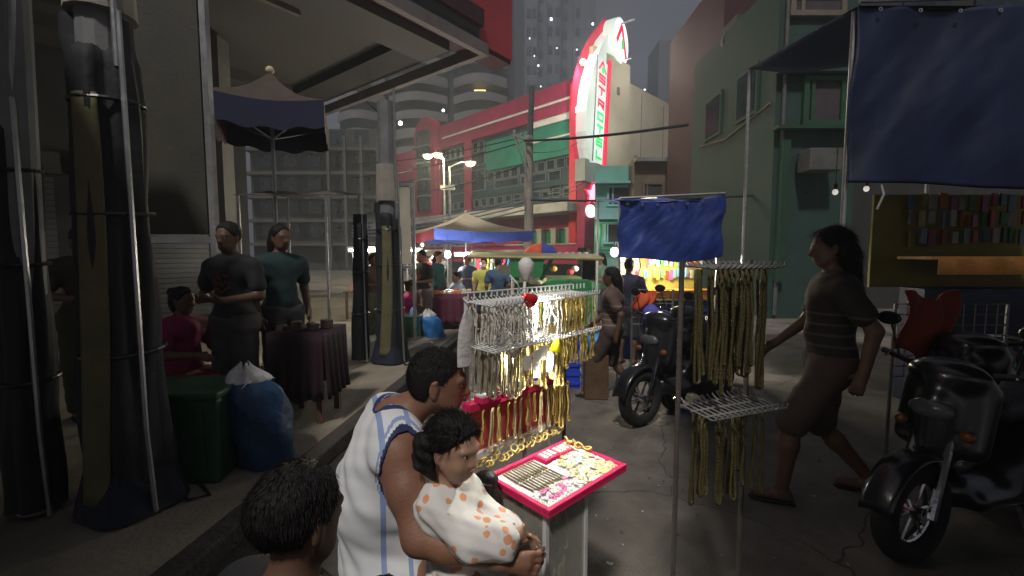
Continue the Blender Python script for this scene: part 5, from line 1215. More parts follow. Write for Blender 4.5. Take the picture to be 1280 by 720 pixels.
# pink pack and papers on the ledges, white price cards lit by the lamp
def jbox(name, t, s, z, a, b_, c_, m, lab, cat, group=None, rz=0):
    q = MB(); v = (RV * math.cos(rz) + SV * math.sin(rz)); w2 = (SV * math.cos(rz) - RV * math.sin(rz)); q.obox(JP(t, s, z), v * a, w2 * b_, UZ * c_); return tag(q.build(name, m, None, bevel=min(a, b_, c_) * .35), lab, cat, group)
o_ = thing('gift_pack', 'pink gift pack with a white top lying on the left end of the red ledge', 'pack', JP(.03, 0, ZR3 + .014))
q = MB(); q.obox(JP(.03, .006, ZR3 + .026), RV * .055, SV * .025, UZ * .012); q.build('body', m_pink, o_, bevel=.003)
q = MB(); q.obox(JP(.01, .006, ZR3 + .042), RV * .035, SV * .022, UZ * .0035); q.build('card', m_pearl, o_)
jbox('price_card', .33, .005, ZR3 + .018, .035, .018, .004, m_pearl, 'white price card lying on the red ledge', 'card')
for i, (t, z, s) in enumerate(((.13, 1.20, .11), (.17, 1.215, .12), (.21, 1.225, .115), (.25, 1.22, .12), (.155, 1.17, .13), (.235, 1.185, .13))):
    q = MB(); v = RV; q.obox(JP(t, s, z), RV * .020 + UZ * random.uniform(-.003, .003), SV * .001, UZ * .028 + RV * random.uniform(-.004, .004))
    tag(q.build('price_card', m_pearl), 'white earring card hanging from the middle rail under the lamps', 'card', 'white earring cards on the middle rail')
# clip lamps with coloured shades
def clip_lamp(p, aim, m, lab, r, L, power, m_in, reach, cone=110):
    p = Vector(p); d = (Vector(aim) - p).normalized(); o = thing('clip_lamp', lab, 'lamp', p, 'clip-on lamps of the jewellery rack')
    x = d.orthogonal().normalized(); y = d.cross(x)
    q = MB(); q.lathe([(r * .30, -L), (r * .45, -L * .9), (r, 0), (r * .96, .001), (r * .42, -L * .86)], p, 20, x, y, d); q.build('shade', m, o, smooth=True)
    q = MB(); q.sphere(p - d * L * .35, r * .5); q.build('bulb', m_in, o, smooth=True)
    q = MB(); q.bar(p - d * L * .95, p - d * (L + .02), r * .2, 8); q.build('holder', m_wplas, o)
    q = MB(); q.tube([p - d * (L + .02), p - d * (L + .04) + UZ * reach * .5, p - d * (L + .05) + UZ * reach - SV * .03], .003, 6); q.build('stem', m_wplas, o)
    light('clip_light', p + d * .012, power, (1, .96, .86), r * .7, 'SPOT', p + d, cone, .6, parent=o)
    return o
m_shr = mat('red_lamp_shade', (.75, .03, .03), .4); m_shy = mat('yellow_lamp_shade', (.85, .68, .02), .4)
m_bin = emis('clip_lamp_bulb', (1, .97, .88), 14)
clip_lamp(P(664, 376, 1.64), P(730, 425, 1.92), m_shr, 'red shaded clip lamp hanging below the top rail', .029, .05, 9.0, m_bin, .05)
clip_lamp(P(694, 440, 1.68), P(676, 590, 1.58), m_shy, 'yellow shaded clip lamp below the middle rail pointing down at the tray', .027, .05, 10.0, m_bin, .05, 120)
clip_lamp(P(640, 441, 1.60), P(640, 505, 1.85), m_pearl, 'white shaded clip lamp among the white cards on the middle rail', .024, .04, 8.0, m_bin, .03, 130)
o_ = thing('lamp_globe', 'unlit white globe bulb standing above the top rail', 'bulb', P(658, 352, 1.98)); pg = P(657.5, 336, 1.98)
q = MB(); q.lathe([(.0, .052), (.018, .048), (.034, .028), (.036, .005), (.030, -.02), (.018, -.042), (.014, -.06), (0, -.06)], pg, 20); q.build('globe', m_pearl, o_, smooth=True)
q = MB(); q.cone(pg - UZ * .06, pg - UZ * .09, .013, .011, 12); q.build('socket', m_blackp, o_)
pts = [P(656, 352, 1.95), P(655, 372, 1.93), P(652, 392, 1.92), P(648, 408, 1.92), P(651, 420, 1.9)]
q = MB(); q.tube(pts, [.006, .008, .009, .008, .005], 8); tag(q.build('white_flex', m_wplas, smooth=True), 'white ribbon-like flex hanging down the middle of the top rail', 'flex')

# ------------------------------------------------------------------ case and tray
eA = (tR - tF).normalized(); eB = (tL - tF).normalized(); LA = (tR - tF).length; LB = (tL - tF).length
def TP(a, bb, z=0): return Vector((tF.x, tF.y, TZ)) + Vector((eA.x, eA.y, 0)) * a + Vector((eB.x, eB.y, 0)) * bb + UZ * z
tray = thing('jewellery_tray', 'square pink red tray crowded with clips, rings and hair flowers in front of the rack', 'tray', TP(LA / 2, LB / 2, 0))
def tbox(q, a0, a1, b0, b1, z0, z1):
    ps = [TP(a, bb, z) for z in (z0, z1) for a, bb in ((a0, b0), (a1, b0), (a1, b1), (a0, b1))]
    return q.add(ps, [(0, 3, 2, 1), (4, 5, 6, 7), (0, 1, 5, 4), (1, 2, 6, 5), (2, 3, 7, 6), (3, 0, 4, 7)])
EX = .006
q = MB(); tbox(q, -EX, LA + EX, -EX, LB + EX, -.018, -.010); q.build('base', m_pink, tray, bevel=.002)
q = MB()
for r_ in ((-EX, LA + EX, -EX, .012), (-EX, LA + EX, LB - .012, LB + EX), (-EX, .012, .0125, LB - .0125), (LA - .012, LA + EX, .0125, LB - .0125)): tbox(q, *r_, -.0095, .010)
q.build('rim', m_pink, tray, bevel=.003)
q = MB(); tbox(q, .013, LA - .013, .013, LB - .013, -.0095, -.004); q.build('pad', m_pearl, tray)
case = thing('display_case', 'tall milky plastic case standing under the pink red tray', 'case', TP(LA * .45, LB / 2, -TZ))
ca0, ca1, cb0, cb1 = .02, LA * .52, .03, LB - .03
for a in (ca0, ca1):
    for bb in (cb0, cb1): q = MB(); tbox(q, a - .008, a + .008, bb - .008, bb + .008, -TZ + .002, -.030); q.build('corner_post', m_wplas, case)
for args in ((ca0, ca1, cb0 - .004, cb0), (ca0, ca1, cb1, cb1 + .004), (ca0 - .004, ca0, cb0, cb1), (ca1, ca1 + .004, cb0, cb1)):
    q = MB(); tbox(q, *args, -TZ + .03, -.031); q.build('plastic_wall', m_clear, case)
q = MB(); tbox(q, .012, LA - .02, .02, LB - .02, -.030, -.0185); q.build('top_board', m_wood, case)
q = MB(); tbox(q, ca0 + .01, ca1 - .01, cb0 + .01, cb1 - .01, -TZ + .01, -TZ + .03); q.build('floor_board', m_wood, case)
for i in range(14):
    p_ = TP(ca0 + .03 + random.uniform(0, ca1 - ca0 - .06), cb0 + .03 + random.uniform(0, cb1 - cb0 - .06), -.06 - .22 * (i % 3)); hang(c_gold2, p_, random.uniform(0, 3), random.uniform(.8, 1.2), 'gold chain stored inside the milky case under the tray', 'gold chains inside the case')
for i in range(10):
    p_ = TP(ca0 + .03 + random.uniform(0, ca1 - ca0 - .06), cb0 + .03 + random.uniform(0, cb1 - cb0 - .06), -TZ + .031); q = MB(); q.box(p_ + UZ * .03, (.05, .035, .06), random.uniform(0, 3)); tag(q.build('small_box', mat('kraft_box_%d' % (i % 2), ((.30, .22, .12), (.35, .10, .10))[i % 2], .7), bevel=.003), ('brown', 'red')[i % 2] + ' little box on the floor of the milky case', 'box', ('brown', 'red')[i % 2] + ' boxes in the case')
# clear bags and white tags among the chains
m_bag = mat('clear_cellophane', (.75, .75, .74), .15, 0, .1, 20, .6, 60, alpha=.38)
for i in range(26):
    up_r = i % 2; t = random.uniform(T0 + .03, T1_ - .05); z = (ZR1 if up_r else ZR2) - .05 - random.uniform(0, .05); q = MB(); s_ = random.choice((.02, .06, .10))
    q.sheet(lambda u, v: JP(t + .022 * (u - .5), s_ + .004 * math.sin(u * 7 + v * 5 + i), z - .05 * v), 5, 6); tag(q.build('clear_bag', m_bag, smooth=True), 'clear cellophane bag hung among the chains of the ' + ('top' if up_r else 'middle') + ' rail', 'bag', 'clear bags on the ' + ('top' if up_r else 'middle') + ' rail')
# dull bar pins with a white strip, in rows (front left)
pin = MB(); pin.box((0, 0, .004), (.088, .0075, .007)); pin = pin.build('bar_pin', m_brass, None, bevel=.002)
pinh = MB(); pinh.box((0, 0, .0085), (.05, .003, .0025)); pinh = pinh.build('white_strip', m_pearl, pin)
aB = math.atan2(eB.y, eB.x); aA = math.atan2(eA.y, eA.x); first = True
for i in range(11):
    for j in range(2):
        o = pin if first else copy_tree(pin); first = False
        o.location = TP(.055 + i * .0155, LB * .48 + j * .094 - .0, -.003); o.rotation_euler = (0, 0, aB + random.uniform(-.06, .06))
        tag(o, 'dull brass bar pin with a white strip in the front left rows of the tray', 'hair pin', 'brass bar pins in the tray')
# red boxes at the left corner
for k, (a, bb) in enumerate(((LA * .62, LB - .045), (LA * .80, LB - .05))):
    o = thing('ring_box', ['pink red card box with silver clips at the left side of the tray, nearer one', 'pink red card box with silver clips at the back left of the tray'][k], 'box', TP(a, bb, -.003))
    q = MB(); q.obox(TP(a, bb, .006), eA * .045, eB * .036, UZ * .009); q.build('card', m_pink, o, bevel=.002)
    q = MB()
    for i in range(3): q.obox(TP(a - .025 + .024 * i, bb - .004, .0175), eA * .008, eB * .024, UZ * .0025)
    q.build('silver_clips', m_silv, o)
# flowers and clips
def flower(m, s):
    q = MB()
    for i in range(6): a = i * math.pi / 3; q.sphere((s * .62 * math.cos(a), s * .62 * math.sin(a), s * .28), (s * .48, s * .48, s * .24), 8, 5)
    q.sphere((0, 0, s * .45), (s * .3, s * .3, s * .25), 8, 5)
    return q.build('hair_flower', m, None, smooth=True)
fl = {n: flower(mat('%s_hair_flower' % n, c, .55, 0, .1, 30), .0135) for n, c in (('cream', (.80, .70, .42)), ('white', (.80, .78, .74)), ('pink', (.74, .22, .44)), ('pale_yellow', (.82, .74, .36)))}
desc = {'cream': 'cream hair flower clip in the tray', 'white': 'white hair flower clip in the tray', 'pink': 'pink hair flower clip near the front right of the tray', 'pale_yellow': 'pale yellow hair flower clip in the tray'}
cnt = 0
for i in range(17):
    for j in range(12):
        a = .026 + i * (LA - .052) / 16; bb = .026 + j * (LB - .052) / 11
        if bb > LB * .34 and a < LA * .56: continue           # pins there
        if bb > LB * .70 and a < LA * .92: continue           # boxes there
        if random.random() < .08: continue
        n = random.choice(('cream', 'cream', 'white', 'pale_yellow'))
        if a < LA * .52: n = 'pink' if (LA * .16 < a < LA * .48 and bb > LB * .10 and random.random() < .55) else 'white'
        o = fl[n] if n not in used else fl[n].copy()
        if n in used: C.objects.link(o)
        used.add(n)
        o.location = TP(a + random.uniform(-.005, .005), bb + random.uniform(-.005, .005), -.004 + random.uniform(0, .006)); o.rotation_euler = (random.uniform(-.35, .35), random.uniform(-.35, .35), random.uniform(0, 6)); s = random.uniform(.75, 1.25); o.scale = (s, s, s)
        tag(o, desc[n], 'hair clip', n.replace('_', ' ') + ' hair flowers in the tray')
# fine silver bars near the back-left edge
for i in range(9):
    q = MB(); c = TP(LA * .95 - .012 * i * .9, LB * .80, .006); q.obox(c, eA * .0025, eB * .028, UZ * .0025); tag(q.build('silver_pin', m_silv), 'fine silver pin in the back corner of the tray beside the rings', 'hair pin', 'silver pins in the back corner')
for i in range(6):
    q = MB(); c = TP(LA - .012 + random.uniform(-.006, .004), LB * (.94 - .075 * i), .020); a = Vector((random.uniform(-.4, .4), random.uniform(-.4, .4), 1)).normalized() if i % 2 else Vector((1, .3, .5)).normalized()
    q.torus(c, .0145, .0042, a.orthogonal(), a.cross(a.orthogonal()), 18, 7); tag(q.build('gold_bangle', m_gold, smooth=True), 'gold ring standing on the back rim of the tray', 'ring', 'gold rings on the back rim of the tray')

# ------------------------------------------------------------------ second, unlit rack at the right; shade is put into its colours
n0 = P(860, 500, 1.42); R2 = Vector((.93, .37, 0)).normalized(); S2 = Vector((.37, -.93, 0)).normalized(); N0 = Vector((n0.x, n0.y, 0))
def JP2(t, s, z): return N0 + R2 * t + S2 * s + UZ * z
js2 = thing('jewellery_rack', 'shaded jewellery rack with gold chains right of the tray, away from the lamps', 'display rack', (N0.x, N0.y, 0))
m_wpd = mat('shaded_rack_plastic', (.20, .20, .20), .45, 0, .15, 8)
rail(js2, 0, .30, 1.56, -.03, .06, 13, m_wpd, jp=JP2); rail(js2, 0, .33, 1.09, -.04, .07, 14, m_wpd, jp=JP2)
for t in (.0, .31): q = MB(); q.bar(JP2(t, -.045, .02), JP2(t, -.045, 1.58), .009, 8); q.build('upright', mat('dark_upright_paint', (.09, .08, .07)), js2)
q = MB(); q.bar(JP2(0, -.045, .03), JP2(.31, -.045, .03), .009, 8)
for t in (0, .31): q.bar(JP2(t, -.2, .02), JP2(t, .1, .02), .009, 8)
q.build('foot', m_wpd, js2)
m_gold_d = mat('shaded_gold_chain', (.085, .07, .022), .55, .3, .25, 40, .5, 160)  # chain gold darkened in colour to stand for shade
cg = chain_proto(.36, m_gold_d, .0042, .018, 'chain_necklace'); cg2 = chain_proto(.30, m_gold_d, .0045, .018, 'chain_necklace')
RZ2 = math.atan2(R2.y, R2.x)
for i in range(22): hang(cg, JP2(.005 + .28 * i / 22, random.choice((-.02, .02, .06)), 1.552), RZ2 + random.uniform(-.5, .5), random.uniform(.85, 1.1), 'shaded long gold chain on the upper rail of the right-hand rack', 'gold chains on the upper rail at right')
for i in range(20): hang(cg2, JP2(.005 + .30 * i / 20, random.choice((-.02, .02, .06)), 1.082), RZ2 + random.uniform(-.5, .5), random.uniform(.8, 1.1), 'shaded gold chain on the lower rail of the right-hand rack', 'gold chains on the lower rail at right')
# ------------------------------------------------------------------ people
m_skin = mat('brown_skin', (.25, .125, .078), .55, 0, .16, 9, .12, 110, spec=.35); m_skinl = mat('light_brown_skin', (.40, .235, .155), .5, 0, .08, 14, .05, 90)
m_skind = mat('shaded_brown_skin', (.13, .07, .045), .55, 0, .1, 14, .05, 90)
def sss(m, w_=.12):
    b_ = m.node_tree.nodes['Principled BSDF']; b_.inputs['Subsurface Weight'].default_value = w_; b_.inputs['Subsurface Radius'].default_value = (1, .35, .2); b_.inputs['Subsurface Scale'].default_value = .012
sss(m_skin); sss(m_skinl)
def strands(o_hair, n, L, flow, name, seed=1, lift=.35, r=.0007, zmin=None):
    """short hairs growing out of a hair mesh (one part); flow(p, nrm) gives the combing direction"""
    me = o_hair.data; org = ORG.get(o_hair, Vector((0, 0, 0))); rg = random.Random(seed); q = MB(); np_ = len(me.polygons)
    for _ in range(n):
        pl = me.polygons[rg.randrange(np_)]; c_ = pl.center + org; nn = pl.normal; d_ = Vector(flow(c_, nn)); d_ = d_ - nn * d_.dot(nn)
        if d_.length < 1e-4: continue
        d_.normalize(); d_ = (d_ + Vector((rg.uniform(-.35, .35), rg.uniform(-.35, .35), rg.uniform(-.35, .35)))).normalized(); l = L * rg.uniform(.6, 1.3); a_ = c_ - nn * .002
        q.tube([a_, a_ + (d_ * (1 - lift) + nn * lift) * l * .5, a_ + (d_ + nn * lift * .7) * l], [r * 1.3, r, r * .35], 3, cap=False)
    return q.build(name, m_hair, o_hair)
m_hair = mat('black_hair', (.012, .010, .010), .62, 0, .4, 30, .5, 120, spec=.25, stretch=(1, 1, .25)); m_eyew = mat('eye_white', (.6, .58, .55), .3, 0, .03); m_eyed = mat('dark_iris', (.012, .008, .006), .15, 0, .05)
m_lip = mat('lip', (.24, .09, .075), .5)
def nv(v): return np.array(v, float)
def fingers(pr, wrist, dirv, side, palm, s=1.0, curl=.6, k=.006, r=.0085):
    """palm plus four bent fingers and a thumb; dirv = where the fingers point, side = thumb side, palm = palm normal"""
    w = nv(wrist); d = nv(dirv) / np.linalg.norm(dirv); sd = nv(side); sd = sd - d * (sd @ d); sd /= np.linalg.norm(sd); pn = np.cross(d, sd)
    if pn @ nv(palm) < 0: pn = -pn
    pr.append(cap(w, w + d * .075 * s, .024 * s, .022 * s, .02)); pr.append(cap(w + d * .03 * s + sd * .018 * s, w + d * .08 * s + sd * .022 * s, .016 * s, .014 * s, .012)); pr.append(cap(w + d * .03 * s - sd * .018 * s, w + d * .078 * s - sd * .024 * s, .016 * s, .013 * s, .012))
    for i, (o, L) in enumerate(((.030, .070), (.010, .078), (-.011, .072), (-.030, .056))):
        b = w + d * .082 * s + sd * o * s; m = b + (d * math.cos(curl * .5) + pn * math.sin(curl * .5)) * L * .5 * s; e = m + (d * math.cos(curl * 1.6) + pn * math.sin(curl * 1.6)) * L * .5 * s
        pr.append(cap(b, m, r * 1.1 * s, r * s, k)); pr.append(cap(m, e, r * s, r * .8 * s, k))
    t0 = w + d * .02 * s + sd * .026 * s; t1 = t0 + (d * .6 + sd * .7 + pn * .3) * .038 * s; t2 = t1 + (d * .85 + pn * .5) * .034 * s
    pr.append(cap(t0, t1, r * 1.4 * s, r * 1.15 * s, .01)); pr.append(cap(t1, t2, r * 1.15 * s, r * .9 * s, k))
def head_prims(c, f, u, s=1.0, child=False):
    """c = head centre, f = facing, u = up; adult head about .225 m tall at s=1"""
    c = nv(c); f = nv(f) / np.linalg.norm(f); u = nv(u); u = u - f * (u @ f); u /= np.linalg.norm(u); r = np.cross(f, u)
    rot = np.stack([f, r, u], 1)
    W = lambda a, b, z: c + (f * a + r * b + u * z) * s
    p = [ell(W(-.008, 0, .028), np.array((.098, .077, .090)) * s, .03 * s, rot), ell(W(.030, 0, -.03), np.array((.066, .060, .082)) * s, .03 * s, rot)]
    p += [cap(W(.052, -.018, -.086), W(.052, .018, -.086), .024 * s, None, .03 * s), cap(W(.005, -.052, -.052), W(.045, -.026, -.084), .016 * s, None, .03 * s), cap(W(.005, .052, -.052), W(.045, .026, -.084), .016 * s, None, .03 * s)]
    if child: p += [ell(W(.055, -.034, -.045), np.array((.030, .026, .030)) * s, .02 * s, rot), ell(W(.055, .034, -.045), np.array((.03, .026, .03)) * s, .02 * s, rot)]
    n = .75 if child else 1.0
    p += [cap(W(.086, 0, .004), W(.094 + .014 * n, 0, -.034), .009 * s, .014 * s * n, .014 * s), cap(W(.094, -.012, -.038), W(.094, .012, -.038), .009 * s, None, .01 * s)]
    p += [cap(W(.082, -.042, .018), W(.090, -.012, .016), .010 * s, None, .015 * s), cap(W(.082, .042, .018), W(.09, .012, .016), .01 * s, None, .015 * s)]
    p += [cap(W(.086, -.016, -.060), W(.086, .016, -.060), .0075 * s, None, .008 * s), cap(W(.083, -.013, -.070), W(.083, .013, -.070), .008 * s, None, .008 * s)]
    for sg in (-1, 1): p += [ell(W(-.008, sg * .078, -.012), np.array((.018, .009, .031)) * s, .008 * s, rot), cap(W(-.014, sg * .083, .012), W(.002, sg * .084, .018), .006 * s, None, .006 * s), ell(W(-.006, sg * .074, -.038), np.array((.01, .008, .010)) * s, .008 * s, rot)]
    return p, W, rot
def eyes(W, s, par, look=0.0):
    for sg in (-1, 1):
        q = MB(); q.sphere(W(.079, sg * .030, .002), .0125 * s, 12, 8); e = q.build('eye', m_eyew, par, smooth=True)
        q = MB(); q.sphere(W(.0865 + .002, sg * .030 + look, .002), .0058 * s, 10, 8); q.build('iris', m_eyed, e, smooth=True)
        q = MB(); q.tube([W(.094, sg * .014, .019), W(.0925, sg * .030, .023), W(.080, sg * .046, .018)], [.0016 * s ** 3, .0026 * s ** 3, .0010 * s ** 3], 6); q.build('eyebrow', m_hair, par)
    q = MB(); q.tube([W(.0885, -.024, -.064), W(.0955, 0, -.0645), W(.0885, .024, -.064)], [.0022 * s, .005 * s, .0022 * s], 8); q.build('lips', m_lip, par, smooth=True)
def wrinkle(F, ax, amp, fr, seed=0):
    X, Y, Z = gridXYZ(ax)
    return F + amp * (np.sin(X * fr + Z * fr * .7 + seed) * np.sin(Y * fr * .9 - Z * fr * .5 + seed * 2) + .6 * np.sin(Z * fr * 1.7 + X * fr * .6 + seed) * np.sin(Y * fr * 1.3 + 1))

def bg_person(lab, x, y, zb, heading, H, pose='stand', arms='down', skin=None, hair='short', shirt=None, bottom=None, shoes=None, group=None, res=.016, sleeves=True, long_bottom=False, extra=None, face=False, dress=False):
    """a full figure standing, walking or sitting; heading in degrees, 0 = +x"""
    s = H / 1.70; a = R(heading); f2 = (math.cos(a), math.sin(a)); r2 = (math.sin(a), -math.cos(a)); skin = skin or m_skin
    dz = -.43 if pose == 'sit' else 0.0
    def B(fw, rt, z): return np.array((x + (f2[0] * fw + r2[0] * rt) * s, y + (f2[1] * fw + r2[1] * rt) * s, zb + z * s))
    o = thing('person', lab, 'person', (x, y, zb), group)
    torso = [cap(B(0, -.10, 1.34 + dz), B(0, .10, 1.34 + dz), .095 * s, None, .08), cap(B(0.0, 0, 1.28 + dz), B(.01, 0, 1.08 + dz), .125 * s, .115 * s, .08), cap(B(.0, -.07, .93 + dz), B(.0, .07, .93 + dz), .105 * s, None, .08), cap(B(-.01, 0, 1.425 + dz), B(0, -.17, 1.365 + dz), .045 * s, .050 * s, .05), cap(B(-.01, 0, 1.425 + dz), B(0, .17, 1.365 + dz), .045 * s, .050 * s, .05)]
    neck = [cap(B(-.01, 0, 1.38 + dz), B(.015, 0, 1.52 + dz), .056 * s, .05 * s, .04)]
    if arms == 'down': aj = [((.0, sg * .20, 1.36), (-.03, sg * .245, 1.12), (.05, sg * .235, .88), (.2, 0, -1)) for sg in (-1, 1)]
    elif arms == 'fold': aj = [((.0, sg * .20, 1.36), (.02, sg * .25, 1.12), (.24, sg * .10, 1.10), (.5, -sg * .8, .1)) for sg in (-1, 1)]
    elif arms == 'reach': aj = [((.0, sg * .20, 1.36), (.08, sg * .24, 1.14), (.32, sg * .17, 1.14), (1, -sg * .1, -.15)) for sg in (-1, 1)]
    elif arms == 'swing': aj = [((.0, -.20, 1.36), (-.14, -.235, 1.14), (-.10, -.235, .90), (.3, 0, -1)), ((.0, .20, 1.36), (.08, .235, 1.13), (.26, .21, .97), (.7, 0, -.6))]
    else: aj = [((.0, sg * .20, 1.36), (.10, sg * .23, 1.16), (.26, sg * .08, 1.32), (.2, -sg * .4, 1)) for sg in (-1, 1)]
    armp = []; sl = []
    for k, (S_, E_, W_, hd) in enumerate(aj):
        S2, E2, W2 = (B(p[0], p[1], p[2] + dz) for p in (S_, E_, W_))
        armp += [cap(S2, E2, .052 * s, .041 * s, .03), cap(E2, W2, .041 * s, .029 * s, .02)]; sl += [cap(S2, S2 + (E2 - S2) * .62, .053 * s, .054 * s, .03)]
        dv = nv((f2[0] * hd[0] + r2[0] * hd[1], f2[1] * hd[0] + r2[1] * hd[1], hd[2])); sg = (-1, 1)[k]
        fingers(armp, W2, dv, nv((f2[0] * .8 - r2[0] * sg * .5, f2[1] * .8 - r2[1] * sg * .5, .4)), nv((-r2[0] * sg, -r2[1] * sg, -.2)), s * .98, .5, .006, max(.0095, res * .62))
    if pose == 'sit': lj = [((.0, sg * .09, .47), (.40, sg * .13, .47), (.36, sg * .12, .08)) for sg in (-1, 1)]
    elif pose == 'walk': lj = [((.0, -.09, .90), (.20, -.095, .53), (.24, -.09, .09)), ((.0, .09, .90), (.02, .095, .49), (-.26, .09, .17))]
    else: lj = [((.0, sg * .09, .90), (.02, sg * .10, .49), (-.02, sg * .105, .08)) for sg in (-1, 1)]
    legp = []; bt = []
    for (Hh, Kk, Aa) in lj:
        H2, K2, A2 = B(*Hh), B(*Kk), B(*Aa)
        legp += [cap(H2, K2, .085 * s, .056 * s, .04), cap(K2, K2 + (A2 - K2) * .35, .052 * s, .056 * s, .03), cap(K2 + (A2 - K2) * .35, A2, .054 * s, .036 * s, .03)]
        up = 1.0 if long_bottom else .0
        bt += [cap(H2, K2, .10 * s, .083 * s, .05)]
        if long_bottom: bt += [cap(K2, K2 + (A2 - K2) * .93, .078 * s, .062 * s, .04)]
        fz_ = A2[2] - .055 * s
        foot = [cap(np.array((A2[0], A2[1], fz_ + .012)) - nv((f2[0], f2[1], 0)) * .03 * s, np.array((A2[0], A2[1], fz_ + .006)) + nv((f2[0], f2[1], 0)) * .14 * s, .036 * s, .030 * s, .03)]
        legp += foot
    hp, W, rot = head_prims(B(.03, 0, 1.605 + dz), (f2[0], f2[1], -.08), (0, 0, 1), s)
    bodyp = torso + neck + armp + legp + hp
    F, lo, h, ax = field(bodyp, res); body_mesh('body', F, lo, h, skin, o)
    # clothes follow the body
    sp = torso + (sl if sleeves else [])
    F, lo, h, ax = field(sp, res, inflate=.016); X, Y, Z = gridXYZ(ax); F = wrinkle(F, ax, .005, 26, x)
    top_cut = zb + (1.468 + dz) * s; bot_cut = zb + ((.80 if not dress else .62) + dz) * s
    F = np.maximum(np.maximum(F, Z - top_cut), bot_cut - Z)
    sh = body_mesh('shirt', F, lo, h, shirt, o)
    bp = bt + [torso[2]]
    F, lo, h, ax = field(bp, res, inflate=.010); X, Y, Z = gridXYZ(ax); F = wrinkle(F, ax, .004, 30, y)
    F = np.maximum(F, Z - (zb + (.97 + dz) * s))
    body_mesh('trousers' if long_bottom else 'shorts', F, lo, h, bottom, o)
    # hair
    c = B(.03, 0, 1.605 + dz)
    hr = [ell(W(-.012, 0, .034), np.array((.106, .086, .096)) * s, .02, rot)]
    if hair in ('long', 'bun'): hr += [ell(W(-.060, 0, -.02), np.array((.060, .080, .11)) * s, .03, rot)]
    if hair == 'long': hr += [cap(W(-.085, -.02, -.06), W(-.105, -.02, -.24), .055 * s, .040 * s, .05), cap(W(-.085, .03, -.06), W(-.10, .03, -.22), .05 * s, .04 * s, .05)]
    if hair == 'bun': hr += [ell(W(-.115, 0, .06), np.array((.045, .045, .045)) * s, .02, rot)]
    F, lo, h, ax = field(hr, res * .8); X, Y, Z = gridXYZ(ax)
    fa = ((X - c[0]) * f2[0] + (Y - c[1]) * f2[1]) / s; zz = (Z - c[2]) / s
    line = np.where(zz > .055, fa - .070 - (zz - .055) * .5, np.where(zz > 0, fa - .028 - zz * .78, fa + (.020 if hair == 'short' else .004) - zz * .25))
    F = np.maximum(F, line)
    if hair == 'short': F = np.maximum(F, -.060 - zz)
    F = wrinkle(F, ax, .002, 70)
    hb = body_mesh('hair', F, lo, h, m_hair, o)
    if y < 3: strands(hb, 5000 if y < 1.5 else 2500, .012 if hair == 'short' else .06, lambda p, n: (-f2[0] * .3 + n.x * .2, -f2[1] * .3, -.6), 'hair_strands', 4, .4 if hair == 'short' else .12, .0007)
    if face: eyes(W, s, o)
    if shoes is not None:
        for (Hh, Kk, Aa) in lj:
            A2 = B(*Aa); q = MB(); fz_ = A2[2] - .055 * s - .03 * s
            pts = [(-.075, -.035), (.0, -.042), (.10, -.048), (.17, -.036), (.19, 0), (.17, .036), (.10, .048), (.0, .042), (-.075, .035)]
            q.prism(pts, (A2[0], A2[1], fz_ - .004), (f2[0], f2[1], 0), (r2[0], r2[1], 0), (0, 0, .022)); q.build('slipper', shoes, o, bevel=.004)
    if extra: extra(o, W, B, s)
    return o
def cl(name, c, **k): return mat(name, c, .8, 0, .15, 8, .12, 160, **k)
def red_print(o, W, B, s, m=None):
    m = m or mat('red_shirt_print', (.32, .05, .03), .8)
    rng = random.Random(3); q = MB()
    for i in range(26):
        aa = rng.uniform(0, 6.28); rr = rng.uniform(.02, .085); c = B(.152 - .05 * (rr * math.cos(aa) / .09) ** 2, rr * .95 * math.cos(aa), 1.24 + rr * 1.1 * math.sin(aa)); q.sphere(c, .015 * s, 8, 6)
    q.build('shirt_print', m, o)
def mask(o, W, B, s):
    q = MB(); q.sheet(lambda u, v: W(.092 + .016 * math.sin(v * 3.1) - .9 * (u - .5) ** 2 * .16, (u - .5) * .13, -.012 - v * .075), 10, 6); q.build('face_mask', m_pearl, o, smooth=True, thick=.003)
def cap_(c):
    def fn(o, W, B, s):
        q = MB(); q.sheet(lambda u, v: W(-.012 + .112 * math.sin(v * 1.5) * math.cos(u * 6.2832), .092 * math.sin(v * 1.5) * math.sin(u * 6.2832), .035 + .10 * math.cos(v * 1.5)), 20, 8); q.build('cap', c, o, smooth=True)
        q = MB(); q.sheet(lambda u, v: W(.085 + .085 * v, (u - .5) * .13 * (1 - .4 * v), .05 - .02 * v - .05 * (u - .5) ** 2), 8, 4); q.build('brim', c, o, thick=.004)
    return fn
gx = lambda px, d: P(px, 318, d).x
# ---- people by the stalls at the left (in the strip of light)
bg_person('man in a black shirt with a red chest print standing behind the bright blue sack', gx(528, 8.6), 8.6, 0, 235, 1.66, 'stand', 'fold', m_skin, 'short', cl('black_shirt_cloth', (.02, .02, .022)), cl('patterned_shorts_cloth', (.30, .24, .24)), m_blackp, face=True, extra=red_print)
bg_person('woman in a bright pink top sitting on a red stool near the blue sack', gx(511, 8.3), 8.3, 0, 20, 1.46, 'sit', 'reach', m_skin, 'bun', cl('bright_pink_cloth', (.72, .03, .22)), cl('dark_red_cloth', (.22, .03, .04)), m_blackp, long_bottom=True)
stool(gx(509, 8.3), 8.3, 0, .36, m_stoolr, 'red plastic stool under the woman in the bright pink top')
q = MB(); g = P(517, 393, 8.0); q.sphere(g, (.07, .06, .14), 12, 10); tag(q.build('carrier_bag', mat('light_blue_bag', (.12, .28, .58), .5, 0, .2, 6, .4, 30), smooth=True), 'light blue bag held between the pink top woman and the man in black', 'bag')
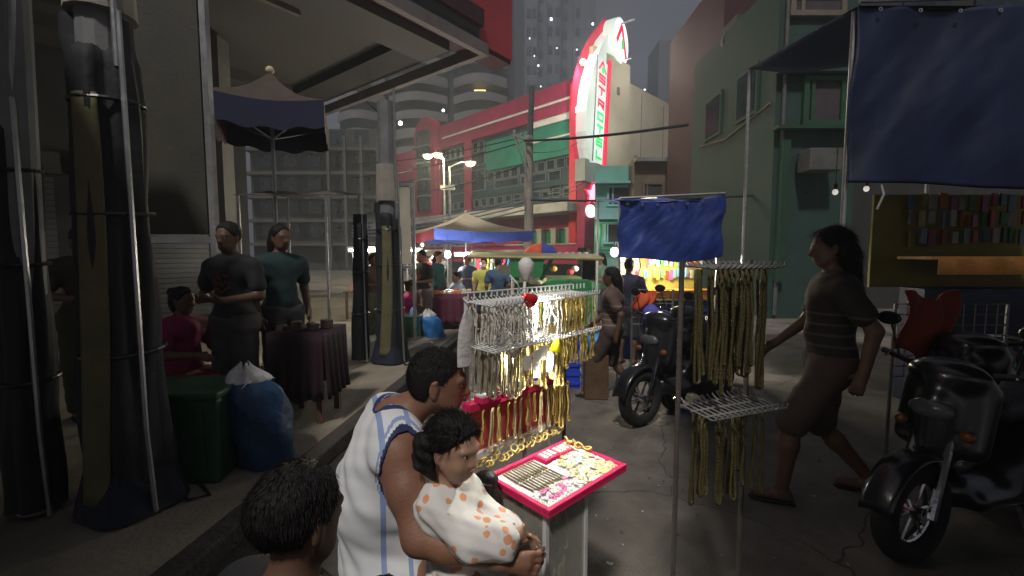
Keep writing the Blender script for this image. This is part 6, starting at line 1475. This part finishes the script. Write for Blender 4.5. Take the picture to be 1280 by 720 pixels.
bg_person('woman in a dark teal top standing by the lit bulb at the food table', gx(547, 9.3), 9.3, 0, -30, 1.64, 'stand', 'down', m_skinl, 'long', cl('dark_teal_cloth', (.02, .10, .10)), cl('charcoal_cloth', (.04, .04, .045)), m_blackp, long_bottom=True, res=.018)
bg_person('vendor in a pale blue shirt sitting behind the maroon food table', gx(571, 9.5), 9.5, 0, 215, 1.62, 'sit', 'reach', m_skinl, 'short', cl('pale_blue_cloth', (.34, .42, .52)), cl('navy_cloth', (.03, .03, .06)), m_blackp, res=.018)
bg_person('vendor in a red cap and dark top behind the food table', gx(585, 10.1), 10.1, 0, 240, 1.56, 'stand', 'reach', m_skin, 'short', cl('dark_blue_cloth', (.03, .04, .10)), cl('charcoal_cloth', (.04, .04, .045)), m_blackp, res=.018, extra=cap_(mat('red_cap_cloth', (.62, .04, .04), .8)))
bg_person('person in a yellow top and white face mask behind the rack', gx(605, 9.2), 9.2, 0, 262, 1.50, 'stand', 'down', m_skinl, 'short', cl('yellow_cloth', (.62, .58, .12)), cl('navy_cloth', (.03, .03, .06)), m_blackp, res=.018, extra=mask)
bg_person('shopper in a dark blue shirt seen from behind, between the masked person and the tricycle', gx(622, 8.6), 8.6, 0, 95, 1.52, 'stand', 'down', m_skin, 'short', cl('dusk_blue_cloth', (.05, .09, .17)), cl('charcoal_cloth', (.04, .04, .045)), m_blackp, res=.018)
bg_person('woman in a brown top carrying white cloth, between the two left posts', gx(466, 8.2), 8.2, .0, -40, 1.60, 'stand', 'fold', m_skin, 'bun', cl('brown_cloth', (.12, .07, .06)), cl('grey_green_cloth', (.16, .17, .09)), m_blackp, long_bottom=True, res=.018)
bg_person('shopper in a grey top bending near the far stalls, right of the olive-striped post', gx(520, 10.8), 10.8, .0, 60, 1.58, 'stand', 'reach', m_skin, 'short', cl('grey_cloth', (.15, .16, .18)), cl('charcoal_cloth', (.04, .04, .045)), m_blackp, res=.02)
for k, (px, d, hd, H_, po, c_, lb) in enumerate(((455, 10.2, 20, 1.6, 'down', (.20, .10, .08), 'shopper in a rust top far behind the thin wrapped post'), (475, 11.5, 200, 1.62, 'fold', (.25, .25, .27), 'shopper in a light grey top far behind, between the two left posts'), (536, 13.4, 90, 1.6, 'down', (.30, .05, .06), 'shopper in a red top far back under the market umbrella'), (550, 14.2, 270, 1.66, 'reach', (.35, .33, .30), 'vendor in an off-white top far back under the market umbrella'), (594, 13.2, 250, 1.58, 'down', (.05, .18, .12), 'shopper in a green top far back by the clothes rail'), (628, 13.6, 280, 1.62, 'fold', (.16, .10, .22), 'vendor in a purple top behind the clothes rail'), (752, 9.2, 200, 1.6, 'reach', (.08, .16, .10), 'vendor in a dark green top right of the tricycle'), (781, 9.0, 90, 1.62, 'down', (.20, .14, .10), 'shopper in a tan top by the bulbs left of the bright blue tarpaulin'))):
    bg_person(lb, gx(px, d), d, 0, hd, H_, 'stand', po, m_skin, 'short' if k % 3 else 'long', cl('crowd_cloth_%d' % k, c_), cl('charcoal_cloth', (.04, .04, .045)), m_blackp, res=.022)
# ---- right side of the strip
bg_person('youth in a brown striped tunic walking past the parked scooter', gx(767, 4.85), 4.85, 0, 158, 1.44, 'walk', 'swing', m_skind, 'long', cl('brown_striped_cloth', (.115, .075, .062)), cl('dark_brown_cloth', (.07, .045, .038)), m_blackp, long_bottom=False, dress=True, res=.012)
at_fac(MATS['brown_striped_cloth'], (.24, .19, .17), (0, 0, 1), [(.62 + .055 * i, .006) for i in range(9)])
bg_person('shopper in a navy top at the stall under the bright blue tarpaulin', gx(786, 6.4), 6.4, 0, 60, 1.52, 'stand', 'reach', m_skind, 'short', cl('navy_cloth', (.03, .03, .06)), cl('charcoal_cloth', (.04, .04, .045)), m_blackp, res=.018)
bg_person('vendor in a sky blue top beside the lit goods of the bright tarpaulin stall', gx(803, 7.6), 7.6, 0, 250, 1.58, 'stand', 'down', m_skind, 'short', cl('sky_blue_cloth', (.10, .25, .38)), cl('charcoal_cloth', (.04, .04, .045)), m_blackp, res=.018)
# ---- shaded people at the left edge
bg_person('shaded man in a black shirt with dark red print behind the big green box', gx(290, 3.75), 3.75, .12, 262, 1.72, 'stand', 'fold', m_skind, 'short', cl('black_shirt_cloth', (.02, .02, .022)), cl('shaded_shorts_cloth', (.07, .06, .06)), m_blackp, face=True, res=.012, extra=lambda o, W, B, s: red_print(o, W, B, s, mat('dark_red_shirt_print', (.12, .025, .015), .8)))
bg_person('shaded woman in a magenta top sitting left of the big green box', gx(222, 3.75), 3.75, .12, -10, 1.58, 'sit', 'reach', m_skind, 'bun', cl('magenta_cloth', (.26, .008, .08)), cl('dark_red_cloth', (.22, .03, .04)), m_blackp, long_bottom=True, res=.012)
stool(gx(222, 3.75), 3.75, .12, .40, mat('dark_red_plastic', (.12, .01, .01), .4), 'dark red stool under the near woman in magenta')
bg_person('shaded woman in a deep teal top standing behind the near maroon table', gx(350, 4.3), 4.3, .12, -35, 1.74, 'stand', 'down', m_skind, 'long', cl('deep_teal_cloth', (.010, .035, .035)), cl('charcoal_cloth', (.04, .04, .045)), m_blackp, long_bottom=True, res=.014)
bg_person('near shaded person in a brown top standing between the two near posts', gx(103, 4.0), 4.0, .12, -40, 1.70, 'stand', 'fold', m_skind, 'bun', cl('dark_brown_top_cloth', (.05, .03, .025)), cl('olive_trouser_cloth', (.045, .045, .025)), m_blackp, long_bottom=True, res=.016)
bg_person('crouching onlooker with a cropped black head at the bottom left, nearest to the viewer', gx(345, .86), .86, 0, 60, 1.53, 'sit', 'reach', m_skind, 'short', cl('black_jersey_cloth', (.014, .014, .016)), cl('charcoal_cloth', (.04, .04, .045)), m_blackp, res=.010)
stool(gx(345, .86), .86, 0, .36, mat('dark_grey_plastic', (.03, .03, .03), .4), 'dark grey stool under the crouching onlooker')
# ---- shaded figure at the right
bg_person('tall shaded figure in a dark brown striped tunic walking right of the unlit rack', gx(1045, 2.75), 2.75, 0, 158, 1.74, 'walk', 'swing', m_skind, 'long', cl('shaded_brown_striped_cloth', (.022, .016, .014)), cl('dark_brown_cloth', (.07, .045, .038)), m_blackp, dress=True, res=.012)  # tunic colour darkened in place of shade
at_fac(MATS['shaded_brown_striped_cloth'], (.07, .055, .05), (0, 0, 1), [(.72 + .065 * i, .007) for i in range(9)])

# ------------------------------------------------------------------ the seated father
HF = nv((.93, .36, 0)); HF /= np.linalg.norm(HF); HR = np.array((HF[1], -HF[0], 0)); HU = np.array((0, 0, 1.0))
RS = nv(P(498, 566, 1.43)); SC = RS - HR * .185; LS = SC - HR * .185
pel = np.array((SC[0] - HF[0] * .02, SC[1] - HF[1] * .02, .43))
NB = SC + HU * .055 + HF * .015; HC = nv(P(548, 477, 1.60))
EL = nv(P(524, 672, 1.31)); WR = nv(P(626, 700, 1.27))
ELl = LS + HF * .16 + HU * -.25 - HR * .03; WRl = nv(P(640, 672, 1.46)) + HF * -.02
father = thing('person', 'seated man in a white sleeveless jersey with blue stripes holding a toddler', 'person', (pel[0], pel[1], 0))
torso = [cap(SC - HR * .11 + HU * -.03, SC + HR * .11 + HU * -.03, .095, None, .09), cap(SC - HF * .02 + HU * -.10, pel + HU * .25 - HF * .015, .135, .145, .09), cap(pel + HU * .22, pel + HU * .05, .150, .155, .09), cap(pel - HR * .08, pel + HR * .08, .135, None, .08), cap(SC - HU * .19 - HR * .06 - HF * .05, SC - HU * .19 + HR * .06 - HF * .05, .11, None, .08)]
shl = [cap(LS, RS, .062, None, .06), cap(SC + HU * .045 - HR * .09, NB, .045, None, .06), cap(SC + HU * .045 + HR * .09, NB, .045, None, .06)]
hdF = nv((.995, .06, -.06)); hp, W, rot = head_prims(HC, hdF, (-.06, 0, 1), 1.0)
neck = [cap(NB - HF * .01, W(-.02, 0, -.055), .063, .058, .05)]
arms = [cap(RS, RS + (EL - RS) * .45, .068, .062, .05), cap(RS + (EL - RS) * .45, EL, .060, .050, .04), cap(EL, EL + (WR - EL) * .35, .050, .050, .03), cap(EL + (WR - EL) * .35, WR, .048, .030, .03), cap(LS, ELl, .064, .05, .05), cap(ELl, WRl, .048, .030, .03)]
fingers(arms, WR, (WR - EL) * 1.0 + nv((.02, .03, .01)), (0.1, .1, 1), (-.2, 1, 0), 1.0, .7)
fingers(arms, WRl, nv((.45, -.75, -.25)), (.2, 0, 1), (-1, -.2, 0), 1.0, .9)
legs = []
for sg in (-1, 1):
    hp_ = pel + HR * .10 * sg; kn = pel + HF * .40 + HR * .16 * sg + HU * .02; an = np.array((kn[0] + .02, kn[1], .09))
    legs += [cap(hp_, kn, .10, .066, .05), cap(kn, kn + (an - kn) * .35, .06, .062, .03), cap(kn + (an - kn) * .35, an, .06, .04, .03), cap(np.array((an[0], an[1], .035)) - HF * .04, np.array((an[0], an[1], .03)) + HF * .15, .035, .028, .03)]
F, lo, h, ax = field(torso + shl + neck + arms + legs + hp, .0065); body_mesh('body', F, lo, h, m_skin, father)
eyes(W, 1.0, father)
# jersey: torso grown outwards, cut at neck and armholes
m_jer = mat('white_jersey', (.70, .71, .72), .8, 0, .05, 5, .10, 260); m_navy = mat('navy_binding', (.025, .035, .11), .75)
F, lo, h, ax = field(torso + [cap(LS, RS, .074, None, .06)] + shl[1:], .0055, inflate=.013); X, Y, Z = gridXYZ(ax)
F = wrinkle(F, ax, .0055, 20, .4); F = wrinkle(F, ax, .0030, 46, 2.4)
def lat(p): return (X - p[0]) * HR[0] + (Y - p[1]) * HR[1]
rel = lambda p, v: (X - p[0]) * v[0] + (Y - p[1]) * v[1] + (Z - p[2]) * v[2]
cuts = []
for sg, S_ in ((1, RS), (-1, LS)):       # armhole: an oval hole round the shoulder joint
    la = (X - SC[0]) * HR[0] * sg + (Y - SC[1]) * HR[1] * sg
    fw_ = rel(S_, HF); up_ = Z - S_[2]
    hole = np.sqrt(((fw_ - .012) / .072) ** 2 + ((up_ + .045) / .125) ** 2) * .1 - .1
    cuts.append(-np.maximum(hole,   .124 - la) )
nk = -(np.sqrt(((rel(NB, HF) - .02) / 1.0) ** 2 + (rel(NB, HR)) ** 2 + ((Z - NB[2] - .03) * 1.0) ** 2) - .076)
Fj = F.copy()
for c in cuts: Fj = np.maximum(Fj, c)
Fj = np.maximum(np.maximum(Fj, nk), (pel[2] - .06) - Z)
jersey_edge = [(cuts, nk)]
def jm(cen):
    x_, y_, z_ = cen[:, 0], cen[:, 1], cen[:, 2]; out = np.zeros(len(cen))
    for sg, S_ in ((1, RS), (-1, LS)):
        la = ((x_ - SC[0]) * HR[0] + (y_ - SC[1]) * HR[1]) * sg; fw_ = (x_ - S_[0]) * HF[0] + (y_ - S_[1]) * HF[1]; up_ = z_ - S_[2]
        hole = np.sqrt(((fw_ - .012) / .072) ** 2 + ((up_ + .045) / .125) ** 2) * .1 - .1
        dd_ = np.maximum(hole,   .124 - la); out[(dd_ < .012)] = 2; out[(dd_ > .018) & (dd_ < .024) & (la > .06)] = 1
    n_ = np.sqrt(((x_ - NB[0]) * HF[0] + (y_ - NB[1]) * HF[1] - .02) ** 2 + ((x_ - NB[0]) * HR[0] + (y_ - NB[1]) * HR[1]) ** 2 + (z_ - NB[2] - .03) ** 2) - .076
    out[n_ < .028] = 2
    out[n_ < .005] = 1
    return out
at_fac(m_jer, (.27, .35, .58), tuple(HF), [(-.034, .009), (.055, .008)])
m_blue_s = mat('blue_jersey_stripe', (.27, .35, .58), .8, 0, .08, 8, .1, 260)
body_mesh('jersey', Fj, lo, h, [m_jer, m_blue_s, m_navy], father, jm, relax=3)
F, lo, h, ax = field([l for i, l in enumerate(legs) if i % 4 == 0] + [torso[3]], .009, inflate=.014); X, Y, Z = gridXYZ(ax); F = np.maximum(F, Z - (pel[2] + .06)); body_mesh('shorts', F, lo, h, cl('dark_grey_shorts_cloth', (.05, .05, .06)), father)
# cropped hair
hr = [ell(W(-.012, 0, .036), (.102, .0815, .092), .02, rot), ell(W(-.040, 0, -.004), (.066, .0750, .084), .03, rot)]
F, lo, h, ax = field(hr, .005); X, Y, Z = gridXYZ(ax); c = HC
fa = (X - c[0]) * rot[0, 0] + (Y - c[1]) * rot[1, 0] + (Z - c[2]) * rot[2, 0]; zz = (X - c[0]) * rot[0, 2] + (Y - c[1]) * rot[1, 2] + (Z - c[2]) * rot[2, 2]
line = np.where(zz > .055, fa - .068 - (zz - .055) * .5, np.where(zz > .0, fa - .020 - (zz - .0) * .85, fa + .022 + (-zz) * .25))
F = np.maximum(np.maximum(F, line), -.056 - zz - np.clip(-fa - .02, 0, .05) * .25); F = wrinkle(F, ax, .0007, 120); fh = body_mesh('hair', F, lo, h, m_hair, father)
strands(fh, 9000, .010, lambda p, n: (HF[0] * .6 + n.x * .2, HF[1] * .6, -.5 if p.z < HC[2] + .06 else .1), 'cropped_strands', 2, .5, .0005)
stool(float(pel[0]), float(pel[1]), 0, .285, mat('grey_blue_plastic', (.12, .14, .18), .4), 'low grey stool under the seated father')

# ------------------------------------------------------------------ the toddler on his lap
CF = nv((.86, -.50, 0)); CF /= np.linalg.norm(CF); CR = np.array((CF[1], -CF[0], 0))
CH = nv(P(567, 558, 1.345)); CN = nv(P(561, 606, 1.37)); CP = nv(P(578, 716, 1.40))
child = thing('person', 'toddler girl with a dark ponytail and orange-spotted top on the lap of the seated man', 'person', (CP[0], CP[1], float(CP[2])))
RSc = CN + CR * .075 - HU * .035; LSc = CN - CR * .075 - HU * .035
REl = nv(P(588, 672, 1.265)); RWr = nv(P(634, 676, 1.27)); LEl = LSc + CF * .09 - HU * .10; LWr = LSc + CF * .20 - HU * .12
hdC = nv((.82, -.56, -.10)); hpC, WC, rotC = head_prims(CH, hdC, (0.05, 0, 1), .83, True)
tor = [cap(CN - HU * .05 - CR * .04, CN - HU * .05 + CR * .04, .062, None, .05), cap(CN - HU * .08, CP + HU * .03, .074, .088, .06), cap(CP - CR * .04, CP + CR * .04, .085, None, .05)]
nck = [cap(CN - HU * .03, WC(-.01, 0, -.05), .040, .038, .03)]
arm = [cap(RSc, REl, .038, .034, .03), cap(REl, RWr, .034, .026, .02), cap(LSc, LEl, .036, .03, .03), cap(LEl, LWr, .03, .024, .02)]
fingers(arm, RWr, nv((.75, .45, .05)), (0, .3, 1), (-.3, .8, -.3), .58, .7, .004, .0098); fingers(arm, LWr, nv((.8, .2, -.2)), (0, -.3, 1), (0, 0, -1), .58, .7, .004, .0098)
leg = []
for sg in (-1, 1):
    h0 = CP + CR * .05 * sg; k0 = CP + CF * .16 + CR * .10 * sg - HU * .01; a0 = k0 + CF * .03 - HU * .17
    leg += [cap(h0, k0, .062, .046, .04), cap(k0, a0, .045, .032, .03), cap(a0 - HU * .02, a0 - HU * .03 + CF * .08, .026, .022, .02)]
F, lo, h, ax = field(tor + nck + arm + leg + hpC, .0055); body_mesh('body', F, lo, h, m_skinl, child)
eyes(WC, .83, child)
m_top = mat('white_spotted_cotton', (.72, .70, .66), .85, 0, .05, 10, .10, 240); spots(m_top, (.72, .34, .18), 23, .30)
F, lo, h, ax = field(tor + [cap(RSc, REl, .046, .050, .03), cap(REl, REl + (RWr - REl) * .80, .050, .050, .03), cap(LSc, LEl, .044, .046, .03), cap(LEl, LEl + (LWr - LEl) * .75, .046, .046, .03)], .0055, inflate=.010); X, Y, Z = gridXYZ(ax)
F = wrinkle(F, ax, .0050, 42, 1.3); F = wrinkle(F, ax, .0028, 85, .3); nk = -(np.sqrt((X - CN[0]) ** 2 + (Y - CN[1]) ** 2 + (Z - CN[2] - .03) ** 2) - .050); F = np.maximum(np.maximum(F, nk), CP[2] - .05 - Z)
d = WR - nv((0, 0, 0))
body_mesh('spotted_top', F, lo, h, m_top, child)
F, lo, h, ax = field([l for i, l in enumerate(leg) if i % 3 < 2] + [tor[2]], .0065, inflate=.012); X, Y, Z = gridXYZ(ax); F = wrinkle(F, ax, .003, 45); F = np.maximum(F, Z - CP[2] - .05); body_mesh('spotted_trousers', F, lo, h, m_top, child)
hr = [ell(WC(-.014, 0, .034), np.array((.110, .090, .100)) * .83, .02, rotC), ell(WC(-.055, 0, .0), np.array((.066, .080, .085)) * .83, .03, rotC)]
F, lo, h, ax = field(hr, .005); X, Y, Z = gridXYZ(ax); c = CH
fa = ((X - c[0]) * rotC[0, 0] + (Y - c[1]) * rotC[1, 0] + (Z - c[2]) * rotC[2, 0]) / .83; zz = ((X - c[0]) * rotC[0, 2] + (Y - c[1]) * rotC[1, 2] + (Z - c[2]) * rotC[2, 2]) / .83
line = np.where(zz > .06, fa - .075 - (zz - .06) * .4, np.where(zz > .0, fa - .010 - zz * 1.05, fa + .022))
F = np.maximum(np.maximum(F, line), -.062 - zz); F = wrinkle(F, ax, .0012, 90)
hairC = body_mesh('hair', F, lo, h, m_hair, child)
_tail = WC(-.10, -.04, .01)
strands(hairC, 3500, .035, lambda p, n: Vector(_tail) - p, 'combed_strands', 3, .10, .0006)
pt = [cap(WC(-.095, -.035, .015), nv(P(531, 556, 1.33)), .026, .032, .03), cap(nv(P(531, 556, 1.33)), nv(P(531, 577, 1.325)), .034, .030, .03), cap(nv(P(531, 577, 1.325)), nv(P(541, 596, 1.32)), .028, .012, .03)]
F, lo, h, ax = field(pt, .005); F = wrinkle(F, ax, .005, 90); body_mesh('ponytail', F, lo, h, m_hair, hairC)
q = MB(); pc = WC(-.108, -.045, .012); q.torus(pc, .022, .009, rotC[:, 2], rotC[:, 1], 18, 8); q.build('hair_tie', mat('pale_pink_hair_tie', (.66, .50, .52), .6), hairC, smooth=True)
rng = random.Random(5); q = MB()
for i in range(60):          # loose wisps round the hairline and ponytail
    b0 = rng.uniform(-.07, .07); q.tube([WC(.02 + rng.uniform(-.03, .04), b0, .120 - abs(b0) * .5), WC(.070 + rng.uniform(-.02, .012), b0 * 1.05, .085 + rng.uniform(-.03, .01)), WC(.090 - abs(b0) * .45, b0 * 1.08, .045 + rng.uniform(-.02, .02))], [.0024, .002, .0008], 4)
q.build('loose_strands', m_hair, hairC); q = MB()
for i in range(40):
    a = nv(P(531 + rng.uniform(-6, 6), 560 + rng.uniform(-10, 10), 1.325)); e = a + nv((rng.uniform(-.03, .03), rng.uniform(-.02, .02), rng.uniform(-.06, .0))); q.tube([a, (a + e) / 2 + nv((rng.uniform(-.012, .012), 0, .005)), e], [.002, .0018, .0006], 4)
q.build('ponytail_wisps', m_hair, hairC)
# black pouch between the toddler and the tray
pc = P(612, 617, 1.47); o = thing('pouch', 'small black pouch hanging between the toddler and the tray', 'pouch', pc)
F, lo, h, ax = field([cap(nv(pc) + (-.012, 0, .05), nv(pc) + (.012, 0, -.06), .030, .040, .03), ell(nv(pc) + (-.012, 0, .055), (.042, .03, .022), .02)], .006); body_mesh('body', F, lo, h, m_seat, o)
q = MB(); q.bar(pc + V(-.03, -.03, .05), pc + V(.01, -.038, .052), .004, 6); q.build('zip', m_chrome, o)
